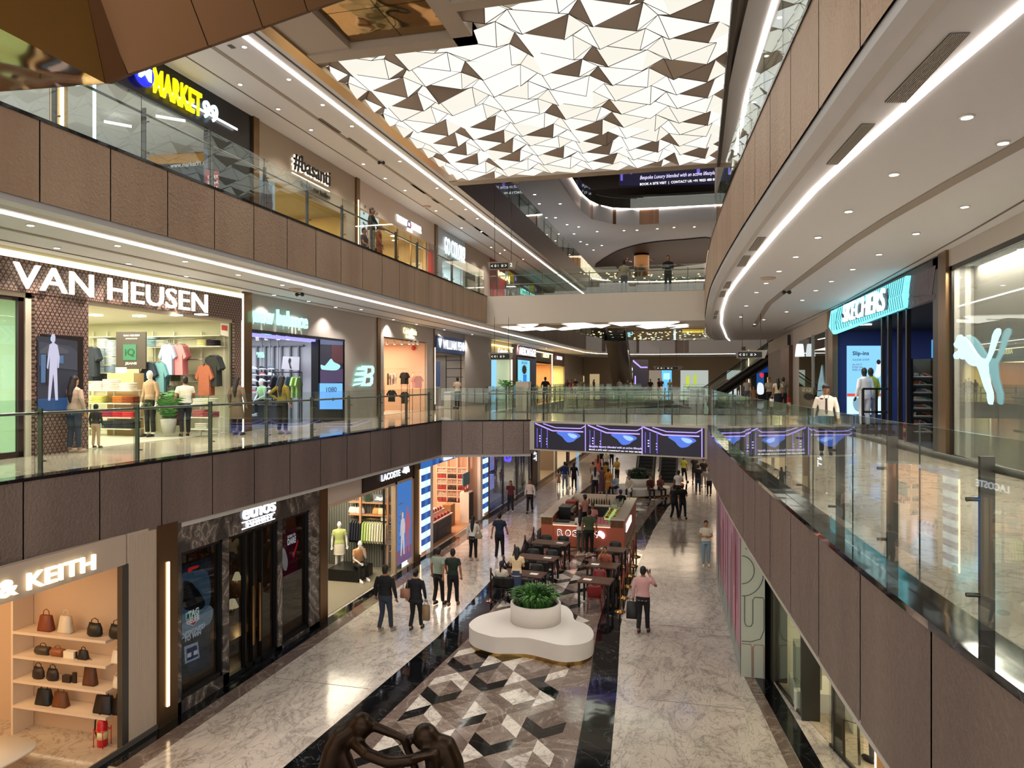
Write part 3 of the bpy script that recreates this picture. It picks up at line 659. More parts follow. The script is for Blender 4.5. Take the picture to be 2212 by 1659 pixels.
p = W(-30, 1625, .5); r = T('display_table', 'white round edged display table cut off at the lower left corner', 'table', (p.x, p.y, .012)); q = M()
q.rings([[Vector((p.x+(.62*abs(cos(t))**.6*(1 if cos(t) > 0 else -1)), p.y+(.62*abs(sin(t))**.6*(1 if sin(t) > 0 else -1)), z)) for t in [i*pi/12 for i in range(24)]] for z in (.42, .46)], mt('#e8dccb', .4)); q.obj('tabletop', r)
q = M(); q.lathe([(.3, 0), (.3, .02), (.05, .05), (.05, .42)], (p.x, p.y, .012), mt('#e8dccb', .4)); q.obj('pedestal', r)

# --- sportswear shop: black header, wardrobe wall, mannequins added with the people
SGN = mt('#1b1512', .35)
mb = M(); pk = mt('#c7a88f', .5)
yL, yR = yc(780, XG), yc(899, XG)
hz = zc(800, 1095, XG)
mb.box(a, b, 18.52, yL, 3.22, 3.95, mt('#c9b7a8', .6)); mb.box(a, b+.02, 18.52, 25.02, 3.14, 3.22, pk); mb.box(a, b+.02, 18.52, 18.6, 0, 3.2, pk)
mb.box(a, b, yL, 25.02, 3.22, 3.95, mt('#2a2320', .5)); mb.box(a, b+.02, 23.35, 23.5, 0, 3.22, pk); mb.box(a, b+.02, 24.9, 25.02, 0, 3.22, pk)
struct(mb, 'wall_left')
r = T('shop_sign', 'black header board with white letters and a small reptile emblem', 'sign', (XG, 22.5, 3.25)); q = M(); q.box(b, b+.05, yL+.02, 24.8, 3.26, 3.88, SGN); q.obj('board', r)
text('LACOSTE', (XG+.08, 22.1, 3.42), (0, 1, 0), (0, 0, 1), 1.55, .22, SW, depth=.02, bold=.03, parent=r)
cr = smooth([(0, .1), (.12, .05), (.3, .04), (.45, 0), (.6, .05), (.75, .02), (.8, .1), (.7, .2), (.78, .3), (.62, .3), (.5, .22), (.35, .26), (.2, .3), (.1, .24), (.18, .18)])
q = M(); q.ext([(XG+.08, 23.85+px_*.8, 3.42+pz*1.1) for px_, pz in cr], (.02, 0, 0), SW); q.obj('emblem', r)
r = T('shop_window', 'tall glass shop window left of the white group photo poster', 'window', (XG, 21, 0)); q = M(); q.box(XG-.06, XG-.05, 22.6, 23.35, .05, 3.14, SHOPG); q.obj('glass_pane', r); q = M(); q.box(XG-.08, XG-.02, 22.56, 22.6, 0, 3.14, BLK); q.obj('frame', r)
r = T('poster', 'tall blue sky poster with two people at the edge of the clothing shop', 'poster', (XG, 24.2, .2)); q = M(); q.box(XG-.05, XG+.0, 23.52, 24.88, .25, 3.1, em('#3f7fce', .65)); q.obj('poster_panel', r)
def wq(n, y0, y1, z0, z1, m, off, X=XG, parent=None): q = M(); q.box(X+off, X+off+.006, y0, y1, z0, z1, m); return q.obj(n, parent)
wq('poster_image', 23.54, 24.86, .27, .75, em('#7a5a86', .6), .002, parent=r)
def person_flat(y, z, h, cols, off, X, parent, w=.3):
    sg = 1 if X < 0 else -1
    sh = [(-.03, 1), (.03, 1), (.05, .96), (.045, .9), (.02, .87), (.1, .84), (.15, .66), (.13, .5), (.1, .5), (.1, .68), (.09, .48), (.11, .02), (.05, .02), (0, .42), (-.07, .02), (-.12, .02), (-.09, .48), (-.08, .68), (-.12, .48), (-.15, .5), (-.12, .7), (-.09, .84), (-.02, .87), (-.045, .9), (-.05, .96)]
    q = M(); q.ext([(X+sg*off, y+a_*h*w/.3, z+b_*h) for a_, b_ in sh], (sg*.004, 0, 0), cols); q.obj('poster_figure', parent)
person_flat(24.05, .5, 1.55, em('#d7d3d8', .6), .01, XG, r); person_flat(24.5, .5, 1.7, em('#b8667e', .6), .012, XG, r)
# wardrobe wall: stands against the far side wall and faces the viewer
YW = 23.75
r = T('clothes_rack', 'wooden wardrobe wall with shelves and a hanging rail in the clothing shop', 'clothes rack', (-11.3, 24, 0)); WD_ = mt('#c08f6c', .5)
xw = [WY(p_, 1100, YW).x for p_ in (753, 779, 838, 862)]
for xx in (xw[1], xw[2]): q = M(); q.box(xx-.035, xx+.035, YW-.05, YW+.02, .012, 3.2, WD_); q.obj('upright', r)
zw = [zc_ for zc_ in (WY(800, 1088, YW).z, WY(800, 1115, YW).z)]
for x0_, x1_, zs in ((xw[0], xw[1], zw), (xw[1], xw[2], zw), (xw[2], xw[3], zw+[WY(850, p_, YW).z for p_ in (1130, 1148, 1163, 1177, 1193)])):
    for z in zs: q = M(); q.box(x0_, x1_, YW, YW+.36, z, z+.035, WD_); q.obj('shelf', r)
zr = WY(800, 1122, YW).z; q = M(); q.tube([(xw[0]+.03, YW+.1, zr), (xw[2], YW+.1, zr)], .014, BRASS); q.obj('hanging_rail', r)
q = M()
for i in range(36): q.box(-13.9+i*.1, -13.9+i*.1+.065, 24.12, 24.15, 0, 3.7, mt('#6f7068', .6))
struct(q, 'wall_shop')
def garment_mesh(col, long=False, pants=False):
    m = mt(col, .85, bump=(14, .5, .02)); q = M()
    if pants: R = [[Vector((x*k, y, z)) for x, y in ((-.02, -.16), (.02, -.16), (.025, 0), (.02, .16), (-.02, .16), (-.025, 0))] for z, k in ((0, 1), (-.6, 1), (-.95, .8))]; q.rings(R, m)
    else:
        L_ = .72
        pts = [(-.06, 0), (-.2, -.05), (-.34 if not long else -.30, -.3 if not long else -.62), (-.24 if not long else -.22, -.36 if not long else -.66), (-.19, -.2), (-.21, -L_), (.21, -L_), (.19, -.2), (.24 if not long else .22, -.36 if not long else -.66), (.34 if not long else .30, -.3 if not long else -.62), (.2, -.05), (.06, 0), (0, -.05)]
        q.ext([(-.028, y_, z_) for y_, z_ in pts], (.056, 0, 0), m)
    return q
def hanger(parent):
    q = M(); q.tube([(0, -.17, -.03), (0, -.02, .03), (0, 0, .07), (0, 0, .11), (0, .02, .12)], .006, STEEL, 5); q.tube([(0, .17, -.03), (0, -.02, .03)], .006, STEEL, 5); q.obj('hanger', parent, local=True)
PROTO = {}
def garment(col, loc, rz, label, group, long=False, pants=False, sc=None):
    k = (col, long, pants)
    if k not in PROTO:
        r = T('hanging_shirt' if not pants else 'hanging_trousers', label, 'clothing', loc, rz, group); garment_mesh(col, long, pants).obj('fabric', r, local=True); hanger(r); PROTO[k] = r
        if sc: r.scale = sc
        return r
    return dup(PROTO[k], loc, rz, label, group, sc)
cols = ['#1a1e2c']*5+['#a9c46a', '#b9cf7e', '#cfd9a0', '#d6dcae', '#e2e2c6', '#d9d6b8', '#e8e4d0', '#d0cfa8', '#ded8c0', '#cbbfa6']
for i, c in enumerate(cols):
    garment(c, (xw[0]+.08+i*(xw[2]-xw[0]-.16)/14, YW+.1, zr-.11), .12, 'navy shirt hanging on the left half of the wardrobe rail' if i < 5 else 'pale green or cream shirt hanging on the wardrobe rail', 'navy shirts on the rail' if i < 5 else 'pale shirts on the rail', long=True)
def folded(loc, col, label, group, w=.34, d=.26, h=.045, name='folded_shirt'):
    k = ('f', col, w, d, h)
    if k not in PROTO:
        q = M(); m = mt(col, .85)
        R = [[Vector((sx*w/2*kk, sy*d/2*kk, z)) for sx, sy in ((-1, -1), (0, -1.03), (1, -1), (1.02, 0), (1, 1), (0, 1.03), (-1, 1), (-1.02, 0))] for z, kk in ((0, .94), (h*.3, 1), (h*.8, 1), (h, .92))]
        q.rings(R, m); o = q.obj(name, None, label, 'clothing', group, local=True); o.location = loc; PROTO[k] = o; return o
    o = PROTO[k].copy(); C.objects.link(o); o.location = loc; o['label'] = label; o['group'] = group; return o
zz_ = [WY(850, p_, YW).z for p_ in (1130, 1148, 1163, 1177, 1193)]
for i, (xx, zz, c) in enumerate([(-10.75, zz_[0], '#d8d2c4'), (-10.75, zz_[1], '#e0dccb'), (-10.72, zz_[2], '#a8c060'), (-10.74, zz_[3], '#c9c4b0'), (-10.74, zz_[4], '#1a1a1a')]):
    for j in range(3): folded((xx, YW+.18, zz+.037+j*.047), c, ['beige', 'cream', 'lime green', 'stone coloured', 'black'][i]+' folded shirt on the narrow right hand shelves of the clothing shop', 'folded shirts on the wardrobe shelves')
for px_, c, lb in ((758, '#e4e2da', 'white bag at the left of the wardrobe shelf'), (773, '#dfe0dc', 'second white bag on the wardrobe shelf'), (810, '#c99a5c', 'tan bag on the wardrobe shelf'), (819, '#e0cfa6', 'cream bag beside the tan one on the wardrobe shelf'), (853, '#dcc696', 'straw coloured basket bag at the right of the wardrobe shelf')):
    r = T('handbag', lb, 'handbag', (WY(px_, 1100, YW).x, YW+.18, zw[1]+.037)); q = M(); m = mt(c, .6)
    q.rings([[Vector((.2*k*cos(t*pi/6), .1*k*sin(t*pi/6), z)) for t in range(12)] for z, k in ((0, .8), (.05, 1), (.2, .8), (.24, .6))], m); q.obj('bag_body', r, local=True)
    q = M(); q.tube([(-.1, 0, .22), (-.07, 0, .36), (.07, 0, .36), (.1, 0, .22)], .01, m, 6); q.obj('handle', r, local=True)
xq0, xq1 = WY(804, 1080, YW).x, WY(832, 1080, YW).x
r = T('shop_plaque', 'grey plaque with outlined reptile emblem above the wardrobe shelf', 'sign', (xq0, YW, zw[0])); q = M(); q.box(xq0, xq1, YW+.1, YW+.13, zw[0]+.036, zw[0]+.32, mt('#6e7680', .5)); q.obj('board', r)
q = M(); q.ext([(xq0+.05+px_*(xq1-xq0-.1)/.8, YW+.095, zw[0]+.1+pz*.5) for px_, pz in cr], (0, -.01, 0), mt('#e8ebee', .5)); q.obj('emblem', r)
xq2 = WY(786, 1080, YW).x
r = T('shop_plaque', 'dark green plaque beside the grey one on the wardrobe shelf', 'sign', (xq2, YW, zw[0])); q = M(); q.box(xq2, xq2+.2, YW+.1, YW+.13, zw[0]+.036, zw[0]+.34, mt('#1d3a2a', .5)); q.obj('board', r)
# left side: small shelves
r = T('wall_shelf', 'narrow white shelves with folded goods by the left jamb of the clothing shop', 'shelf', (-13, 22.5, 0))
for z in (2.3, 1.95, 1.6, 1.25, .9): q = M(); q.box(-13.7, -12.75, 22.9, 23.25, z, z+.03, mt('#d8d4ca', .5)); q.obj('shelf', r)
for k, z in enumerate((2.33, 1.98, 1.63, 1.28)):
    for x in (-13.4, -13.02): folded((x, 23.08, z+.002), ['#7a2c22', '#d9d4c8', '#8a6f4a', '#c9b48a'][k], 'folded goods on the narrow white shelves', 'folded goods on the narrow shelves', .3, .24, .1)

# --- bath shop with blue checked border
r = T('checked_portal', 'blue and white checked lightbox border round the soap shop front', 'shop front', (XG, 30, 0))
BL = [em('#1d4f9a', .75), em('#2f6cb8', .75), em('#0e2c63', .7)]; WH_ = [em('#dff0fb', .95), em('#c8e6f5', .95)]
def checks(y0, y1, z0, z1, ny, nz, nm, col=True):
    q = M(); rn = random.Random(3)
    for i in range(ny):
        for j in range(nz):
            if col: m = (BL if j % 2 else WH_)[i % 2]
            else: m = BL[i % 3] if (i % 2) else (WH_[0] if j else BL[1])
            q.box(XG-.1, XG+.08, y0+(y1-y0)*i/ny, y0+(y1-y0)*(i+1)/ny, z0+(z1-z0)*j/nz, z0+(z1-z0)*(j+1)/nz, m)
    q.obj(nm, r)
checks(25.75, 26.65, .22, 3.4, 3, 13, 'checked_column'); checks(33.85, 34.75, .22, 3.4, 3, 13, 'checked_column'); checks(25.75, 34.75, 3.4, 3.92, 24, 2, 'checked_header', False)
q = M(); q.box(XG-.1, XG+.06, 26.65, 27.0, 0, 3.4, WHT); q.box(XG-.1, XG+.06, 33.5, 33.85, 0, 3.4, WHT); q.box(XG-.1, XG+.06, 25.7, 34.8, 0, .2, mt('#8f877d', .5)) if False else None; q.obj('white_jamb', r)
SBB = em('#e8f4ff', 1.7, 'AUTO')
text('Bath & Body Works', (XG+.14, yc(951, XG), 3.35), (0, 1, 0), (0, 0, 1), yc(1028, XG)-yc(951, XG)-.2, .52, SBB, depth=.05, bold=.025, parent=r)
# back wall shelving with bottles
rnd = random.Random(9)
YB = 33.2; bx0, bx1 = WY(943, 1050, YB).x, WY(1010, 1050, YB).x
r = T('wall_shelf', 'pink lit product shelving on the far wall of the soap shop', 'shelf', ((bx0+bx1)/2, 33.4, 0)); cw = mt('#e6c2ac', .5)
for k in range(4): x0_ = bx0+(bx1-bx0)*k/3; q = M(); q.box(x0_-.02, x0_+.02, YB, YB+.4, .9, 3.45, cw); q.obj('upright', r)
zbs = [WY(980, p_, YB).z for p_ in (1086, 1073, 1059, 1046, 1034, 1022, 1010)]
for z in zbs: q = M(); q.box(bx0, bx1, YB, YB+.4, z-.03, z, cw); q.obj('shelf', r)
for z in zbs[1:]: q = M(); q.box(bx0+.05, bx1-.05, YB+.2, YB+.23, z-.045, z-.031, em('#ffdcc8', 3)); q.obj('shelf_light', r)
q = M(); q.box(bx0, bx1, YB-.05, YB+.4, .012, zbs[0]-.03, mt('#d9b79b', .5)); q.obj('cabinet_base', r)
PB = {}
def bottle(loc, col, label, group, h=.2, rr=.035):
    k = (col, h, rr)
    if k not in PB:
        q = M(); q.lathe([(rr, 0), (rr, h*.65), (rr*.4, h*.8), (rr*.4, h)], (0, 0, 0), mt(col, .3), 8); o = q.obj('bottle', None, label, 'bottle', group, local=True); o.location = loc; PB[k] = o; return o
    o = PB[k].copy(); C.objects.link(o); o.location = loc; o['label'] = label; o['group'] = group; return o
for row, z in enumerate(zbs[:6]):
    for k in range(18):
        xx = bx0+.08+k*(bx1-bx0-.16)/17; sec = min(2, int((xx-bx0)/((bx1-bx0)/3))); c = [['#b8404a', '#e6d8cc'], ['#33343a', '#c9b7a4'], ['#a33038', '#e8cfc2']][sec][row % 2]
        bottle((xx, YB+.12, z), c, 'bottle in the packed rows on the pink shelves of the soap shop', 'bottles on the soap shop wall shelves', .2+.03*(k % 3))
# island counter
r = T('display_counter', 'navy blue island counter piled with jars in the soap shop', 'counter', (-11.2, 27.6, 0)); nb = mt('#2b3850', .4)
q = M(); q.box(-11.6, -10.55, 26.95, 30.4, .012, .85, nb); q.obj('counter_body', r); q = M(); q.box(-11.65, -10.5, 26.9, 30.45, .85, .9, mt('#e8c9b8', .4)); q.obj('countertop', r)
q = M(); q.box(-10.545, -10.54, 28.6, 28.62, .1, .8, BLK); q.box(-10.545, -10.54, 27, 30.3, .45, .462, BLK); q.obj('drawer_lines', r)
q = M(); q.box(-11.3, -10.8, 27.1, 30.2, .9, 1.12, mt('#e8c9b8', .4)); q.box(-11.2, -10.9, 27.1, 28.6, 1.12, 1.5, mt('#9fb4c8', .3)); q.obj('tier', r)
for k in range(34):
    yy = 26.98+k*.1; bottle((-10.62, yy, .9), ['#a6202c', '#d8b0a4', '#c23b40', '#8a1a28'][k % 4], 'jar on the lower tier of the navy island counter', 'jars on the navy counter', .13, .045)
    if k < 29: bottle((-10.88, 27.2+k*.1, 1.12), ['#c94a48', '#e9dfd6', '#7a1d2c'][k % 3], 'jar on the upper tier of the navy island counter', 'jars on the navy counter', .15, .045)
r = T('notice_stand', 'white stand with a teal sign and framed list at the soap shop entrance', 'sign', (-10.6, 33.0, 0)); q = M(); q.box(-10.9, -10.45, 32.6, 33.3, .012, 1.45, mt('#e6dccf', .5)); q.obj('stand_body', r)
q = M(); q.box(-10.44, -10.43, 32.65, 33.25, .15, 1.4, mt('#23242b', .5)); q.obj('framed_list', r); q = M(); q.box(-10.7, -10.66, 32.4, 33.4, 1.75, 2.35, mt('#2c7c94', .5)); q.obj('teal_sign', r)
for k in range(6): bottle((-10.68, 32.7+k*.1, 1.452), ['#8a1a28', '#e9dfd6', '#b33a3f'][k % 3], 'bottle on top of the white notice stand', 'bottles on the notice stand', .2, .04)
q = M(); q.box(-11.4, -11.0, 31.6, 32.2, .012, 1.0, mt('#9c7448', .5)); q.obj('waste_bin', label='tan wooden bin standing beside the white notice stand', cat='bin')
# --- purple lit glass shop and the following fronts
mb = M()
for y0 in (35.1, 38.0, 41.2, 44.4): mb.box(XG-.1, XG, y0, y0+.1, 0, 3.95, STEELD)
mb.box(XG-.1, XG+.02, 45.1, 46.6, 0, 3.95, mt('#3a1d18', .5)); mb.box(XG-.1, XG+.02, 46.6, 47.4, 0, 3.95, mt('#cdbfb0', .5)); mb.box(XG-.1, XG+.02, 52.7, 53.5, 0, 3.95, mt('#cdbfb0', .5)); mb.box(XG-.1, XG+.02, 58, 59, 0, 3.95, mt('#5f3026', .5)); mb.box(XG-.1, XG, 35.1, 60, 3.6, 3.95, mt('#4a423c', .5)); mb.box(XG-.1, XG, 63, 64, 0, 3.95, em('#8fb7d8', .7)); mb.box(XG-.1, XG, 66, 80, 0, 3.95, mt('#6f5240', .5))
struct(mb, 'wall_left')
r = T('shop_window', 'clear glass front with blue neon scribble behind it', 'window', (XG, 39, 0)); q = M(); q.box(XG-.06, XG-.05, 35.2, 45.0, .05, 3.6, SHOPG); q.obj('glass_pane', r)
r = T('neon_sign', 'tangled blue violet neon scribble hanging in the glass shop', 'neon sign', (-10.9, 41.3, 1.2)); NE = em('#4a3cff', 3.0, 'AUTO'); rnd = random.Random(2)
for k in range(5):
    q = M(); c0 = Vector((-10.9-.05*k, 41.6, 2.5)); q.tube([c0+Vector((0, (1.0+.25*sin(k*1.7+t*.9))*cos(t+k), (.75+.2*cos(2.1*t+k))*sin(t+k*.5))) for t in [i*2*pi/26 for i in range(27)]], .02, NE, 5); q.obj('neon_tube', r)
r = T('shop_display', 'white and violet lit gift boxes on a stand in the glass shop', 'display', (-10.8, 36.6, 0))
for z in (1.0, 2.0): q = M(); q.box(-11.1, -10.5, 36.1, 37.2, z, z+.75, em('#8f95e8', .7)); q.obj('gift_box', r)
q = M(); q.lathe([(.35, .01), (.3, .04), (.03, .08), (.03, 1.0)], (-10.8, 36.65, 0), STEEL); q.obj('stand', r)
r = T('display_counter', 'low grey display counter inside the glass shop', 'counter', (-11.3, 43, 0)); q = M(); q.box(-11.8, -10.7, 41.6, 44.2, .012, .7, mt('#5a5560', .4)); q.obj('counter_body', r)
r = T('shop_sign', 'white vertical letters on dark red panel at the far left shop', 'sign', (XG, 45.8, 1)); text('GANT', (XG+.05, 45.35, 3.4), (0, 0, -1), (0, 1, 0), 1.9, .75, SW, depth=.02, bold=.02, parent=r)
# ================================================================ FIRST FLOOR LEFT SHOPS
def drawY(name, Y, pts, m, off=.02, parent=None, label=None, th=.008, **k):
    P = [WY(px, py, Y)+Vector((0, -off, 0)) for px, py in pts]; mb = M(); mb.ext(P, (0, -th, 0), m); return mb.obj(name, parent, label=label, **k)
def ytext(s, Y, pxa, pxb, zb, h, m, off=.03, **k):
    a, b = WY(pxa, 820, Y).x, WY(pxb, 820, Y).x
    return text(s, (a, Y-off, zb), (1, 0, 0), (0, 0, 1), b-a, h, m, **k)
def yz(px, py, Y): return WY(px, py, Y).z
lattice = None
def lattice_mat():
    m, n, L, p = nodes_of('brown_lattice_panel')
    tc = n.new('ShaderNodeTexCoord'); outs = []
    for k, (ry, sc) in enumerate(((.55, 3.2), (-.55, 3.2), (1.57, 4.6))):
        mp = n.new('ShaderNodeMapping'); mp.inputs['Rotation'].default_value = (ry, 0, 0); L.new(tc.outputs['Object'], mp.inputs[0])
        w = n.new('ShaderNodeTexWave'); w.bands_direction = 'Y'; w.inputs['Scale'].default_value = sc; L.new(mp.outputs[0], w.inputs[0]); outs.append(w.outputs['Fac'])
    mx = n.new('ShaderNodeMath'); mx.operation = 'MAXIMUM'; L.new(outs[0], mx.inputs[0]); L.new(outs[1], mx.inputs[1])
    m2 = n.new('ShaderNodeMath'); m2.operation = 'MAXIMUM'; L.new(mx.outputs[0], m2.inputs[0]); L.new(outs[2], m2.inputs[1])
    r = ramp(n, [(.6, '#8d7566'), (.86, '#8d7566'), (.92, '#3b211e'), (1, '#3b211e')]); L.new(m2.outputs[0], r.inputs[0]); L.new(r.outputs[0], p.inputs['Base Color']); p.inputs['Roughness'].default_value = .5
    return m
LATT = lattice_mat()
room(-19.3, XF-.1, 12.6, 18.9, F1, 8.6, '#cfcdb0', FTW, '#c9c8b4', 380, '#fbf6d8')
room(-19.3, XF-.1, 4, 12.5, F1, 8.6, '#cfe0c9', FTW, '#c9c8b4', 300, '#eaffe4')
room(-19.9, XF-.1, 19.8, 26.0, F1, 8.6, '#b9b9bb', mt('#8b8c90', .1), '#191a1c', 260, '#eef2ff')
room(-18.5, XF-.1, 29.7, 35.0, F1, 8.7, '#d3b49c', FTW, '#c9b5a4', 260, '#ffd9b8')
room(-18.5, XF-.1, 36.1, 41, F1, 8.3, '#8b8a8a', FTW, '#8d8a86', 120, '#ffe8d0')
room(-17.5, XF-.1, 46.8, 52.6, F1, 8.8, '#a9b0a4', FTW, '#9da096', 180, '#f4ffe8')
room(-16.5, XF-.1, 54, 60.9, F1, 8.6, '#4e5a70', FTW, '#5a6070', 120, '#cfe4ff')
room(-16.5, XF-.1, 61, 68.4, F1, 8.3, '#cda375', FTW, '#c9a884', 260, '#ffd7a0')
room(-16.5, XF-.1, 68.5, 75, F1, 8.2, '#d3c796', FTW, '#c9c0a0', 260, '#fff0b8')
mb = M(); a, b = XF-.12, XF+.02
CB = mt('#a89f97', .55, name='grey_beige_wall'); PB_ = mt('#c9bfa8', .5)
mb.box(a, b, 12.0, 12.14, F1, 8.6, PB_); mb.box(a, b, 4, 19.2, 8.5, 8.6, PB_); mb.box(a, b, 4, 19.35, 9.26, G2, mt('#d9cfae', .5))
mb.box(a, b+.05, 19.35, 19.8, F1, G2, BRONZE); mb.box(a, b, 19.8, 28.95, 8.3, G2, CB); mb.box(a, b, 25.99, 28.95, F1, 8.3, CB)
mb.box(a, b+.06, 28.95, 29.25, F1, G2, BRONZE); mb.box(a, b, 29.25, 29.7, F1, G2, CB); mb.box(a, b, 29.7, 35.03, 8.72, G2, CB); mb.box(a, b, 35.03, 36.0, F1, G2, CB)
mb.box(a, b+.06, 35.95, 36.08, F1, G2, BRONZE); mb.box(a, b, 36, 41, 8.3, G2, CB); mb.box(a, b+.1, 41, 46.7, F1, G2, CB); mb.box(a, b, 46.7, 52.6, 9.1, G2, CB); mb.box(a, b, 52.6, 54.0, F1, G2, mt('#5a3f35', .5))
mb.box(a, b, 54, 61, 8.7, G2, mt('#6b4436', .5)); mb.box(a, b, 60.9, 61.2, F1, G2, BRONZE); mb.box(a, b, 61.2, 68.4, 8.4, G2, mt('#2a211b', .5)); mb.box(a, b, 68.3, 68.7, F1, G2, mt('#8d6b58', .5)); mb.box(a, b, 68.7, 75, 8.2, G2, mt('#6b4a3c', .5)); mb.box(a, b, 75, 95, F1, G2, mt('#9a8878', .5))
struct(mb, 'wall_left')
for z0, z1, y0, y1, lb in ((9.28, 9.42, 3.5, 19.25, 'bright cream cove light above the brown lattice shop front'),):
    q = M(); q.box(XF+.02, XF+.06, y0, y1, z0, z1, em('#fff3c4', 1.6, 'AUTO')); q.obj('cove_light', label=lb, cat='light strip')
q = M(); q.box(XF+.02, XF+.1, 19.23, 19.34, F1+.01, 9.42, em('#fff6dc', 2.2, 'AUTO')); q.obj('cove_light', label='bright vertical light edge at the right end of the brown lattice shop front', cat='light strip')
r = T('lattice_facade', 'brown lattice clad shop front with tall white letters and a dark screen', 'shop front', (XF, 12, F1))
q = M(); q.box(XF+.02, XF+.12, 3.5, 19.22, 8.6, 9.27, LATT); q.obj('sign_band', r); q = M(); q.box(XF+.02, XF+.1, 12.14, 13.52, F1, 8.6, LATT); q.obj('lattice_column', r); q = M(); q.box(XF+.02, XF+.1, 18.88, 19.22, F1, 8.6, LATT); q.obj('lattice_column', r)
VL = em('#fffbe6', 1.5, 'AUTO')
text('VAN HEUSEN', (XF+.2, yc(10, XF), zc(430, 675, XF)-.02), (0, 1, 0), (0, 0, 1), yc(433, XF)-yc(10, XF), .52, VL, depth=.05, bold=.012, parent=r)
q = M(); q.box(XF+.1, XF+.13, yc(78, XF), yc(170, XF), zc(120, 890, XF), zc(78, 722, XF), mt('#1e1210', .4)); q.obj('screen_frame', r)
sc_ = em('#1c2030', .8); P0 = XF+.13
draw('screen_image', P0, [(80, 725), (166, 737), (166, 884), (80, 888)], sc_, .01, r); draw('screen_image', P0, [(80, 862), (166, 858), (166, 884), (80, 888)], em('#1d4a80', .8), .02, r)
draw('screen_image', P0, [(82, 738), (150, 748), (165, 760), (165, 800), (82, 790)], em('#343748', .8), .02, r); draw('screen_image', P0, [(84, 757), (108, 741), (145, 757), (145, 764), (84, 764)], em('#4a4a50', .8), .03, r)
draw('screen_image', P0, [(86, 766), (96, 766), (95, 826), (86, 827)], em('#4a6c93', .8), .03, r); draw('screen_image', P0, [(124, 768), (134, 768), (134, 785), (124, 784)], em('#4a6c93', .8), .03, r)
draw('screen_image', P0, [(98, 768), (122, 768), (122, 830), (98, 832)], em('#0b0b12', .8), .03, r)
person_flat(yc(112, P0), zc(112, 868, P0), 1.45, em('#c8c6e0', .8), .035, P0, r, .22); draw('screen_image', P0, smooth([(108, 727), (115, 727), (116, 736), (111, 739), (107, 735)]), em('#9ed4ee', 1), .03, r)
r = T('shop_window', 'pale green lit shop window at the far left of the first floor', 'window', (XF, 10, F1)); q = M(); q.box(XF-.06, XF-.05, 4, 11.86, F1+.1, 8.5, SHOPG); q.obj('glass_pane', r); q = M(); q.box(XF-.08, XF, 11.86, 11.98, F1, 8.5, mt('#2d1512', .4)); q.box(XF-.08, XF, 4, 11.98, 8.42, 8.5, mt('#2d1512', .4)); q.box(XF-.08, XF, 4, 11.98, F1, F1+.12, mt('#2d1512', .4)); q.obj('frame', r)
# --- inside the clothing shop, furniture against the far side wall (y = 18.9)
YV = 18.5
def vshelf(px0, px1, rows, label, Y=YV, dep=.34, col='#dcdccb', ups=()):
    x0_, x1_ = WY(px0, 800, Y).x, WY(px1, 800, Y).x; r = T('wall_shelf', label, 'shelf', ((x0_+x1_)/2, Y+.1, F1)); m = mt(col, .5)
    for py in rows: z = yz((px0+px1)/2, py, Y); q = M(); q.box(x0_, x1_, Y, Y+dep, z-.03, z, m); q.obj('shelf', r)
    for pu in ups: xx = WY(pu, 800, Y).x; q = M(); q.box(xx-.02, xx+.02, Y+dep-.04, Y+dep, F1+.02, yz(pu, 715, Y), m); q.obj('upright', r)
    return r
vshelf(183, 240, (727, 751, 770, 788, 805, 823), 'white wall shelving with stacks of blue and white shirts, left of the dark jeans board', ups=(184, 214, 239))
vshelf(312, 475, (725, 748), 'long white shelf above the hanging shirts', ups=(314, 360, 420, 470)); vshelf(350, 420, (806, 823), 'small white shelf with light trousers under the hanging shirts', ups=())
rnd = random.Random(1)
for (px, py, c, n) in ((217, 751, '#d9dde0', 6), (235, 751, '#c2cbd6', 5), (214, 770, '#a9bccb', 5), (235, 770, '#c6d0da', 6), (214, 788, '#b7cad4', 5), (234, 788, '#c9d3dc', 5), (213, 805, '#aebfd0', 5), (233, 805, '#8fa3bd', 5), (192, 823, '#23314a', 5), (211, 823, '#20242f', 5), (231, 823, '#1a1c26', 5),
                      (324, 748, '#9fc0cc', 6), (345, 748, '#d6d4c8', 4), (434, 748, '#d8d69a', 5), (455, 748, '#2a2233', 4), (358, 823, '#e2ded2', 4), (378, 823, '#6d6a58', 4), (398, 823, '#e0dcd0', 4)):
    x = WY(px, py, YV).x; z = yz(px, py, YV)+.002
    for j in range(n): folded((x, YV+.14, z+j*.047), c, 'folded shirt in the stacks on the white wall shelves of the lattice fronted shop', 'folded shirts on the wall shelves', .3)
r = T('jeans_board', 'dark board with green square logo standing in the clothing shop', 'sign', (WY(285, 800, 17.9).x, 17.9, F1))
drawY('board', 17.9, [(253, 717), (317, 717), (317, 797), (253, 797)], mt('#3d3430', .5), 0, r, th=.04); drawY('green_square', 17.9, [(269, 744), (297, 744), (297, 778), (269, 778)], em('#1fb06a', .7), .045, r)
x_ = WY(285, 800, 17.9).x; q = M(); q.box(x_-.3, x_-.27, 17.87, 17.9, F1+.02, yz(285, 797, 17.9), STEEL); q.box(x_+.27, x_+.3, 17.87, 17.9, F1+.02, yz(285, 797, 17.9), STEEL); q.obj('legs', r)
tw = mt('#e9e6dc', .5)
ytext('iQ', 17.9, 273, 294, yz(283, 771, 17.9), .24, mt('#0d3b25', .5), .055, depth=.006, bold=.04, parent=r); ytext('JEANS', 17.9, 273, 298, yz(283, 789, 17.9), .09, tw, .045, depth=.006, bold=.04, parent=r)
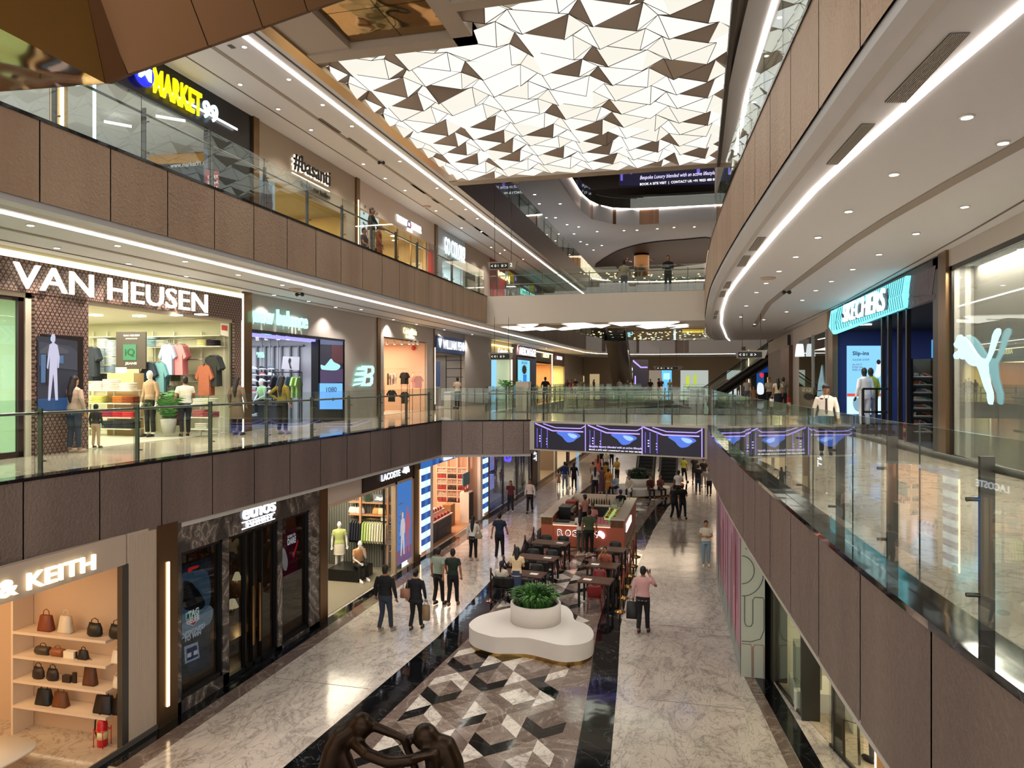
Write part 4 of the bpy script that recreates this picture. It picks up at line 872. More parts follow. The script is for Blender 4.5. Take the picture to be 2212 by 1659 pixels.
ytext('VAN HEUSEN', 17.9, 269, 304, yz(283, 727, 17.9), .055, tw, .045, depth=.006, bold=.02, parent=r); ytext('INTRODUCING', 17.9, 274, 299, yz(283, 733, 17.9), .035, tw, .045, depth=.006, parent=r)
for px, c, lb, n, top in ((345, '#5f8f9a', 'teal grey shirt hanging on the lower rail', 3, 775), (362, '#9db4d0', 'pale blue shirt hanging at the front of the upper rail', 3, 736), (385, '#d77f86', 'pink short sleeved shirt hanging on the upper rail', 3, 736), (442, '#a25c40', 'rust brown shirt hanging on the right rail', 3, 780), (196, '#262d3a', 'dark navy jacket hanging left of the blue shirt stacks', 3, 742), (322, '#1a2638', 'navy shirt hanging behind the mannequin in the tan jacket', 3, 775), (458, '#20231f', 'dark trousers hanging at the right end of the clothing shop', 3, 760), (367, '#34362c', 'olive jacket hanging low beside the palm', 3, 826)):
    for k in range(n):
        Y = YV-.5+k*.14; p = WY(px+k*4, top, Y); garment(c, (p.x, Y, p.z-.1), pi/2-.25, lb+('' if k == 0 else ', further back'), 'garments on the rails of the lattice fronted shop', sc=(1.25, 1.15, 1.25))
q = M(); q.tube([(WY(325, 735, YV).x, YV-.1, yz(385, 733, YV)), (WY(470, 735, YV).x, YV-.1, yz(385, 733, YV))], .015, STEEL); q.tube([(WY(420, 775, YV).x, YV-.3, yz(440, 777, YV)), (WY(472, 775, YV).x, YV-.3, yz(440, 777, YV))], .015, STEEL); q.obj('hanging_rail', label='steel hanging rails along the far wall of the clothing shop', cat='clothes rail')
# tiered tables
def tier(px0, px1, Y, rows, label):
    x0_, x1_ = WY(px0, 850, Y).x, WY(px1, 850, Y).x; r = T('display_rack', label, 'display rack', ((x0_+x1_)/2, Y, F1+.012)); m = mt('#e2e0d4', .4)
    for py, stacks in rows:
        z = yz((px0+px1)/2, py, Y); q = M(); q.box(x0_, x1_, Y-.25, Y+.25, z-.03, z, m); q.obj('shelf', r)
        for px, c, n in stacks:
            for j in range(n): folded((WY(px, py, Y).x, Y-.1, z+.002+j*.05), c, 'folded shirt in the coloured stacks on the tiered white racks', 'folded shirts on the tiered racks', .36, .28, .048)
    for xx in (x0_+.04, (x0_+x1_)/2, x1_-.04): q = M(); q.box(xx-.02, xx+.02, Y+.1, Y+.14, F1+.012, yz((px0+px1)/2, rows[0][0], Y), m); q.obj('upright', r)
    return r
tier(184, 297, 17.1, [(842, [(202, '#e6e0d2', 3), (222, '#d9cfc2', 5), (247, '#d5cbbf', 6), (283, '#dcd5c8', 4)]), (870, [(202, '#d9d5a8', 4), (222, '#cfc56a', 4), (268, '#b5651b', 4), (288, '#8a3d16', 4)]), (900, [(222, '#b3496a', 3), (246, '#8f1f3f', 3), (268, '#b01c2c', 3), (288, '#c22a34', 3)]), (924, [(222, '#7fc9c4', 4), (246, '#1c2233', 4), (268, '#191c28', 4), (290, '#171922', 4)])], 'white four tier rack of folded shirts in the middle of the clothing shop')
tier(425, 470, 17.5, [(872, [(440, '#d9d3c8', 3), (458, '#c7c2b0', 3)]), (900, [(440, '#a45a5e', 4), (460, '#7d2f3a', 3)]), (925, [(445, '#c9c3b4', 3)])], 'small white rack at the right side of the clothing shop')
r = T('display_table', 'light wooden box table with card sign in front of the jeans board', 'table', (WY(270, 830, 17.6).x, 17.6, F1+.012)); x0_, x1_ = WY(243, 830, 17.6).x, WY(300, 830, 17.6).x
q = M(); q.box(x0_, x1_, 17.4, 17.8, F1+.012, yz(270, 806, 17.6), mt('#c9a877', .5)); q.obj('table_body', r); q = M(); q.box(x0_+.25, x1_-.3, 17.45, 17.47, yz(270, 806, 17.6), yz(270, 796, 17.6)+.03, mt('#f0ecdf', .5)); q.obj('card_sign', r)
r = T('poster', 'small red and white offer card on the right jamb of the clothing shop', 'poster', (WY(485, 710, 18.3).x, 18.3, 7.5)); drawY('card', 18.3, [(477, 698), (494, 700), (494, 727), (477, 724)], mt('#e2dfd8', .5), 0, r); drawY('card_image', 18.3, [(480, 702), (492, 704), (492, 715), (480, 713)], mt('#b52a22', .5), .02, r)
for px, py in ((207, 657), (301, 670), (380, 683), (435, 690)): q = M(); p = WY(px, py, 15.9 if px < 250 else 16.4); q.box(p.x-.12, p.x+.12, p.y-.12, p.y+.12, 8.5, 8.53, em('#fffbe8', 4)); q.obj('ceiling_lamp', label='square downlight in the ceiling of the lattice fronted shop', cat='lamp', group='square downlights in the clothing shop')
# --- shoe shop
r = T('black_portal', 'thin black frame round the shoe shop opening', 'frame', (XF, 22.9, F1)); q = M(); q.box(XF-.1, XF+.03, 19.82, 26.0, 8.3, 8.38, BLK); q.box(XF-.1, XF+.03, 19.8, 19.86, F1, 8.38, BLK); q.box(XF-.1, XF+.03, 25.93, 26.0, F1, 8.38, BLK); q.obj('frame', r); q = M(); q.box(XF-.6, XF-.12, 19.9, 25.9, 8.2, 8.28, em('#8a86ff', 1.5, 'AUTO')); q.obj('violet_light', r)
NBS = em('#a9fff0', 1.4, 'AUTO')
r = T('shop_sign', 'rounded pale turquoise lit two word sign above the shoe shop', 'sign', (XF, 21, 8.45))
text('new balance', (XF+.12, yc(539, XF), zc(600, 700, XF)-.06), (0, 1, 0), (0, 0, 1), yc(655, XF)-yc(539, XF), .52, NBS, depth=.08, bold=.035, parent=r)
r = T('wall_emblem', 'lit two letter emblem with slashed left side on the grey wall', 'emblem', (XF, 27.5, 6.2))
em1 = [(777, 790), (800, 790), (803, 795), (803, 805), (799, 811), (801, 817), (800, 828), (795, 834), (775, 834), (777, 829), (757, 834), (760, 829), (779, 826), (780, 823), (760, 824), (763, 818), (782, 815), (783, 812), (762, 811), (765, 805), (784, 803), (785, 800), (766, 799), (770, 793), (776, 794)]
draw('emblem_shape', XF, em1, NBS, .08, r, th=.04)
draw('emblem_gap', XF, [(788, 795), (796, 796), (796, 804), (787, 808)], CB, .125, r, th=.004); draw('emblem_gap', XF, [(785, 816), (794, 816), (793, 826), (783, 829)], CB, .125, r, th=.004)
q = r
r = T('advertising_screen', 'tall screen showing a pale running shoe beside the shoe shop', 'screen', (XF, 25, F1)); y0, y1 = yc(688, XF), yc(742, XF)
q = M(); q.box(XF-.3, XF-.02, y0, y1, F1, 8.28, BLK); q.obj('screen_frame', r); Xp = XF
draw('screen_image', Xp, [(691, 722), (740, 726), (740, 826), (691, 828)], em('#171a36', .8), .0, r); draw('screen_image', Xp, [(691, 722), (740, 726), (740, 746), (691, 744)], em('#5d6a92', .7), .01, r); draw('screen_image', Xp, [(715, 745), (740, 747), (740, 785), (715, 784)], em('#5e2634', .6), .01, r); draw('screen_image', Xp, [(691, 800), (740, 797), (740, 826), (691, 828)], em('#4b3a66', .7), .01, r)
draw('screen_image', Xp, smooth([(692, 788), (700, 790), (706, 784), (714, 775), (720, 782), (732, 788), (733, 794), (724, 800), (700, 799), (693, 797)]), em('#a8e6e8', .9), .02, r)
draw('screen_image', Xp, [(690, 828), (739, 828), (739, 884), (690, 884)], em('#6fb4ff', 1.0), .01, r); wtext('1080', Xp, 704, 726, zc(715, 847, Xp), .19, mt('#0c1a3a', .5), .02, depth=.004, parent=r); wtext('8', Xp, 716, 721, zc(715, 866, Xp), .12, mt('#0c1a3a', .5), .02, depth=.004, bold=.06, parent=r)
YN = 25.5
vshelf(539, 592, (797, 810, 823, 836, 848, 861, 874), 'grey wall shelving of running shoes in the shoe shop', Y=YN, col='#9a9ca2', ups=(555, 573, 591))
SHO = {}
def shoe(loc, col, label, rz=0, s=1.0):
    if col not in SHO:
        q = M(); m = mt(col, .6); q.rings([[Vector((x, y*k, z)) for x, y in ((-.14, -.03), (-.05, -.04), (.07, -.045), (.15, -.02), (.15, .02), (.07, .045), (-.05, .04), (-.14, .03))] for z, k in ((0, 1), (.03, 1.05))], mt('#e8e8e8', .5))
        q.rings([[Vector(((-.13 if t < 2 or t > 5 else .13)*kx+sh, y*k, z)) for t, y in enumerate((-.02, -.035, -.035, -.015, .015, .035, .035, .02))] for z, k, kx, sh in ((.03, 1, 1, 0), (.06, .95, .9, -.01), (.09, .7, .5, -.05), (.11, .6, .42, -.06))], m)
        o = q.obj('running_shoe', None, label, 'shoe', 'shoes on the shelves', local=True); o.location = loc; o.rotation_euler = (0, 0, rz); SHO[col] = o; return o
    o = SHO[col].copy(); C.objects.link(o); o.location = loc; o.rotation_euler = (0, 0, rz); o['label'] = label; return o
for ri, py in enumerate((797, 810, 823, 836, 848)):
    for pi_, px in enumerate((545, 563, 582)): p = WY(px, py, YN); shoe((p.x, YN+.12, p.z+.002), ['#e6e6e4', '#22262c', '#5a6f80', '#c86a6a', '#dfe2d8'][(ri*2+pi_) % 5], 'running shoe on the grey shelves at the left of the shoe shop', 0, 1)
q = M(); xa, xb = WY(540, 745, 25.9).x, WY(656, 745, 25.9).x
for pu in (555, 573, 591, 608, 627, 645): xx = WY(pu, 745, 25.9).x; q.box(xx-.03, xx+.03, 25.86, 25.98, F1, yz(600, 746, 25.9), mt('#77797e', .4))
q.box(xa, xb, 25.84, 25.98, yz(600, 748, 25.9), yz(600, 745, 25.9), mt('#77797e', .4)); q.obj('wall_frame', label='grey upright frame dividing the far wall of the shoe shop', cat='frame')
r = T('shop_sign', 'small white lit two line words on the far wall of the shoe shop', 'sign', (WY(562, 765, 25.7).x, 25.7, 7)); ytext('FRESH', 25.7, 554, 570, yz(562, 767, 25.7), .12, NBS, .0, depth=.01, bold=.06, parent=r); ytext('FOAM', 25.7, 557, 571, yz(562, 773, 25.7), .12, NBS, .0, depth=.01, bold=.06, parent=r)
r = T('poster', 'grey poster of a running figure on the far wall of the shoe shop', 'poster', (WY(628, 780, 25.3).x, 25.3, 6)); drawY('poster_panel', 25.3, [(612, 770), (648, 771), (647, 800), (609, 797)], mt('#b5b2b6', .6), 0, r, th=.03)
drawY('poster_figure', 25.3, smooth([(627, 773), (630, 778), (628, 786), (631, 795), (628, 796), (626, 787), (624, 780)], 2), mt('#1e1e22', .6), .04, r)
for k, (px, c) in enumerate(((592, '#15171a'), (606, '#20303a'), (622, '#3d5a74'), (635, '#b6d87a'), (645, '#a9cf70'))): p = WY(px, 808, 24.2+.05*k); garment(c, (p.x, p.y, p.z-.1), .2, ['black', 'dark', 'blue', 'lime green', 'second lime green'][k]+' sports top hanging behind the seated pale mannequin', 'sports tops in the shoe shop', sc=(1.2, 1.2, 1.1))
q = M(); p0, p1 = WY(588, 804, 24.3), WY(652, 804, 24.3); q.tube([p0, p1], .02, BLK); q.tube([p0, (p0.x, 24.3, F1+.02)], .02, BLK); q.tube([p1, (p1.x, 24.3, F1+.02)], .02, BLK); q.obj('clothes_rail', label='black clothes rail in the shoe shop', cat='clothes rail')
for px in (556, 575, 601, 622): p = WY(px, 712, 22.5); q = M(); q.lathe([(.06, 0), (.07, .2)], (p.x, p.y, 8.2), mt('#d8d8d8', .4), 10); q.lathe([(.055, -.005), (.055, 0)], (p.x, p.y, 8.2), em('#ffffff', 5), 10); q.obj('track_spotlight', label='white track spotlight under the black ceiling of the shoe shop', cat='lamp', group='track spotlights in the shoe shop')
r = T('exit_sign', 'small green exit sign hanging in the shoe shop', 'sign', WY(574, 722, 24)); p = WY(574, 722, 24); q = M(); q.box(p.x-.22, p.x+.22, 24, 24.03, p.z-.12, p.z+.1, em('#25c08c', 1)); q.obj('sign_panel', r)
# --- underwear shop
YK = 34.4; CKY = em('#fff5a8', 1.8, 'AUTO')
r = T('shop_sign', 'small yellow lit two line sign over the peach coloured shop', 'sign', (XF, 33, 9)); wtext('Calvin Klein', XF, 869, 897, zc(880, 722, XF), .3, CKY, .05, depth=.03, bold=.02, parent=r); wtext('Underwear', XF, 874, 892, zc(880, 731, XF), .17, CKY, .05, depth=.03, bold=.02, parent=r)
for px0, px1, tops, lb in ((830, 880, (797,), 'copper framed clothes stand at the left of the peach coloured shop'), (867, 884, (818, 834, 852), 'narrow white frame stand with dark garments in the peach coloured shop'), (891, 908, (804,), 'slim copper frame stand at the right of the peach coloured shop')):
    p0, p1 = WY(px0, tops[0], 33), WY(px1, tops[0], 33); r = T('clothes_stand', lb, 'clothes stand', ((p0.x+p1.x)/2, 33, F1+.012)); fm = mt('#b98a74', .35, .6)
    q = M(); q.tube([(p0.x, 33, F1+.02), p0, p1, (p1.x, 33, F1+.02)], .02, fm); q.obj('frame', r)
    for t in tops[1:]: z = yz(px0, t, 33); q = M(); q.box(p0.x, p1.x, 32.9, 33.1, z, z+.02, fm); q.obj('shelf', r)
for k, (px, py, c) in enumerate(((838, 802, '#2b2522'), (845, 802, '#cfc6bc'), (852, 800, '#c9c0b6'), (871, 800, '#1a1818'), (876, 800, '#1d1a1a'), (874, 842, '#211c1c'), (898, 808, '#d7a7a2'), (904, 808, '#cf9d98'), (846, 838, '#18191c'))): p = WY(px, py, 32.9); garment(c, (p.x, 32.9, p.z-.1), .5+.2*k, ['black top', 'pale top', 'second pale top', 'black set', 'second black set', 'low dark set', 'pink set', 'second pink set', 'dark shorts'][k]+' hanging in the peach coloured shop', 'garments in the peach shop', sc=(1, .8, .8))
r = T('fire_bell', 'small red round fire bell on the far wall of the peach coloured shop', 'alarm', WY(893, 752, 34.9)); p = WY(893, 752, 34.9); q = M(); q.ball(p, (.12, .06, .12), mt('#c2302a', .4)); q.obj('bell', r)
for k, px in enumerate((836, 852, 868, 884, 893, 902)): p = WY(px, 737, 31.5); q = M(); q.lathe([(.05, 0), (.06, .16)], (p.x, p.y, 8.45), WHT, 10); q.lathe([(.05, -.005), (.05, 0)], (p.x, p.y, 8.45), em('#fff3dd', 5), 10); q.obj('track_spotlight', label='white track spotlight in the peach coloured shop', cat='lamp', group='track spotlights in the peach shop')
# --- pen shop and following
r = T('shop_sign', 'dark navy lit board with white capital letters and a shield emblem', 'sign', (XF, 38.5, 8.4)); q = M(); q.box(XF+.02, XF+.14, 36.15, 41.0, 8.28, 9.15, em('#17304f', .7)); q.obj('board', r); text('WILLIAM PENN', (XF+.17, 37.0, 8.48), (0, 1, 0), (0, 0, 1), 3.9, .5, SW, depth=.02, bold=.03, parent=r)
q = M(); q.ext([(XF+.17, 36.3+u_, 8.5+v_) for u_, v_ in ((0, .5), (.5, .5), (.42, .2), (.25, 0), (.08, .2))], (.02, 0, 0), SW); q.obj('emblem', r)
q = M(); q.box(XF+.08, XF+.1, 35.98, 36.04, F1+.3, 8.5, LEDW); q.obj('led_strip', label='warm light line left of the pen shop', cat='light strip')
r = T('poster', 'tall blue poster at the left of the pen shop', 'poster', (WY(946, 800, 40.5).x, 40.5, F1+.5)); drawY('poster_panel', 40.5, [(939, 781), (951, 781), (951, 835), (939, 835)], em('#16365e', .8), 0, r, th=.03)
r = T('display_counter', 'white pedestal counter in the pen shop', 'counter', (WY(973, 860, 37.8).x, 37.8, F1+.012)); p0, p1 = WY(963, 845, 37.8), WY(980, 845, 37.8); q = M(); q.box(p0.x, p1.x, 37.5, 38.1, F1+.012, yz(970, 846, 37.8), WHT); q.obj('counter_body', r)
r = T('shelf_stand', 'dark metal stand with glass shelves in the pen shop', 'shelf', (WY(985, 800, 39.5).x, 39.5, F1+.012)); x0_, x1_ = WY(966, 800, 39.5).x, WY(998, 800, 39.5).x
for py in (779, 797, 815): z = yz(980, py, 39.5); q = M(); q.box(x0_, x1_, 39.3, 39.7, z, z+.03, BLK); q.obj('shelf', r)
for xx in (x0_, x1_): q = M(); q.box(xx-.02, xx+.02, 39.3, 39.34, F1+.012, 8.2, BLK); q.obj('upright', r)
r = T('shop_sign', 'cursive white lettering on a yellow lit recess above the green lit shop', 'sign', (XF, 49, 8.9)); q = M(); q.box(XF+.0, XF+.03, 47.0, 52.4, 8.6, 9.15, mt('#d6c38a', .4)); q.box(XF+.03, XF+.2, 47.0, 52.4, 9.13, 9.2, em('#ffe08a', 3)); q.obj('recess', r); text('Columbia', (XF+.1, 48.5, 8.62), (0, 1, 0), (0, 0, 1), 2.6, .4, SW, depth=.02, slant=.3, parent=r)
q = M(); q.box(XF+.02, XF+.1, 52.3, 52.5, F1+.1, 9.1, em('#fff0c0', 3)); q.obj('led_strip', label='bright vertical light edge right of the green lit shop', cat='light strip')
r = T('poster', 'narrow pale blue lit poster at the left of the green lit shop', 'poster', (XF, 47.2, F1)); q = M(); q.box(XF+.02, XF+.05, 46.85, 48.2, F1+.1, 8.3, em('#8fd0ff', .9)); q.obj('poster_panel', r)
r = T('shop_sign', 'white capital letters on brown band above the blue jeans poster', 'sign', (XF, 57, 8.8)); text('AMERICAN EAGLE', (XF+.1, 54.6, 8.75), (0, 1, 0), (0, 0, 1), 6.0, .62, SW, depth=.02, bold=.03, parent=r)
r = T('advertising_screen', 'blue lit jeans poster with a palm headed figure', 'poster', (XF, 57, F1)); yA, yB = yc(1118, XF), yc(1143, XF); q = M(); q.box(XF-.1, XF+.03, 54.2, 60.8, F1, 8.6, mt('#10203c', .4)); q.obj('frame', r); q = M(); q.box(XF+.03, XF+.06, yA, yB, F1+.2, 8.35, em('#7fd4f5', .9)); q.obj('poster_panel', r)
q = M(); q.box(XF+.06, XF+.065, yA+1.6, yB-1.2, F1+1.1, F1+2.0, em('#1f7ad8', .9)); q.obj('poster_image', r); q = M()
for k in range(14): a_ = k*2*pi/14; c_ = Vector((XF+.07, (yA+yB)/2, F1+2.4)); q.ext([c_+Vector((0, .3*cos(a_-.2), .15*sin(a_-.2))), c_+Vector((0, 1.3*cos(a_), .6*sin(a_))), c_+Vector((0, .3*cos(a_+.25), .15*sin(a_+.25)))], (.004, 0, 0), BLK)
q.ball((XF+.07, (yA+yB)/2, F1+2.4), (.005, .8, .36), BLK); q.obj('poster_image', r); text('GREAT JEANS', (XF+.07, yA+1, 8.0), (0, 1, 0), (0, 0, 1), yB-yA-2, .25, em('#2a6aa8', .8), depth=.004, bold=.04, parent=r)
r = T('shop_sign', 'yellow lit letters on black band over the orange lit shop', 'sign', (XF, 64, 8.6)); text('ARROW', (XF+.1, 63.6, 8.8), (0, 1, 0), (0, 0, 1), 2.8, .4, CKY, depth=.02, bold=.03, parent=r); q = M(); q.box(XF+.02, XF+.08, 61.2, 68.3, 9.2, 9.27, LEDW); q.box(XF+.02, XF+.08, 68.1, 68.2, F1+.1, 9.2, LEDW); q.obj('light_edge', r)
r = T('shop_sign', 'small white words over the pale yellow shop at the end of the row', 'sign', (XF, 71, 8.6)); text('U.S. POLO', (XF+.1, 70.3, 8.8), (0, 1, 0), (0, 0, 1), 2.8, .35, SW, depth=.02, bold=.03, parent=r)
# ================================================================ SECOND FLOOR LEFT SHOPS
a, b = XS-.12, XS+.02
room(-19.3, XS-.1, 4, 19.9, F2, 14.0, '#c6c8c2', FTW, '#b9b9b4', 420, '#f2f4ff')
room(-18.5, XS-.1, 21.3, 26.3, F2, 13.4, '#b59a62', FTW, '#8f8059', 170, '#ffe3a0')
room(-18.5, XS-.1, 27.5, 35.4, F2, 14.0, '#d8bf98', FTW, '#c9b08c', 300, '#ffd9a0')
room(-18.5, XS-.1, 37.6, 41.2, F2, 13.6, '#d8e0e0', FTW, '#c9cfd0', 160, '#e8f4ff')
mb = M()
mb.box(a, b, 4, 20.0, 14.0, G3, mt('#0c0b0c', .3)); mb.box(a, b, 17.9, 19.98, F2, 14.0, mt('#0f0f10', .3)); mb.box(a, b+.08, 20.0, 20.3, F2, G3, BRONZE)
mb.box(a, b, 20.3, 27.1, 13.35, G3, mt('#9f8e7b', .5)); mb.box(a, b, 20.3, 21.3, F2, 13.35, mt('#7f8f9a', .4)); mb.box(a, b, 26.3, 27.1, F2, 13.35, mt('#9f8e7b', .5)); mb.box(a, b+.08, 27.1, 27.4, F2, G3, BRONZE)
mb.box(a, b, 27.4, 36.4, 13.95, G3, mt('#c4b3a6', .5)); mb.box(a, b, 35.5, 36.3, F2, 13.95, mt('#c4b3a6', .5)); mb.box(a, b+.08, 36.35, 36.7, F2, G3, BRONZE)
mb.box(a, b, 36.7, 41.6, 13.6, G3, mt('#aab0b8', .5)); mb.box(a, b, 36.7, 37.6, F2, 13.6, mt('#8d929a', .5)); mb.box(a, b, 41.2, 41.6, F2, 13.6, mt('#c9cccf', .5)); mb.box(a, b, 41.6, 47, F2, G3, mt('#a08f80', .5)); mb.box(a, b, 47, 54, F2, G3, mt('#8c1d22', .5)); mb.box(a, b, 54, 95, F2, G3, mt('#6d5a50', .5))
struct(mb, 'wall_left')
r = T('shop_sign', 'black sign band with yellow block letters and white lit numerals', 'sign', (XS, 15, 14.1))
YE = em('#ffe800', 1.5, 'AUTO'); CW = em('#c9f4ff', 1.8, 'AUTO')
y9a, y9b = yc(323, XS), yc(427, XS)
text('MARKET', (XS+.1, y9a, 14.16), (0, 1, 0), (0, 0, 1), y9b-y9a, .66, YE, depth=.05, bold=.035, parent=r); text('99', (XS+.12, yc(429, XS), 14.2), (0, 1, 0), (0, 0, 1), yc(461, XS)-yc(429, XS), .5, CW, depth=.05, bold=.03, parent=r)
q = M(); q.box(XS+.08, XS+.1, yc(303, XS), yc(507, XS), 14.36, 14.42, em('#ffffff', 3, 'AUTO')); q.obj('light_bar', r)
q = M(); yq = yc(300, XS); q.ext([(XS+.12, yq+.33*cos(t), 14.5+.33*sin(t)) for t in [i*pi/12 for i in range(24)]], (.05, 0, 0), em('#1422e0', 1.2)); q.obj('round_emblem', r); text('M', (XS+.18, yq-.22, 14.33), (0, 1, 0), (0, 0, 1), .44, .32, CW, depth=.02, bold=.04, parent=r)
for px, c, lb in ((130, LEDW, 'warm vertical light line on the beige post behind the upper left glass'), (200, em('#a9e2ff', 3, 'AUTO'), 'cold blue vertical light line in the upper left shop window')):
    q = M(); y = yc(px, XS); q.box(XS+.03, XS+.07, y-.03, y+.03, F2+.1, 14.0, c); q.obj('led_strip', label=lb, cat='light strip')
q = M(); q.box(a, b, yc(115, XS), yc(145, XS), F2, 14.0, mt('#c7b08c', .5)); struct(q, 'wall_left')
YM = 19.5
def mk(n, pts, m, off, parent, label=None): return drawY(n, YM, pts, m, off, parent, label)
r = T('hanging_sign', 'orange ribbon shaped pay here sign in the upper left shop', 'sign', WY(340, 315, YM)); mk('sign_panel', [(323, 310), (328, 307), (359, 307), (362, 312), (358, 320), (362, 328), (328, 331), (323, 324), (326, 317)], mt('#c98b3c', .5), .0, r)
ytext('PAY', YM, 334, 347, yz(340, 324, YM), .1, mt('#5a3a18', .5), .02, depth=.01, bold=.03, parent=r); ytext('HERE', YM, 333, 348, yz(340, 332, YM), .09, mt('#5a3a18', .5), .02, depth=.01, bold=.03, parent=r)
r = T('service_counter', 'long dark counter with white web address inside the upper left shop', 'counter', WY(400, 370, YM)); mk('counter_front', [(342, 352), (470, 348), (470, 420), (342, 420)], mt('#2c3036', .5), 0, r); mk('counter_top', [(322, 334), (470, 330), (470, 350), (322, 356)], mt('#c98f3a', .5), .02, r)
ytext('www.market99.com', YM, 370, 458, yz(400, 361, YM), .15, mt('#e6e6e6', .5), .03, depth=.01, bold=.02, parent=r)
r = T('poster', 'red and white super saver poster in the upper left shop window', 'poster', WY(460, 390, 17.8)); drawY('poster_panel', 17.8, [(444, 366), (473, 370), (473, 415), (444, 412)], mt('#8f2026', .5), 0, r)
for s_, py in (('SUPER', 386), ('SAVER', 398), ('DEAL', 410)): ytext(s_, 17.8, 450, 473, yz(460, py, 17.8), .09, mt('#eadfdc', .5), .02, depth=.008, bold=.03, parent=r)
for p0, p1 in (((225, 203), (284, 193)), ((337, 259), (400, 249))): q = M(); A = WY(*p0, 12.0+4); B = WY(*p1, 16.5); A.z = B.z = 13.7; q.tube([A, B], .035, em('#ffffff', 4)); q.obj('tube_light', label=['straight tube light hanging at the left of the upper left shop', 'straight tube light hanging in the middle of the upper left shop'][p0[0] > 300], cat='lamp')
r = T('exit_sign', 'green exit sign in the cosy yellow lit shop on the upper floor', 'sign', WY(641, 418, 25)); p = WY(641, 418, 25); q = M(); q.box(p.x-.3, p.x+.3, 25, 25.03, p.z-.12, p.z+.12, em('#35c07a', 1)); q.obj('sign_panel', r)
r = T('poster', 'blue grey poster of a long haired person in the upper shop window', 'poster', (XS, 20.7, F2)); q = M(); q.box(XS+.02, XS+.05, 20.35, 21.1, F2+.2, 13.2, mt('#47586a', .5)); q.obj('poster_panel', r); person_flat(20.75, F2+.3, 2.1, mt('#3a3236', .6), .055, XS, r, .35)
bs = em('#fff0d8', 1.4, 'AUTO'); bk = mt('#1c1714', .4)
r = T('shop_sign', 'dark halo lit lower case letters with a tagline on the beige upper wall', 'sign', (XS, 24, 13.8)); ya, yb2 = yc(627, XS), yc(706, XS)
text('#basanti', (XS+.05, ya, 14.05), (0, 1, 0), (0, 0, 1), yb2-ya, .62, bs, depth=.02, bold=.03, parent=r); text('#basanti', (XS+.1, ya+.03, 14.08), (0, 1, 0), (0, 0, 1), yb2-ya, .6, bk, depth=.05, bold=.01, parent=r)
q = M(); q.box(XS+.05, XS+.07, ya, yb2+.1, 13.93, 13.97, bs); q.obj('underline', r); text('kapde aur koffee', (XS+.07, ya+.6, 13.6), (0, 1, 0), (0, 0, 1), yb2-ya-.5, .22, bk, depth=.03, bold=.02, parent=r)
for k, (px, py) in enumerate(((674, 440), (692, 450), (708, 459), (722, 467), (733, 472))): p = WX(px, py, -15.2); q = M(); q.box(p.x-.08, p.x+.08, p.y-.08, p.y+.08, p.z-.12, p.z+.1, BLK); q.obj('track_spotlight', label='black track spotlight in the yellow lit upper shop', cat='lamp', group='black track spotlights in the yellow upper shop')
for k, (px, py) in enumerate(((675, 490), (694, 500), (714, 512))): p = WX(px, py, -14.6); q = M(); q.lathe([(.28, 0), (.22, .3), (.1, .55), (.06, .6)], (p.x, p.y, F2+.012), mt('#c9a96a', .7), 14); q.lathe([(.25, 0), (.22, .12)], (p.x, p.y, F2+.6), mt('#6d5a44', .7), 14); q.obj('draped_bust', label=['first cream draped bust from the left in the yellow lit upper shop', 'middle cream draped bust in the yellow lit upper shop', 'rightmost cream draped bust in the yellow lit upper shop'][k], cat='mannequin')
TW = em('#ffffff', 1.6, 'AUTO')
r = T('shop_sign', 'white spaced capitals with a small flag on the pale upper wall', 'sign', (XS, 32, 14)); text('TOMMY', (XS+.06, yc(854, XS), 14.18), (0, 1, 0), (0, 0, 1), yc(877, XS)-yc(854, XS), .32, TW, depth=.04, bold=.04, parent=r); text('HILFIGER', (XS+.06, yc(885, XS), 14.18), (0, 1, 0), (0, 0, 1), yc(907, XS)-yc(885, XS), .34, TW, depth=.04, bold=.04, parent=r); text('KIDS', (XS+.06, yc(877, XS), 13.98), (0, 1, 0), (0, 0, 1), .6, .16, TW, depth=.04, bold=.05, parent=r)
y0 = yc(878.5, XS); 
for k, (c, da, db) in enumerate((('#1b2a66', 0, .5), ('#e8e8ee', 0, .25), ('#c0202c', .25, .5))): q = M(); q.box(XS+.06+.01*k, XS+.07+.01*k, y0+da, y0+db, 14.24 if k else 14.2, 14.42 if k else 14.46, em(c, .9)); q.obj('flag', r)
r = T('poster', 'white floral lit poster at the left of the pale upper shop', 'poster', (XS, 28, F2)); q = M(); q.box(XS+.03, XS+.06, 27.5, 29.3, F2+.3, 13.85, em('#d9e8ea', .85)); q.obj('poster_panel', r); person_flat(28.4, F2+.6, 2.4, em('#a8636c', .7), .065, XS, r, .3)
for k in range(22): rn = random.Random(k); q = M(); q.ball((XS+.07, 27.6+rn.random()*1.6, F2+.5+rn.random()*2.8), (.004, .07, .05), em('#3d5a52', .6)); q.obj('poster_leaf', r)
q = M(); q.box(XS+.1, XS+.12, 27.22, 27.27, F2+.1, 14.2, em('#ffc08a', 4)); q.obj('led_strip', label='warm orange light line on the post left of the floral poster', cat='light strip')
q = M(); q.box(XS+.02, XS+.2, yc(924, XS), yc(933, XS), F2, 13.6, mt('#b5141f', .35)); q.obj('red_column', label='glossy red column at the right end of the pale upper shop', cat='column')
r = T('shop_window', 'glass front of the pale upper shop', 'window', (XS, 32, F2)); q = M(); q.box(XS-.06, XS-.05, 29.4, 34.9, F2+.05, 13.9, SHOPG); q.obj('glass_pane', r); q = M()
for yy in (31.6, 33.2): q.box(XS-.08, XS-.02, yy, yy+.06, F2, 13.9, BRASS)
q.obj('frame', r)
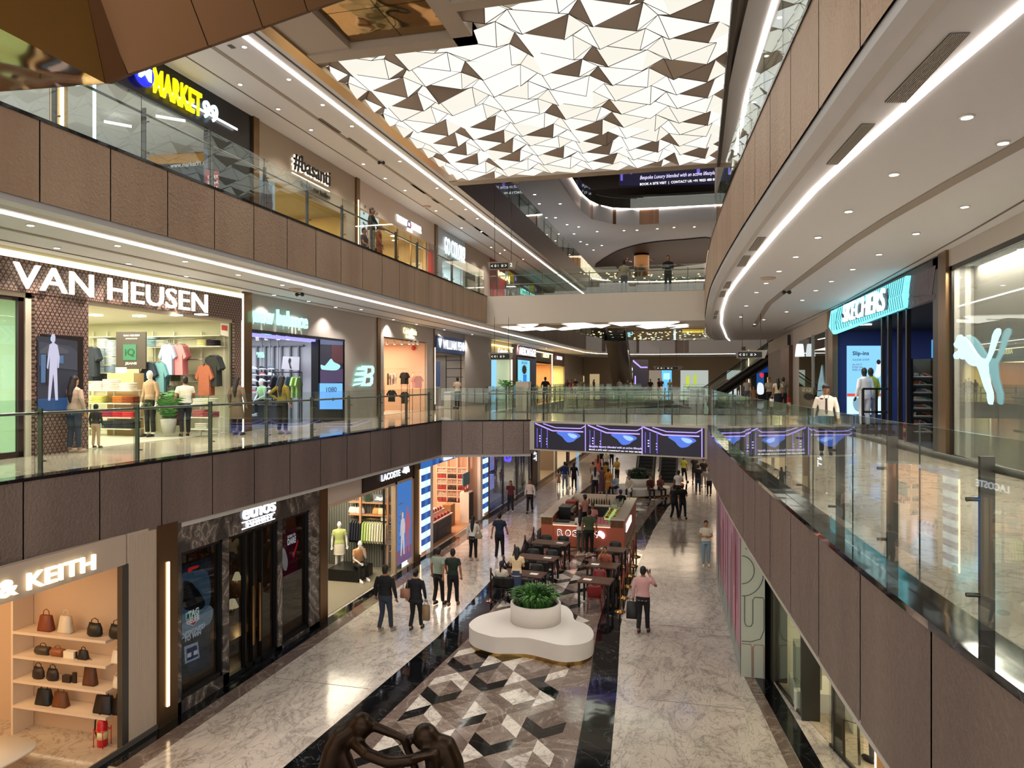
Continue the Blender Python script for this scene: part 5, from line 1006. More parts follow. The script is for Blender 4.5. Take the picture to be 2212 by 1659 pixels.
for k in range(5): p = Vector((-15+.4*(k % 2), 30+k*1.1, 13.93)); q = M(); q.lathe([(.16, 0), (.16, .03)], p, em('#fff2d8', 5), 14); q.obj('ceiling_lamp', label='round ceiling lamp inside the pale upper shop', cat='lamp', group='round lamps in the pale upper shop')
r = T('shop_sign', 'white condensed capitals with exclamation mark on the blue lit upper wall', 'sign', (XS, 39, 13.8)); text('GO COLORS!', (XS+.08, yc(957, XS), 13.78), (0, 1, 0), (0, 0, 1), yc(1001, XS)-yc(957, XS), .95, em('#e8fbff', 1.5, 'AUTO'), depth=.04, bold=.005, parent=r)
for k in range(7): c = ['#1f8a94', '#173c54', '#26343c', '#2c9aa2', '#101418', '#335', '#c9d2d4'][k]; c = c if len(c) == 7 else '#333355'; p = Vector((-14.2, 37.75+k*.22, 12.9)); garment(c, (p.x, p.y, 12.9), pi/2, 'leggings hanging in a row in the blue lit upper shop', 'leggings in the blue lit upper shop', pants=True)
q = M(); q.tube([(-14.2, 37.65, 13.0), (-14.2, 39.4, 13.0)], .015, STEEL); q.obj('hanging_rail', label='steel rail carrying the hanging leggings', cat='clothes rail')
r = T('poster', 'white framed poster of people standing in the blue lit upper shop', 'poster', (-14.0, 38.4, F2)); q = M(); q.box(-14.0, -13.95, 37.7, 39.6, F2+.02, F2+1.75, mt('#e6ebee', .5)); q.obj('poster_panel', r)
for k in range(3): person_flat(38.0+k*.55, F2+.15, 1.4, mt(['#3a4c66', '#20283a', '#4b5a6a'][k], .5), .01, -13.95, r, .4)
q = M(); q.box(b, b+.02, 42.0, 43.6, 13.0, 13.6, mt('#2b2522', .5)); q.obj('air_grille', label='dark rectangular air grille on the upper beige wall', cat='grille')
q = M(); q.box(b, b+.02, 48, 52, F2+.1, 13.0, mt('#b8302c', .5)); q.box(b+.02, b+.04, 49, 51.5, F2+.3, F2+1.4, em('#ff4a3c', .9)); q.obj('red_shop_front', label='red shop front with a bright red poster beyond the footbridge', cat='shop front')
r = T('shop_sign', 'small yellow lit sign on the red front beyond the footbridge', 'sign', (XS, 49, 13.8)); text('MIRAJ', (XS+.06, 49, 13.9), (0, 1, 0), (0, 0, 1), 3.2, .6, CKY, depth=.02, bold=.03, parent=r)
r = T('shop_sign', 'turquoise lit capitals low behind the footbridge railing', 'sign', (XS, 57, 13.0)); text('MEENA BAZAAR', (XS+.06, 55.5, 13.3), (0, 1, 0), (0, 0, 1), 7.5, .8, em('#7ff4ec', 1.4), depth=.02, bold=.03, parent=r)
for k, (y0, c) in enumerate(((54.3, '#2b5a5e'), (64, '#c9a84a'), (70, '#3b3f66'))): q = M(); q.box(b, b+.02, y0, y0+5.5, F2, 13.2, em(c, .35)); q.obj('lit_shop_window', label=['teal lit shop window beyond the footbridge', 'yellow lit shop window beyond the footbridge', 'violet lit shop window beyond the footbridge'][k], cat='window')
# ================================================================ RIGHT SIDE SHOPS, FIRST FLOOR
a, b = XR-.02, XR+.12
room(XR+.1, 11, 17.3, 30.0, F1, 8.7, '#27346b', mt('#5b5f6a', .12), '#14161f', 180, '#cfe0ff', side=-1)
room(XR+.1, 10, 31.0, 39.0, F1, 8.8, '#1c1c1e', mt('#3a3a3c', .2), '#141414', 60, '#ffe8d0', side=-1)
mb = M()
mb.box(a, b, 5, 17.3, 9.15, G2, mt('#b9b3ac', .5)); mb.box(a-.06, b, 16.8, 17.3, F1, G2, BRONZE); mb.box(a-.03, b, 17.3, 17.75, F1, 9.45, mt('#151519', .3)); mb.box(a-.03, b, 17.3, 29.8, 9.2, 9.45, mt('#151519', .3))
mb.box(a-.05, b, 29.8, 31.0, F1, G2, BRONZE); mb.box(a, b, 31, 39.3, 8.75, G2, mt('#c7bcb0', .5)); mb.box(a, b, 39.3, 42, F1, G2, mt('#c7bcb0', .5)); mb.box(a-.2, b, 42, 46, F1, 8.7, pattern_wave('ribbed_timber', '#5e3a26', '#94633f', 3, (0, 0, 1.57))); mb.box(a, b, 42, 56, 8.7, G2, mt('#a89888', .5)); mb.box(a, b, 46, 56, F1, 8.7, mt('#7d6a5a', .5))
mb.box(a, b, 2, 8.9, F1, 9.15, mt('#8a8580', .5))
struct(mb, 'wall_right')
# big glazed front with the leaping cat
r = T('shop_window', 'huge dark framed glazed front with a lit leaping cat emblem', 'window', (XR, 13, F1)); q = M(); q.box(XR, XR+.05, 8.9, 16.8, 9.05, 9.15, BLK); q.box(XR, XR+.05, 16.7, 16.8, F1, 9.15, BLK); q.box(XR, XR+.05, 8.9, 9.0, F1, 9.15, BLK); q.box(XR, XR+.05, 8.9, 16.8, F1, F1+.06, BLK); q.obj('frame', r)
q = M(); q.box(XR+.02, XR+.03, 9.0, 16.7, F1+.06, 9.05, glass('tinted_front_glass', '#e6e9e8', .8)); q.obj('glass_pane', r)
q = M(); SG_ = pattern_wave('slanted_grey_stripes', '#7a7871', '#b3b1a8', 1.5, (.5, 0, 0), .5); q.box(XR+.42, XR+.47, 8.9, 16.8, F1, 9.15, SG_); q.box(XR+.04, XR+.42, 16.74, 16.79, F1, 9.15, SG_); q.obj('striped_backing', r)
light('AREA', (XR+.25, 13, 9.1), 330, '#fff2e0', .3, sy=7, parent=r)  # unseen area light added to brighten the striped backing
cat = [(714, 690), (722, 676), (735, 655), (740, 630), (747, 618), (752, 625), (762, 614), (770, 628), (790, 632), (815, 655), (840, 685), (862, 720), (890, 765), (920, 800), (955, 815), (985, 805), (1000, 770), (1010, 730), (1022, 680), (1034, 620), (1052, 580), (1072, 562), (1084, 575), (1083, 605), (1066, 640), (1048, 690), (1032, 740), (1015, 780), (1000, 810), (980, 850), (983, 910), (990, 970), (1005, 1030), (1022, 1090), (1024, 1140), (1015, 1184), (1000, 1175), (990, 1130), (988, 1090), (965, 1040), (945, 980), (920, 900), (905, 872), (870, 868), (835, 850), (812, 820), (800, 810), (780, 815), (755, 800), (745, 782), (735, 790), (736, 812), (718, 808), (712, 782), (722, 758), (748, 745), (752, 730), (738, 722), (720, 712)]
draw('cat_emblem', XR, [(1880+x*332/1252, 560+y*440/1659) for x, y in cat], em('#a8f4ff', 1.5, 'AUTO'), .03, r, th=.05)
q = M(); q.box(XR-.05, XR-.02, 9.05, 9.12, F1+.1, 9.1, em('#8f6bff', 3, 'AUTO')); q.obj('violet_light_edge', r)
# trainers shop
r = T('shop_sign', 'long cyan lit striped sign with angular block capitals', 'sign', (XR, 22, 8.3)); CY = em('#7fe9f5', 1.1, 'AUTO'); CYD = em('#2aa3b8', .5)
draw('sign_panel', XR, [(1804, 672), (1973, 595), (1966, 664), (1809, 722), (1799, 706)], CY, .05, r, th=.1)
for k in range(34):
    t = k/34; xa = 1806+t*166; ya0 = 672-(77)*t; yb_1 = 719-(55)*t
    draw('sign_stripe', XR, [(xa, ya0+1), (xa+1.6, ya0), (xa+1.6+(-6), (ya0+yb_1)/2+4), (xa-6, (ya0+yb_1)/2+4)] if t > .08 else [(xa, ya0+6), (xa+1, ya0+6), (xa+1, yb_1-4), (xa, yb_1-4)], CYD, .155, r, th=.004)
    if t > .06: draw('sign_stripe', XR, [(xa-7, (ya0+yb_1)/2+5), (xa-5.4, (ya0+yb_1)/2+5), (xa-1, yb_1-1), (xa-2.4, yb_1-1)], CYD, .155, r, th=.004)
draw('letter_backing', XR, [(1830, 678), (1934, 622), (1932, 668), (1832, 698)], mt('#16323c', .5), .16, r, th=.02)
sa, sb = WX(1836, 697, XR), WX(1931, 669, XR)
text('SKECHERS', sa+Vector((-.2, 0, 0)), sb-sa, (0, 0, 1), (sb-sa).length, .6, em('#d8fbff', 1.4), depth=.05, bold=.012, slant=.15, parent=r)
for k in range(18):
    draw('grey_stripe', XR, [(1974+k*3, 596-k*1.3), (1976+k*3, 595-k*1.3), (1968+k*3, 640-k*.3), (1966+k*3, 641-k*.3)], mt('#6d6570', .5), .05, r, th=.01); draw('grey_stripe', XR, [(1966+k*3.4, 645-k*.6), (1968+k*3.4, 644-k*.6), (1978+k*2.7, 662-k*1.0), (1976+k*2.7, 663-k*1.0)], mt('#6d6570', .5), .05, r, th=.01)
draw('sign_dark_end', XR, [(1970, 597), (2027, 572), (2027, 648), (1966, 668)], mt('#3c3544', .5), .02, r, th=.02)
Y5 = 28.6
r = T('advertising_screen', 'tall light blue lit advertising screen inside the dark blue shop', 'screen', (WY(1866, 820, Y5).x, Y5, F1)); drawY('screen', Y5, [(1829, 747), (1902, 747), (1902, 895), (1829, 895)], em('#7fc3f0', 1.0, 'AUTO'), 0, r, th=.05)
drawY('screen_image', Y5, [(1829, 850), (1902, 850), (1902, 856), (1829, 856)], em('#d8492f', .9), .06, r); drawY('screen_image', Y5, [(1829, 857), (1902, 857), (1902, 894), (1829, 894)], em('#c5e3f5', 1), .06, r)
nv = mt('#14244a', .5); ytext('Slip-ins', Y5, 1841, 1876, yz(1860, 770, Y5), .19, nv, .07, depth=.005, bold=.05, parent=r); ytext('GLIDE-STEP', Y5, 1841, 1877, yz(1860, 779, Y5), .06, nv, .07, depth=.005, parent=r)
for s_, py in (('JUST', 790), ('STEP IN', 795.5), ('AND GO', 801)): ytext(s_, Y5, 1840, 1862, yz(1860, py, Y5), .07, mt('#7a4a6a', .5), .07, depth=.005, parent=r)
drawY('screen_figure', Y5, smooth([(1897, 778), (1901, 782), (1901, 812), (1888, 812), (1892, 795), (1893, 783)]), em('#dfe8ee', .9), .07, r); q = M(); q.ball(WY(1900, 782, Y5)+Vector((-.05, -.08, 0)), (.07, .01, .09), mt('#241a18', .5)); q.obj('screen_figure', r)
drawY('shoe_outline', Y5, smooth([(1845, 862), (1870, 858), (1880, 875), (1870, 888), (1850, 888), (1842, 875)]), em('#7ea3b8', .9), .07, r)
r = T('shop_door_frame', 'black door frame with crossbars in front of the blue lit shop', 'frame', (XR+.6, 22, F1)); q = M()
for px in (1908, 1922, 1944, 1962): y = yc(px, XR+.15); q.box(XR+.1, XR+.2, y-.06, y+.06, F1+.01, 8.7, BLK)
q.box(XR+.1, XR+.2, 17.8, 29.7, 8.6, 8.7, BLK); q.obj('frame', r)
r = T('display_rack', 'black open rack in front of the headless mannequins', 'display rack', (5.9, 24.2, F1+.012)); p0, p1 = WY(1864, 840, 22.5), WY(1922, 840, 22.5); q = M()
for z in (yz(1890, 840, 22.5), yz(1890, 890, 22.5)): q.box(p0.x, p1.x, 22.45, 22.55, z-.03, z+.03, BLK)
for xx in (p0.x, (p0.x+p1.x)/2, p1.x): q.box(xx-.03, xx+.03, 22.45, 22.55, F1+.012, yz(1890, 840, 22.5), BLK)
q.obj('frame', r)
r = T('shoe_rack', 'tall black framed shelf wall filled with trainers in the blue lit shop', 'shelf', (WY(1990, 820, 20.6).x, 20.6, F1+.012)); x0_, x1_ = WY(1967, 820, 20.6).x, WY(2020, 820, 20.6).x
srow = [815, 832, 849, 866, 883, 900, 917, 934]
for py in srow: z = yz(1990, py, 20.6); q = M(); q.box(x0_, x1_, 20.5, 20.85, z-.02, z, mt('#3c4a44', .3)); q.obj('shelf', r)
for xx in (x0_, x1_): q = M(); q.box(xx-.03, xx+.03, 20.5, 20.86, F1+.012, yz(1990, 775, 20.6), BLK); q.obj('upright', r)
q = M(); q.box(x0_, x1_, 20.86, 20.9, F1+.012, yz(1990, 775, 20.6), mt('#6f7466', .5)); q.obj('back_panel', r)
for i_, py in enumerate(srow):
    for k in range(4): shoe((x0_+.2+k*(x1_-x0_-.4)/3, 20.66, yz(1990, py, 20.6)+.002), ['#c9c9b8', '#22262c', '#5f8f96', '#b0653a', '#e6e6e4'][(i_*3+k) % 5], 'trainer on the tall black framed shelf wall in the blue lit shop')
r = T('poster', 'blue sky lit poster above the shoe shelf wall', 'poster', (WY(2000, 750, 20.7).x, 20.7, 7.5)); drawY('poster_panel', 20.7, [(2012, 734), (2024, 733), (2024, 772), (2012, 773)], em('#3fa5e8', .9), 0, r)
extinguisher(Vector((WY(1957, 920, 22.5).x, 22.5, F1+.012)), 'red fire extinguisher just inside the blue lit shop', .75)
for px, py in ((1844, 717), (1863, 716), (1876, 717)): p = WY(px, py, 26); q = M(); q.lathe([(.1, 0), (.1, .04)], (p.x, p.y, 8.6), em('#fff2e0', 5), 12); q.obj('ceiling_lamp', label='small round ceiling lamp over the advertising screen in the dark blue shop', cat='lamp', group='lamps in the dark blue shop')
r = T('poster', 'olive poster of a black shoe at the dark shop left of the security guard', 'poster', (XR, 36, F1)); y0, y1 = yc(1731, XR), yc(1761, XR); q = M(); q.box(XR-.1, XR-.05, y1, y0, zc(1745, 880, XR), zc(1745, 836, XR), mt('#6d6650', .4)); q.obj('poster_panel', r); draw('poster_image', XR-.1, smooth([(1737, 858), (1742, 850), (1756, 852), (1758, 860), (1748, 864)]), BLK, .02, r); wtext('GET A GIFT', XR-.1, 1734, 1757, zc(1745, 846, XR), .18, mt('#d8d2b8', .5), .02, depth=.005, parent=r)
r = T('wall_lamp', 'white lit cylinder lamp beside the dark shop', 'lamp', (XR, 36.5, 7.8)); y = yc(1742, XR); z_ = zc(1742, 770, XR); q = M(); q.lathe([(.22, 0), (.16, .55), (.14, .6)], (XR-.3, y, z_), em('#e8eef2', 1.2), 12); q.obj('lamp_shade', r)
r = T('triangle_sign', 'white lit slanted triangle emblem behind the security guard', 'sign', (XR, 33, 6)); draw('emblem', XR, [(1778, 788), (1784, 840), (1784, 856), (1768, 856), (1770, 830)], em('#c9f2ff', 1.3), .05, r)
q = M(); q.box(XR-.12, XR-.05, 31.0, 31.1, F1, 8.8, STEEL); q.box(XR-.12, XR-.05, 34.6, 34.7, F1, 8.8, STEEL); q.box(XR-.06, XR-.04, 31.1, 39.2, F1, 8.75, DARKG); q.obj('dark_shop_window', label='dark glass front between the timber pillar and the blue lit shop', cat='window')
r = T('projecting_sign', 'small lit projecting sign with dark triangles on the timber pillar', 'sign', (XR-.9, 44, 8.2)); p = WY(1705, 760, 43.0); q = M(); q.box(p.x-.1, p.x+.9, 42.9, 43.1, 8.0, 9.3, mt('#2a2336', .4)); q.obj('sign_box', r); q = M(); q.box(p.x+.3, p.x+.9, 42.88, 42.9, 8.1, 9.2, em('#a99cff', 1.1)); q.obj('lit_face', r); q = M(); q.ext([(p.x+.35, 42.87, 8.6), (p.x+.85, 42.87, 8.6), (p.x+.6, 42.87, 9.1)], (0, -.01, 0), BLK); q.obj('triangle', r)
extinguisher(Vector((XR-.35, 41.0, F1)), 'red fire extinguisher by the timber pillar on the right walkway', 1.3)
# air grilles and lamps in the right soffit
GD = mt('#55504a', .6); GL = mt('#a89f97', .5)
for k, (c4, n) in enumerate((([(2052, 74), (2096, 72), (1958, 221), (1911, 221)], 10), ([(1861, 269), (1891, 269), (1810, 355), (1785, 355)], 10), ([(1637, 513), (1655, 513), (1635, 541), (1617, 542)], 6), ([(1607, 553), (1622, 553), (1611, 575), (1592, 576)], 6), ([(1570, 610), (1580, 609), (1576, 623), (1562, 623)], 4), ([(1558, 630), (1568, 629), (1566, 641), (1553, 642)], 4), ([(1546, 672), (1553, 672), (1550, 680), (1541, 680)], 3), ([(1542, 683), (1549, 683), (1547, 689), (1540, 689)], 3))):
    P = [W(px, py, G2-.012) for px, py in c4]; r = T('air_grille', 'slotted air grille in the curved right soffit, number %s from the viewer' % ['one', 'two', 'three', 'four', 'five', 'six', 'seven', 'eight'][k], 'grille', P[0]); r['label'] = ['longest slotted air grille in the right soffit, nearest the viewer', 'second long slotted air grille in the right soffit', 'first of the nearer pair of square grilles in the right soffit', 'second of the nearer pair of square grilles in the right soffit', 'first of the middle pair of small grilles in the right soffit', 'second of the middle pair of small grilles in the right soffit', 'first of the farthest pair of tiny grilles in the right soffit', 'second of the farthest pair of tiny grilles in the right soffit'][k]
    q = M(); q.ext(P, (0, 0, .01), GD); q.obj('dark_slot', r); q = M(); A, B, D, E_ = P[0], P[1], P[2], P[3]
    for j in range(n): t0, t1 = (j+.2)/n, (j+.6)/n; q.ext([A+(B-A)*t0, A+(B-A)*t1, E_+(D-E_)*t1, E_+(D-E_)*t0], (0, 0, -.008), GL)
    q.obj('louvres', r)
def downlights(pts, z, group, where, power=0, col='#fff8f0', r_=.055, every=1):
    proto = None
    for i, (px, py) in enumerate(pts):
        p = W(px, py, z)
        if proto is None:
            proto = T('ceiling_downlight', where, 'lamp', (p.x, p.y, z), 0, group); q = M(); q.lathe([(r_+.02, -.012), (r_+.02, .0)], (0, 0, 0), mt('#d8d2c8', .4), 14); q.obj('rim', proto, local=True); q = M(); q.lathe([(r_, -.016), (r_, -.012)], (0, 0, 0), em('#fff4e0', 9), 14); q.obj('lamp_lens', proto, local=True)
        else: dup(proto, (p.x, p.y, z), label=where, group=group)
        if power and i % every == 0: light('SPOT', (p.x, p.y, z-.03), power, col, .06, spot=115, name='downlight_glow')
RL = [(2089, 252), (2167, 308), (1931, 376), (2084, 446), (1833, 456), (1767, 512), (1719, 554), (1683, 585), (1899, 549), (1842, 581), (1979, 504), (1796, 607), (1762, 627), (1733, 648), (1699, 673), (1655, 611), (1634, 631), (1612, 660), (1600, 684), (1650, 690), (1630, 700)]
downlights(RL, G2-.004, 'downlights in the right soffit', 'small round downlight in the curved soffit over the right walkway', 210)
LL = [(66, 486), (254, 530), (123, 535), (278, 569), (400, 564), (515, 593), (403, 596), (592, 637), (667, 650), (725, 663), (610, 615), (780, 668), (850, 690), (760, 640), (900, 700), (960, 712), (1020, 722), (1060, 735), (1120, 745), (1180, 752)]
downlights(LL, G2-.004, 'downlights in the left soffit', 'small round downlight in the soffit over the first floor left walkway', 230)
UL = [(624, 171), (697, 226), (601, 235), (760, 272), (672, 280), (785, 354), (832, 385), (864, 348), (875, 411), (944, 406), (975, 430), (1006, 452), (1031, 472), (942, 455), (997, 492), (1061, 534), (1080, 547), (528, 101), (519, 182), (1110, 570), (1040, 500), (1090, 540), (1130, 560)]
downlights(UL, G3-.004, 'downlights in the upper left soffit', 'small round downlight in the upper left soffit', 240)
FL_ = [(1170, 500), (1200, 520), (1230, 550), (1250, 490), (1290, 500), (1348, 498), (1376, 497), (1420, 494), (1456, 491), (1500, 490), (1254, 522), (1268, 528), (1282, 540), (1300, 530), (1180, 470), (1165, 440), (1155, 420), (1200, 470), (1225, 485), (1240, 505), (1210, 440)]
downlights(FL_, G4-.004, 'tiny lamps in the far high ceiling', 'tiny spot lamp in the far high ceiling beyond the lit ceiling', 500, r_=.11, every=3)
URL = [(1684, 37), (1655, 120), (1628, 220), (1606, 290)]
downlights(URL, G3-.004, 'downlights in the upper right soffit', 'small round downlight above the upper right balcony glass', 300)
# slots in the left soffits
for k, ((x0, y0), (x1, y1), z) in enumerate((((690, 256), (736, 286), G3), ((752, 298), (792, 325), G3), ((889, 398), (920, 418), G3), ((935, 430), (952, 438), G3), ((990, 465), (1008, 474), G3), ((1025, 490), (1055, 510), G3), ((495, 97), (506, 104), G3))):
    A, B = W(x0, y0, z-.006), W(x1, y1, z-.006); q = M(); q.box(A.x-.06, A.x+.06, A.y, B.y, z-.016, z-.004, GD); q.obj('air_slot', label='narrow dark air slot in the groove of the upper left soffit', cat='grille', group='air slots in the upper left soffit')
for px, py, z, lb in ((638, 624, G2, 'round smoke detector in the left soffit over the turquoise sign'), (922, 446, G3, 'round smoke detector in the upper left soffit'), (1659, 600, G2, 'round smoke detector in the right soffit')):
    p = W(px, py, z); q = M(); q.lathe([(.14, -.05), (.2, -.02), (.2, -.004)], p, mt('#b09a84', .5), 16); q.obj('smoke_detector', label=lb, cat='smoke detector')
for px, py, z, lb in ((645, 632, G2, 'pair of black spot heads in the groove of the left soffit'), (1698, 627, G2, 'black camera in the groove of the right soffit'), (822, 348, G3, 'pair of black camera heads in the upper left soffit'), (1080, 741, G2, 'small black camera under the left soffit beyond the pen shop')):
    p = W(px, py, z-.004); q = M(); q.ball(p+Vector((-.06, 0, -.06)), .06, BLK); q.ball(p+Vector((.1, .05, -.06)), .06, BLK); q.tube([p+Vector((-.06, 0, -.06)), p+Vector((.1, .05, -.06))], .02, BLK, 5); q.obj('security_camera', label=lb, cat='camera')
# ================================================================ GROUND FLOOR RIGHT: hoarding, glazed fronts
r = T('hoarding', 'tall pink painted hoarding with dripping strokes along the right side', 'hoarding', (.9, 21.5, 0)); HA, HB = (.66, 25.6), (.98, 17.35)
q = M(); q.plate([HA, HB, (1.5, 17.35), (1.5, 25.6)], 0, 3.88, mt('#b9bdb4', .5)); q.obj('panel_body', r)
def hp(t, z, o=.012): x = HA[0]+(HB[0]-HA[0])*t; y = HA[1]+(HB[1]-HA[1])*t; return Vector((x-o, y, z))
q = M(); q.ext([hp(0, .9), hp(1, .5), hp(1, 3.85), hp(0, 3.85)], (-.004, 0, 0), mt('#b98a9c', .5, name='pink_mural')); q.obj('mural', r)
q = M(); q.ext([hp(0, .02), hp(1, .02), hp(1, .55), hp(0, .95)], (-.004, 0, 0), mt('#9aa09c', .5)); q.obj('mural_base', r); rn = random.Random(8)
for k in range(26):
    t = .08+.86*rn.random(); z1 = 3.4-rn.random()*1.3; z0 = .3+rn.random()*1.6; w_ = .006+.012*rn.random(); c = rn.choice(['#8e4a62', '#6d7470', '#a12438', '#86667a', '#5a6a66', '#c98aa8'])
    q = M(); q.ext([hp(t-w_, z1, .02), hp(t, z1+.15, .02), hp(t+w_, z1, .02), hp(t+w_*.7, z0, .02), hp(t, z0-.2, .02), hp(t-w_*.7, z0, .02)], (-.003, 0, 0), mt(c, .5)); q.obj('paint_stroke', r)
q = M(); q.box(.99, 1.5, 17.32, 17.34, 0, 3.88, mt('#aab0a6', .45)); q.obj('end_panel', r); ln_ = mt('#3c4750', .5); lr_ = mt('#a05848', .5); Yh = 17.31
def arc(cx, cz, rx, rz, a0, a1, n=14): return [(cx+rx*cos(a0+(a1-a0)*i/n), Yh, cz+rz*sin(a0+(a1-a0)*i/n)) for i in range(n+1)]
q = M(); q.tube(arc(1.0, 2.45, .27, .32, pi/2, -pi/2), .008, ln_, 5); q.tube(arc(1.0, 2.4, .47, .55, pi/2*.9, -pi/2), .008, ln_, 5); q.tube([(1.06, Yh, 1.85), (1.06, Yh, 1.25), (1.1, Yh, 1.17), (1.2, Yh, 1.17), (1.24, Yh, 1.25), (1.24, Yh, 1.78), (1.28, Yh, 1.84), (1.46, Yh, 1.84), (1.48, Yh, 1.78), (1.48, Yh, 1.1), (1.4, Yh, .9), (1.2, Yh, .82), (1.0, Yh, .82)], .008, ln_, 5); q.obj('line_drawing', r)
q = M(); q.tube([(1.0, Yh, .76), (1.2, Yh, .76), (1.22, Yh, .7), (1.22, Yh, .02)], .007, lr_, 5); q.tube([(1.25, Yh, .02), (1.25, Yh, .7), (1.28, Yh, .76), (1.46, Yh, .76), (1.48, Yh, .7), (1.48, Yh, .02)], .007, lr_, 5); q.obj('line_drawing', r)
RG = [(1.62, 17.3), (1.75, 17.0), (2.0, 15.7), (2.3, 14.5), (2.62, 13.2), (3.1, 11.6), (3.6, 10)]
mb = M()
for A, B, m in (((1.5, 17.9), (1.62, 17.3), BLK), ((1.62, 17.3), (1.66, 17.15), mt('#35322a', .4))): mb.plate([A, B, (B[0]+.3, B[1]), (A[0]+.3, A[1])], 0, 3.88, m)
struct(mb, 'wall_right'); struct(M().plate([(1.66, 17.2), (3.7, 10), (9, 10), (9, 17.2)], .001, .012, CREAMF), 'floor'); struct(M().box(9, 9.1, 9.8, 17.3, 0, 3.8, mt('#cfc6a8', .6)), 'wall_shop'); struct(M().box(1.66, 9, 17.2, 17.3, 0, 3.8, mt('#d8d2bc', .6)), 'wall_shop')
light('AREA', (5.6, 13.6, 3.8), 260, '#fff0c8', 4, sy=5, name='shop_ceiling_light')
gsegs = [((1.70, 17.1), (2.03, 15.55), 'glazed shop window behind the hoarding on the lower right'), ((2.38, 14.45), (2.72, 13.3), 'glazed shop window at the bottom right edge')]
for A, B, lb in gsegs:
    r = T('shop_window', lb, 'window', ((A[0]+B[0])/2, (A[1]+B[1])/2, 0)); q = M(); q.plate([A, B, (B[0]+.015, B[1]), (A[0]+.015, A[1])], .05, 3.85, SHOPG); q.obj('glass_pane', r); q = M(); q.plate([A, B, (B[0]+.06, B[1]), (A[0]+.06, A[1])], 0, .06, BLK); q.obj('frame', r)
for (x, y, w_, lb) in ((2.03, 15.5, .34, 'broad dark olive pillar between the lower right shop windows'), (2.42, 14.38, .2, 'narrow black pillar at the lower right shop entrance')):
    q = M(); q.box(x, x+w_, y-.12, y+.1, 0, 3.88, mt('#2a2820', .35)); q.obj('pillar', label=lb, cat='pillar')
q = M(); q.box(2.85, 3.0, 12.9, 13.1, 0, 3.88, mt('#b58a5c', .4)); q.box(2.835, 2.85, 12.95, 13.0, .1, 3.85, em('#ffd9a8', 3)); q.obj('lit_pillar', label='tan pillar with warm light line at the bottom right', cat='pillar')
q = M(); q.box(2.0, 2.5, 16.0, 16.5, .4, 1.25, mt('#9fa89c', .35, .3)); 
for k in range(7): q.box(1.995, 2.0, 16.04+k*.065, 16.07+k*.065, .45, 1.2, mt('#7b857b', .4))
q.obj('suitcase', label='silver grey ribbed suitcase standing in the lower right shop window', cat='suitcase')
q = M(); q.box(1.95, 3.4, 15.8, 16.8, .012, .4, mt('#dcdcd2', .5)); q.obj('display_plinth', label='white plinth under the silver suitcase', cat='plinth')
q = M(); q.box(2.9, 5.0, 15.0, 16.6, .012, .62, mt('#dedccb', .5)); q.obj('display_plinth', label='larger cream plinth behind the olive pillar', cat='plinth')
q = M(); q.box(3.0, 3.5, 15.3, 15.6, .95, 1.6, mt('#cfd0ca', .5)); q.tube([(3.1, 15.4, .62), (3.1, 15.4, .95), (3.4, 15.4, .95), (3.4, 15.4, .62)], .02, STEELD); q.obj('display_stand', label='white bag on a metal stand on the cream plinth', cat='display')
q = M(); q.tube([(2.55, 13.95, .02), (2.52, 13.9, .75), (2.75, 13.8, .75), (2.78, 13.85, .02)], .025, mt('#4a3a2c', .4)); q.obj('bollard', label='low brown metal frame at the lower right shop entrance', cat='barrier')
# ================================================================ RAILINGS
EDG = mt('#2a3a36', .2)
def railing(poly, z, side, label, sp=1.5, glass_off=.12, post_off=.24, h=1.27, posts=True, start=.4, rail=True, gl=GLASS):
    c = poly[len(poly)//2]; root = T('glass_railing', label, 'railing', (c[0], c[1], z+.03))
    gp = resample(offs(poly, side*glass_off), .1); n = int(round(sp/.1)); z0 = z+.04; i = 0
    while i < len(gp)-3:
        seg = gp[i:i+n+1]; st = max(1, len(seg)//4); sub = seg[::st]
        if sub[-1] != seg[-1]: sub.append(seg[-1])
        A = offs(sub, .006); B = offs(sub, -.006); q = M()
        for k in range(len(sub)-1):
            a_, b_, c_, d_ = A[k], A[k+1], B[k+1], B[k]
            q.f([(a_[0], a_[1], z0), (b_[0], b_[1], z0), (b_[0], b_[1], z+h), (a_[0], a_[1], z+h)], gl); q.f([(d_[0], d_[1], z0), (c_[0], c_[1], z0), (c_[0], c_[1], z+h), (d_[0], d_[1], z+h)], gl); q.f([(a_[0], a_[1], z+h), (b_[0], b_[1], z+h), (c_[0], c_[1], z+h), (d_[0], d_[1], z+h)], mt('#9fc4ba', .1))
        for e in (0, -1): a_, d_ = A[e], B[e]; q.f([(a_[0], a_[1], z0), (d_[0], d_[1], z0), (d_[0], d_[1], z+h), (a_[0], a_[1], z+h)], EDG)
        q.obj('glass_panel', root); i += n
    if posts:
        pp = resample(offs(poly, side*post_off), .1); i = int(start/.1)
        while i < len(pp)-2:
            p = Vector(pp[i]); t = (Vector(pp[min(i+3, len(pp)-1)])-Vector(pp[max(i-3, 0)])).normalized(); ang = atan2(t.y, t.x); q = M(); q.ob((p.x, p.y, z), (.03, .085, 1.12), ang, STEELD)
            nn = Vector((-t.y, t.x))*(-side)
            for zz in (.25, .85): q.tube([(p.x, p.y, z+zz), (p.x+nn.x*.12+t.x*.0, p.y+nn.y*.12, z+zz)], .014, STEELD, 6)
            q.obj('post', root); i += n
        if rail: q = M(); q.tube([(a_, b_, z+1.04) for a_, b_ in resample(offs(poly, side*(post_off+.05)), .5)], .026, STEEL, 10); q.obj('handrail', root)
    return root
railing(E1L, F1, 1, 'long glass railing with steel posts along the first floor left walkway', 2.0/1.0 if False else 2.02, start=.25+.0)
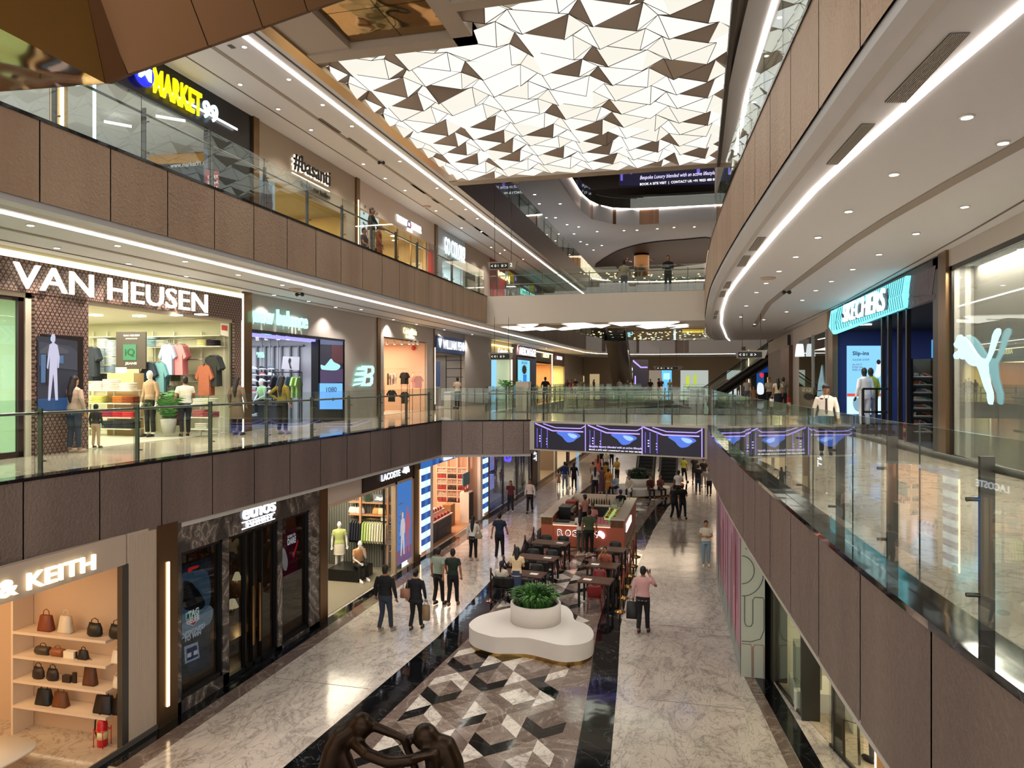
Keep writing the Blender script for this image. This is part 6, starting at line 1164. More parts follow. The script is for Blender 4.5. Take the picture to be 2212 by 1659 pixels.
railing(BR1+[(-6.3, 27.6)], F1, 1, 'short glass railing between the left walkway and the crossing', 1.5)
railing([(-6.25, 27.5), (.38, 25.85)], F1, 1, 'glass railing above the wide violet screen on the crossing', 1.7)
railing([(.38, 33.9), (-6.3, 33.5), (-9.6, 33.6)], F1, 1, 'glass railing on the far side of the first floor crossing', 1.7)
railing([(-9.9, 34), (-9.9, 56.6)], F1, 1, 'glass railing along the left side of the escalator well', 2.0); railing([(.4, 34.5), (.4, 40), (.7, 56)], F1, -1, 'glass railing along the right side of the escalator well', 2.0)
railing([(-9.5, 57.1), (-4.2, 57.1)], F1, 1, 'glass railing at the far edge of the escalator well', 1.8); railing([(-1.0, 57.1), (.6, 57.1)], F1, 1, 'short glass railing right of the escalator landing', 1.6)
railing(E1R[2:], F1, -1, 'curving glass railing with steel posts along the right walkway, nearest the viewer', 1.6, start=.9)
railing(E2L, F2, 1, 'long glass railing along the upper left balcony', 2.02, start=.3)
railing([(-10.0, 34.3), (.35, 34.3)], F2, 1, 'glass railing on the near side of the white footbridge', 2.3); railing([(.35, 38.1), (-10.0, 38.1)], F2, 1, 'glass railing on the far side of the white footbridge', 2.3)
railing(E2R[2:40], F2, -1, 'curving glass railing of the upper right balcony under the lit ceiling', 1.6)
railing([(-10.0, 38.3), (-10.0, 66), (-9.6, 70), (-8.6, 73), (-6.8, 75.5), (-4.5, 76.9), (-2, 77.4), (8, 77.4)], F2, 1, 'far curved glass railing of the second floor', 2.4)
railing([(-9.96, 29.2), (-9.96, 80)], F3, 1, 'dark glass railing of the third floor left balcony', 2.4); railing(F4P[1:], F4, 1, 'glass railing of the uppermost curved balcony', 2.4)
# ================================================================ CROSSING SCREEN, ESCALATORS, FAR END
r = T('led_screen_band', 'wide violet video screen on the front edge of the first floor crossing', 'screen', (-3, 26.5, F1-1.1))
A = Vector((-6.3, 27.55, 0)); B = Vector((.38, 25.78, 0)); D = (B-A); nrm = Vector((D.y, -D.x, 0)).normalized()
def sp(u_, z, o=.0): return Vector((A.x+D.x*u_, A.y+D.y*u_, z))+nrm*o
ZT, ZB = F1-.08, F1-1.08
q = M(); q.ext([sp(0, ZB-.06, .02), sp(1, ZB-.06, .02), sp(1, ZT+.05, .02), sp(0, ZT+.05, .02)], nrm*.05, mt('#bdb4a8', .4)); q.obj('frame', r)
q = M(); q.ext([sp(.03, ZB, .072), sp(.985, ZB, .072), sp(.985, ZT, .072), sp(.03, ZT, .072)], nrm*.01, em('#100d22', .8)); q.obj('screen', r)
V1 = em('#a58cf0', 1.3, 'AUTO'); V2 = em('#6a56c8', .9)
def sz(u_, v_, o): return sp(.03+.955*u_, ZB+(ZT-ZB)*v_, .082+o)
def sbar(pts, w_, m, o=.004):
    for (a0, b0), (a1, b1) in zip(pts, pts[1:]):
        p, q_ = sz(a0, b0, o), sz(a1, b1, o); d_ = (q_-p); up = nrm.cross(d_).normalized()*w_/2; qq = M(); qq.ext([p-up, q_-up, q_+up, p+up], nrm*.002, m); qq.obj('screen_image', r)
for k, u0 in enumerate((0, .335, .66)):
    w_ = .33; S = lambda a_, b_: (u0+a_*w_, b_)
    sbar([S(.02, .98), S(.36, .72), S(.95, .72)], .05, V1); sbar([S(.18, .98), S(.42, .84), S(.9, .84), S(.99, .95)], .035, V1)
    for xx in (.06, .14, .26): sbar([S(xx, .05), S(xx, .8)], .035, V2)
    sbar([S(.99, .0), S(.99, 1)], .035, V1)
    for zz in (.3, .4, .5): sbar([S(.1, zz), S(.125, zz)], .04, em('#d8ccff', 1.2)); sbar([S(.24, zz-.1), S(.26, zz-.1)], .03, em('#d8ccff', 1.2))
    pts = smooth([(.44, .66), (.6, .7), (.82, .66), (.9, .56), (.82, .44), (.76, .34), (.66, .3), (.6, .38), (.55, .5)]); qq = M(); qq.ext([sz(*S(*p_), .006) for p_ in pts], nrm*.002, em('#4a6fd0', 1.0)); qq.obj('screen_image', r)
    pts = smooth([(.66, .64), (.78, .62), (.84, .54), (.78, .46), (.7, .52)]); qq = M(); qq.ext([sz(*S(*p_), .01) for p_ in pts], nrm*.002, em('#8fb0ff', 1.2)); qq.obj('screen_image', r)
text('Bespoke Luxury blended with an active lifestyle', sz(.35, .14, .012), D, (0, 0, 1), 2.05, .1, em('#d8ccff', 1.2), depth=.003, slant=.25, bold=.01, parent=r); text('BOOK A SITE VISIT | CONTACT US: +91 9025 400 800', sz(.35, .035, .012), D, (0, 0, 1), 2.05, .06, em('#ffffff', 1.2), depth=.003, bold=.03, parent=r)
def escalator(p0, p1, w_, label):
    p0, p1 = Vector(p0), Vector(p1); r = T('escalator', label, 'escalator', p0); d_ = p1-p0; h_ = Vector((d_.x, d_.y, 0)).normalized(); sd = Vector((-h_.y, h_.x, 0))*w_/2
    flat = h_*1.3; path = [p0-flat, p0, p1, p1+flat]
    q = M()
    for s in (-1, 1): q.rings([[p+sd*s, p+sd*s*1.18, p+sd*s*1.18+Vector((0, 0, -.75)), p+sd*s+Vector((0, 0, -.75))] for p in path], mt('#211b17', .35, .5))
    q.rings([[p+sd*1.18+Vector((0, 0, -.75)), p-sd*1.18+Vector((0, 0, -.75)), p-sd*1.18+Vector((0, 0, -.85)), p+sd*1.18+Vector((0, 0, -.85))] for p in path], mt('#0d0a09', .5)); q.obj('truss', r)
    n = int(d_.z/.2); q = M()
    for i in range(n): c = p0+d_*((i+.5)/n); L_ = Vector((d_.x, d_.y, 0)).length/n; q.add([c+sd*a_+h_*b_*L_/2+Vector((0, 0, z)) for z in (-.12, .06) for a_, b_ in ((-.96, -1), (.96, -1), (.96, 1), (-.96, 1))], [(0, 3, 2, 1), (4, 5, 6, 7), (0, 1, 5, 4), (1, 2, 6, 5), (2, 3, 7, 6), (3, 0, 4, 7)], mt('#1a1a1c', .5))
    q.obj('steps', r)
    for s in (-1, 1):
        q = M(); q.rings([[p+sd*s*1.08, p+sd*s*1.1, p+sd*s*1.1+Vector((0, 0, .85)), p+sd*s*1.08+Vector((0, 0, .85))] for p in path], SHOPG); q.obj('glass_side', r)
        q = M(); q.tube([p+sd*s*1.09+Vector((0, 0, .92)) for p in path], .045, BLK, 8); q.obj('handrail', r); q = M(); q.tube([p+sd*s*1.05+Vector((0, 0, .06)) for p in path], .06, STEEL, 6); q.obj('skirt', r)
    return r
escalator((-3.35, 48.5, 0), (-3.35, 57.4, F1), 1.0, 'left of the two escalators rising from the ground floor behind the round planter'); escalator((-1.85, 48.7, 0), (-1.85, 57.4, F1), 1.0, 'right of the two escalators rising from the ground floor behind the round planter')
escalator((-6.9, 72, F1), (-6.7, 62, F2), 1.5, 'dark escalator seen from below at the far left of the first floor'); escalator((.6, 62, F1), (8.5, 60.5, F2), 1.1, 'escalator rising to the right at the far end of the first floor')
# near overhead escalator cladding: bronze hull above the left walkway
r = T('escalator_cladding', 'huge folded bronze clad escalator underside hanging at the upper left', 'escalator', WD(227, 180, 9)+Vector((0, 0, .0)))
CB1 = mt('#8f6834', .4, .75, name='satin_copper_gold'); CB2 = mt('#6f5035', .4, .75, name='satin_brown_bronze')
P = WD(227, 180, 9.0); Q0 = WD(0, 62, 7.6); Q00 = WD(-400, -150, 6.3); RR = WD(0, 197, 9.3); RR0 = WD(-400, 228, 9.6); U0 = WD(190, 0, 8.4); U00 = WD(180, -60, 8.3)
A1, A5 = WD(275, 160, 9.1), WD(760, -10, 10.3); AX = [A1+(A5-A1)*t for t in (0, .33, .57, .78, 1.25)]; UL_ = (U0-P)*1.9; UR_ = (WD(387, 0, 9.1)-WD(430, 112, 9.35))*2.2; Q9 = P+(Q0-P)*1.8
def panel(n, pts, m, back=.1): q = M(); q.ext(pts, Vector((0, back, back*.3)), m); return q.obj(n, r)
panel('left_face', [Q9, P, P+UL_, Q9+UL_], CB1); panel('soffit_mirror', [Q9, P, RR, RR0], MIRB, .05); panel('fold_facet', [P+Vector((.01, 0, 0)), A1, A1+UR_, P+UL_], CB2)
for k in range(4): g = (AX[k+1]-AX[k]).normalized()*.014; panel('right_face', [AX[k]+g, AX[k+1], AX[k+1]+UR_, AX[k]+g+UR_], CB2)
# polished panel in the ceiling recess
r = T('mirror_ceiling_panel', 'polished bronze mirror panel set in the ceiling recess beside the lit ceiling', 'ceiling panel', (-7, 14, G3+.1))
q = M()
for x0_, x1_ in ((-8.35, -7.02), (-7.0, -5.72)):
    for y0_, y1_ in ((13.6, 15.05), (15.07, 16.45), (12.1, 13.58)): q.box(x0_, x1_, y0_, y1_, G3+.12, G3+.14, MIRB)
q.obj('mirror_sheets', r)
# hanging wayfinding signs
def wayfind(px0, px1, pyt, pyb, Y, num, label, rodtop):
    p0, p1 = WY(px0, pyt, Y), WY(px1, pyb, Y); r = T('wayfinding_sign', label, 'sign', ((p0.x+p1.x)/2, Y, p1.z)); w_ = p1.x-p0.x; h_ = p0.z-p1.z
    q = M(); q.ext([(p0.x-w_*.08, Y, p0.z), (p0.x, Y, p1.z), (p1.x, Y, p1.z), (p1.x+w_*.1, Y, p0.z)], (0, .12, 0), mt('#8a8075', .4)); q.obj('sign_body', r)
    q = M(); q.box(p0.x+w_*.04, p0.x+w_*(.74 if num else .9), Y-.02, Y, p1.z+h_*.12, p0.z-h_*.2, mt('#0c0c0e', .4)); q.obj('black_panel', r); WW = em('#fff8e6', 1.1)
    z = p1.z+h_*.32; hh = h_*.3
    for k, s_ in enumerate(('<', 'o', '|', 'iii', '>')): q_ = text(s_, (p0.x+w_*(.08+.135*k), Y-.035, z), (1, 0, 0), (0, 0, 1), w_*(.07 if s_ != '|' else .01), hh, WW, depth=.005, parent=r, name='pictogram')
    if num: text(num, (p0.x+w_*.82, Y-.03, z), (1, 0, 0), (0, 0, 1), w_*.09, h_*.42, WW, depth=.01, parent=r)
    for t in (.2, .85): q = M(); xx = p0.x+w_*t; q.tube([(xx, Y+.05, p0.z), (xx, Y+.05, rodtop)], .012, STEELD, 5); q.obj('hanging_rod', r)
wayfind(1057, 1112, 566, 581, 30, '2', 'hanging direction sign with the figure 2 at the upper left crossing', G3); wayfind(1058, 1105, 762, 777, 30, '', 'hanging direction sign over the first floor left walkway', G2)
wayfind(1592, 1652, 757, 774, 31, '', 'hanging direction sign under the right soffit', G2); wayfind(1062, 1120, 382, 397, 42, '3', 'hanging direction sign with the figure 3 on the third floor', G4); wayfind(1415, 1470, 791, 799, 58, '', 'distant hanging direction board at the far end of the first floor', 9.4)
# big video wall on the top floor
Y9 = 76; r = T('video_wall', 'large dark violet video wall with white text high at the far end', 'screen', (WY(1440, 380, Y9).x, Y9, 27)); drawY('screen', Y9, [(1338, 330), (1560, 330), (1560, 398), (1338, 403)], em('#15112e', .8), 0, r, th=.3)
for a0, b0, a1, b1 in ((1341, 340, 1346, 392), (1362, 335, 1366, 378), (1375, 335, 1378, 372), (1390, 335, 1393, 370), (1338, 333, 1560, 337), (1505, 355, 1512, 376)): drawY('screen_image', Y9, [(a0, b0), (a1, b0), (a1, b1), (a0, b1)], em('#6a5cc8', .9), .31, r)
ytext('Bespoke Luxury blended with an active lifestyle', Y9, 1383, 1545, yz(1460, 387, Y9), .5, em('#e0d8ff', 1.1), .33, depth=.01, slant=.25, bold=.01, parent=r); ytext('BOOK A SITE VISIT  |  CONTACT US: +91 9025 400 800', Y9, 1383, 1550, yz(1460, 399, Y9), .32, em('#ffffff', 1.2), .33, depth=.01, bold=.03, parent=r)
mb = M(); mb.box(-14, 14, 88, 88.3, F4, 30, mt('#5a4a3e', .6)); struct(mb, 'wall_far')
q = M(); q.ext([WY(px, py, 87.5) for px, py in smooth([(1360, 452), (1375, 438), (1400, 428), (1440, 422), (1490, 424), (1560, 430), (1560, 455), (1360, 455)], 3)], (0, .2, 0), mt('#8a7355', .5)); q.obj('arched_panel', label='tan arched opening on the uppermost far floor', cat='wall panel')
# third floor far slab, column, petal chandelier
d = M(); d.plate([(-9.9, 70), (-8, 73), (-4, 74), (13.9, 74), (13.9, 124), (-9.9, 124)], G3, F3, SOFF); struct(d, 'floor'); fascia('wall_far', [(-9.9, 70), (-8, 73), (-4, 74), (13.9, 74)], G3, F3, -1, BRZD, 1.42, False)
mb = M(); strip(mb, [(-9.8, 69.9), (-8, 72.9), (-4, 73.9), (8, 73.9)], F3+.02, .12, LED, .08); mb.obj('led_strip', label='light line along the far third floor edge behind the footbridge', cat='light strip')
q = M(); pts = [W(px, py, G4-.01) for px, py in smooth([(1285, 578), (1320, 548), (1360, 532), (1410, 522), (1480, 516), (1540, 515), (1540, 560), (1460, 575), (1370, 580)], 3)]; q.ext([Vector((min(13.5, p.x), min(124, p.y), p.z)) for p in pts], (0, 0, -.1), mt('#2b1613', .5)); q.obj('dark_ceiling_recess', label='dark oval recess in the far high ceiling', cat='ceiling panel')
p = WY(1386, 560, 84); q = M(); q.lathe([(.85, 0), (.85, G4-F3-.02)], (p.x, 84, F3+.01), mt('#7d5a38', .3, .8), 24); q.obj('column', label='thick bronze round column on the third floor beyond the footbridge', cat='column')
r = T('petal_chandelier', 'wide chandelier of countless small pinkish petals at the far end', 'chandelier', WY(1440, 550, 88)); rn = random.Random(12); q = M(); pm = em('#c98f86', .8); pm2 = mt('#8a5c58', .5)
for k in range(700):
    px = 1345+150*rn.random(); t = (px-1345)/150; py = 555-18*t+(-16+32*rn.random())*(.35+.65*sin(pi*min(1, t*.9+.12)))
    c = WY(px, py, 86+5*rn.random()); s = .06+.1*rn.random(); a_ = rn.random()*6; q.f([c+Vector((cos(a_)*s, 0, sin(a_)*s*.5)), c+Vector((-sin(a_)*s, .05, cos(a_)*s*.5)), c-Vector((cos(a_)*s, 0, sin(a_)*s*.5))], pm if rn.random() < .4 else pm2)
o = q.obj('petals', r, kind='stuff')
# far end shop fronts, first floor (plane y = 88) and second floor (y = 96)
struct(M().box(-19.9, 13.9, 88, 88.3, F1+.01, G2-.01, mt('#a89680', .6)), 'wall_far'); struct(M().box(-19.9, 13.9, 104, 104.3, F2+.01, G3-.01, mt('#5d5148', .6)), 'wall_far')
ff = [((1222, 812, 1262, 845), '#d8c8a0', 'pale yellow lit shop front at the far left end'), ((1274, 808, 1295, 845), '#b8a078', 'narrow tan lit shop front at the far end'), ((1325, 805, 1368, 850), '#d9ccac', 'cream lit shop front under a white name at the far end'), ((1402, 800, 1428, 850), '#8f8272', 'dim grey shop front beside the far blue poster'), ((1470, 800, 1530, 850), '#b9c0b8', 'pale grey lit shop front with green patches at the far end'), ((1570, 800, 1612, 850), '#cdd6da', 'white lit shop front right of the far escalator')]
for (a0, b0, a1, b1), c, lb in ff: drawY('lit_shop_window', 88, [(a0, b0), (a1, b0), (a1, b1), (a0, b1)], em(c, .75), .02, None, lb, cat='window')
for k, (a0, b0, a1, b1, c) in enumerate(((1482, 812, 1489, 838, '#c8d838'), (1498, 808, 1505, 832, '#b8d050'))): drawY('green_panel', 87.9, [(a0, b0), (a1, b0), (a1, b1), (a0, b1)], em(c, .8), .03, None, ['left lime green panel in the far pale shop', 'right lime green panel in the far pale shop'][k], cat='panel')
r = T('shop_sign', 'white lit letters over the cream far shop front', 'sign', WY(1345, 800, 87.8)); ytext('pantaloons', 87.8, 1327, 1368, yz(1345, 803, 87.8), .6, SW, .05, depth=.02, bold=.02, parent=r)
r = T('shop_sign', 'white lit letters at the far left end of the first floor', 'sign', WY(1228, 798, 87.8)); ytext('lifestyle', 87.8, 1206, 1231, yz(1228, 800, 87.8), .6, SW, .05, depth=.02, bold=.02, parent=r)
r = T('advertising_screen', 'bright blue tall screen at the far end of the first floor', 'screen', WY(1440, 830, 70)); drawY('screen', 70, [(1429, 800), (1451, 800), (1451, 854), (1429, 854)], em('#4fb4f0', 1.0), 0, r, th=.1); drawY('screen_image', 70, [(1433, 806), (1447, 806), (1447, 820), (1433, 820)], em('#9fe0ff', 1.0), .11, r)
r = T('video_column', 'dark column clad with violet screen at the far end of the first floor', 'column', WY(1384, 830, 66)); drawY('column_body', 66, [(1367, 777), (1400, 777), (1400, 852), (1367, 852)], em('#15102a', .6), 0, r, th=.1); drawY('column_image', 66, [(1368, 777), (1385, 792), (1399, 792), (1399, 795), (1384, 795), (1367, 781)], V1, .11, r); drawY('column_image', 66, [(1371, 812), (1374, 812), (1374, 830), (1371, 830)], V1, .11, r)
for k, (a0, b0, a1, b1, c) in enumerate(((1232, 714, 1270, 722, '#c8c070'), (1347, 718, 1362, 728, '#8fd8e8'), (1474, 712, 1520, 719, '#e8c030'), (1455, 712, 1460, 742, '#e8f0f4'))): drawY('lit_shop_window', 103.9, [(a0, b0), (a1, b0), (a1, b1), (a0, b1)], em(c, 1.0), .02, None, ['yellow green lit strip on the far second floor', 'cyan lit window on the far second floor', 'yellow lit sign on the far second floor', 'white light column on the far second floor'][k], cat='window')
rn = random.Random(3); q = M()
for k in range(160): px = 1225+305*rn.random(); py = 715+24*rn.random(); c = WY(px, py, 92+10*rn.random()); q.box(c.x-.12, c.x+.12, c.y, c.y+.02, c.z-.05, c.z+.05, em(['#fff0c8', '#cfe8e0', '#ffe090'][k % 3], 1.4))
q.obj('light_dots', label='scattered points of light across the far second floor shops', cat='lights', kind='stuff')
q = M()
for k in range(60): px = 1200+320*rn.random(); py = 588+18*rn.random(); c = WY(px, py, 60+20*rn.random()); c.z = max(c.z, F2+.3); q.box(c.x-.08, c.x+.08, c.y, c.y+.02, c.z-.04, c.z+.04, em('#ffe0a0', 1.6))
q.obj('light_dots', label='scattered warm lamp reflections above the footbridge railing', cat='lights', kind='stuff')  # small glowing boxes stand in for the lamp reflections
# blue shop and right far end
struct(M().box(3.5, 13.9, 62, 62.2, F1+.01, G2-.01, mt('#c9c4ba', .5)), 'wall_far')
r = T('blue_shop', 'deep blue ribbed shop front at the far right end of the walkway', 'shop', WY(1660, 830, 61.8)); drawY('blue_header', 61.8, [(1622, 792), (1703, 790), (1703, 804), (1622, 805)], em('#123f8a', .6), 0, r, th=.1); drawY('dark_opening', 61.8, [(1622, 805), (1703, 804), (1703, 870), (1622, 870)], mt('#0c1220', .4), 0, r, th=.08)
drawY('poster_image', 61.8, [(1634, 804), (1650, 804), (1650, 850), (1634, 850)], em('#1c4f8f', .7), .1, r); drawY('poster_image', 61.8, smooth([(1642, 806), (1649, 808), (1647, 816), (1641, 812)]), em('#e0283c', 1), .11, r); drawY('poster_image', 61.8, smooth([(1637, 828), (1648, 830), (1649, 850), (1636, 850)]), em('#dfe6ee', .9), .11, r); drawY('inner_light', 61.8, [(1657, 815), (1668, 815), (1668, 850), (1657, 850)], em('#d8b070', .8), .1, r); drawY('inner_light', 61.8, [(1672, 822), (1690, 822), (1690, 860), (1672, 860)], em('#6a5ca8', .7), .1, r)
q = M(); p = WY(1616, 830, 61.7); q.box(p.x-.5, p.x-.2, 61.6, 61.9, F1, G2-.02, STEELD); q.box(p.x+.0, p.x+.06, 61.55, 61.6, F1+.1, 9.2, LEDW); q.obj('lit_pillar', label='steel pillar with warm light line left of the deep blue shop front', cat='pillar')

for x, y, z, sx, sy, pw in ((-3, 95, 9.3, 14, 10, 900), (-4, 66, 9.4, 8, 6, 500), (-3, 75, 3.7, 12, 10, 600), (3.3, 22, 3.8, 2, 8, 120), (-3, 100, 15, 14, 12, 700), (4, 48, 3.7, 6, 10, 350), (0, 92, 21, 18, 20, 1500)): light('AREA', (x, y, z), pw, '#ffe4c4', sx, sy=sy, name='added_fill_light')  # unseen area lights added to brighten dim far areas, no fixtures modelled
# ================================================================ GROUND FLOOR FURNITURE
def grass_plant(c, rad, h, n, parent, name='foliage', cols=('#2f5a24', '#24481c', '#4a7a30')):
    rn = random.Random(int(c[0]*100+c[1]*10)); ms = [mt(k, .5) for k in cols]; q = M(); c = Vector(c)
    for k in range(n):
        a = rn.random()*2*pi; rr = rad*sqrt(rn.random())*.75; b = c+Vector((rr*cos(a), rr*sin(a), 0)); L_ = h*(.55+.6*rn.random())*(1.1-.45*rr/rad); out = (.25+.6*rr/rad)*L_; sw = Vector((-sin(a), cos(a), 0))*.018*(1+rn.random())
        mid = b+Vector((cos(a)*out*.4, sin(a)*out*.4, L_*.75)); tip = b+Vector((cos(a)*out, sin(a)*out, L_*(.95-.4*rr/rad)))
        q.add([b-sw*.6, b+sw*.6, mid+sw, tip, mid-sw], [(0, 1, 2, 4), (4, 2, 3)], rn.choice(ms))
    return q.obj(name, parent, kind=None)
CR = [(160, 1110), (185, 1065), (250, 1020), (330, 990), (450, 960), (600, 925), (780, 890), (950, 872), (1080, 885), (1180, 920), (1235, 985), (1250, 1040), (1290, 1070), (1360, 1090), (1430, 1140), (1455, 1205), (1425, 1265), (1330, 1303), (1200, 1318), (1080, 1310), (930, 1275), (760, 1240), (600, 1236), (450, 1235), (320, 1205), (210, 1165)]
BT = .5; outl = [W(980+x/4.81, 1120+y/4.81, BT) for x, y in CR]; outl = smooth([(p.x, p.y) for p in outl], 8)
cc = sum((Vector(p) for p in outl), Vector((0, 0)))/len(outl)
r = T('planter_bench', 'white cloud shaped bench with a round planter in the middle of the mosaic', 'bench', (cc.x, cc.y, 0)); WB = mt('#cfc8c1', .45)
q = M(); q.plate(outl, .1, BT, WB); q.obj('bench_body', r); q = M(); q.plate([tuple(cc+(Vector(p)-cc)*.985) for p in outl], .006, .1, mt('#a98950', .25, 1)); q.obj('brass_plinth', r)
pc = W(1153, 1340, BT); pc = Vector((pc.x+.05, pc.y, BT)); q = M(); q.lathe([(.66, 0), (.66, .48), (.62, .5), (.58, .48), (.58, .42), (0.01, .4)], pc, WB, 40); q.obj('round_planter', r); q = M(); q.lathe([(.58, 0), (.01, .01)], pc+Vector((0, 0, .42)), mt('#2a2018', .9), 24); q.obj('soil', r)
grass_plant(pc+Vector((0, 0, .42)), .66, .55, 520, r)
# second planter bench, further back
c2 = Vector((-3.35, 43.4)); r = T('planter_bench', 'second white curved bench with dark green planter near the escalators', 'bench', (c2.x, c2.y, 0))
ol = smooth([(c2.x+x, c2.y+y) for x, y in ((-1.5, -.2), (-1.1, -1.1), (-.1, -1.45), (.9, -1.0), (1.7, -.3), (1.75, .5), (.9, 1.3), (-.4, 1.3), (-1.3, .7))], 4)
q = M(); q.plate(ol, .08, .46, WB); q.obj('bench_body', r); q = M(); q.plate([tuple(c2+(Vector(p)-c2)*.97) for p in ol], .006, .08, mt('#a98950', .25, 1)); q.obj('brass_plinth', r)
q = M(); q.lathe([(.75, 0), (.75, .5), (.68, .5), (.66, .4), (.01, .4)], (c2.x, c2.y+.2, .46), WB, 32); q.obj('round_planter', r); grass_plant((c2.x, c2.y+.2, .86), .85, .75, 420, r, cols=('#16301a', '#1d3b1e', '#122616'))
# --- kiosk
KX0, KX1, KY0, KY1 = -6.15, -2.78, 28.75, 34.5; PK = mt('#c4694f', .45, name='salmon_counter_front'); CT = mt('#e3dccb', .4, name='cream_counter_top'); WF = wood('walnut', '#5a3a1c', '#7a522c', 3)
r = T('cafe_kiosk', 'salmon pink open kiosk with cream tops and lit black letters', 'kiosk', ((KX0+KX1)/2, (KY0+KY1)/2, 0)); t_ = .42; H1, H0 = 1.22, .96
q = M(); q.box(KX0+.02, KX1-.02, KY0+.02, KY0+t_, .08, H0, PK); q.box(KX0+.02, KX0+.5, KY0+.0, KY0+t_, .08, H1, PK); q.box(KX1-.55, KX1-.0, KY0+.0, KY0+t_, .08, H1, PK); q.obj('front_counter', r)
q = M(); q.box(KX0+.0, KX0+t_, KY0+t_, KY1, .08, H1-.05, PK); q.obj('side_counter', r); q = M(); q.box(KX1-t_, KX1, KY0+t_, KY1, .08, H1-.05, PK); q.obj('side_counter', r); q = M(); q.box(KX0+t_, KX1-t_, KY1-.12, KY1, .08, H1+.1, CT); q.obj('back_panel', r)
q = M(); q.box(KX0+.5, KX1-.55, KY0-.04, KY0+t_+.1, H0, H0+.05, CT); q.box(KX0-.04, KX0+.5, KY0-.04, KY0+t_, H1, H1+.05, CT); q.box(KX1-.55, KX1+.04, KY0-.04, KY0+t_, H1, H1+.05, CT); q.box(KX0-.04, KX0+t_, KY0+t_, KY1, H1-.05, H1, CT); q.box(KX1-t_, KX1+.04, KY0+t_, KY1, H1-.05, H1, CT); q.obj('cream_top', r)
q = M(); q.box(KX0+.03, KX0+.47, KY0-.02, KY0+.01, H1-.28, H1-.02, WF); q.obj('wood_inset', r); q = M(); q.box(KX1-.52, KX1-.03, KY0-.02, KY0+.01, H1-.28, H1-.02, WF); q.obj('wood_inset', r)
q = M(); q.box(KX0+.02, KX1-.02, KY0+.03, KY1-.02, .006, .08, mt('#8a6a3c', .3, .8)); q.obj('brass_base', r)
q = M(); q.box(KX0+.5, KX1-.55, KY0+.0, KY0+.02, H0-.05, H0-.03, em('#ffb08a', 3)); q.obj('glow_strip', r)
q = M(); q.box(KX0+t_+.05, KX1-t_-.05, KY1-.75, KY1-.14, .85, .9, CT); q.box(KX0+t_+.05, KX1-t_-.05, KY1-.72, KY1-.16, .1, .85, mt('#4a4640', .4)); q.obj('back_counter', r)
q = M(); q.box(KX0+t_, KX0+t_+.55, KY0+1.2, KY1-.8, .82, .88, CT); q.box(KX0+t_, KX0+t_+.5, KY0+1.2, KY1-.8, .1, .82, mt('#4a4640', .4)); q.obj('inner_counter', r)
q = M(); q.box(KX1-t_-.7, KX1-t_, KY0+.9, KY1-.9, .85, .9, mt('#c9e0a8', .3)); q.box(KX1-t_-.68, KX1-t_-.02, KY0+.9, KY1-.9, .1, .85, mt('#5a5448', .4)); q.obj('display_counter', r)
kl = mt('#15110f', .4); hl = em('#fff4e8', 2.0)
for s_, px in (('R', 1209), ('O', 1226), ('S', 1241.5), ('N', 1283)):
    p = WY(px, 1165, KY0); text(s_, (p.x-.085, KY0-.01, .50), (1, 0, 0), (0, 0, 1), .22, .25, hl, depth=.01, bold=.06, parent=r, name='letter_halo'); text(s_, (p.x-.065, KY0-.03, .52), (1, 0, 0), (0, 0, 1), .18, .21, kl, depth=.03, bold=.02, parent=r, name='letter')
p = WY(1299, 1167, KY0); q = M(); q.ext([(p.x+x*.24, KY0-.02, .62+z*.24) for x, z in smooth([(-.6, .3), (-.3, .65), (.1, .55), (.4, .35), (.6, 0), (.5, -.5), (.2, -.6), (-.1, -.3), (-.5, -.1)])], (0, -.03, 0), em('#f3d8ff', 1.8)); q.obj('flower_emblem', r)
q = M(); q.box(KX1+.0, KX1+.03, KY0+.7, KY0+3.0, .62, .66, hl); 
for k in range(7): q.box(KX1+.02, KX1+.05, KY0+.8+k*.3, KY0+.98+k*.3, .68, .95, hl)
q.obj('side_lettering', r)
gc = Vector((KX1-t_-.35, KY0+2.9, .9)); r = T('glass_cake_display', 'slanted glass display case with green lit trays on the kiosk', 'display case', gc); x0_, x1_, y0_, y1_ = KX1-t_-.68, KX1-t_-.03, KY0+1.6, KY0+4.2
q = M(); q.ext([(x0_, y0_, .905), (x1_, y0_, .905), (x1_, y0_, 1.4), (x0_+.3, y0_, 1.4)], (0, y1_-y0_, 0), SHOPG); q.obj('glass_hood', r)
q = M(); q.box(x0_+.05, x1_-.05, y0_+.05, y1_-.05, .905, .93, em('#bfe08a', .6)); q.obj('lit_tray', r); q = M()
for a_, b_ in ((x0_, .9), (x1_, .9), (x1_, 1.4), (x0_+.3, 1.4)): q.box(a_-.015, a_+.015, y0_, y1_, b_-.0, b_+.02, STEEL)
q.obj('steel_frame', r)
rn = random.Random(6)
for k in range(10): q = M(); c = (x0_+.2+.3*(k % 2), y0_+.25+.23*k, .932); q.ball(Vector(c)+Vector((0, 0, .05)), (.09, .07, .05), mt(rn.choice(['#c9903c', '#e0c070', '#b5502a']), .5)); q.obj('pastry', label='pastry on the green lit tray of the kiosk case', cat='food', group='pastries in the kiosk case')
def thing_box(name, label, cat, c, sz, m, z): q = M(); q.box(c[0]-sz[0]/2, c[0]+sz[0]/2, c[1]-sz[1]/2, c[1]+sz[1]/2, z, z+sz[2], m); return q.obj(name, label=label, cat=cat)
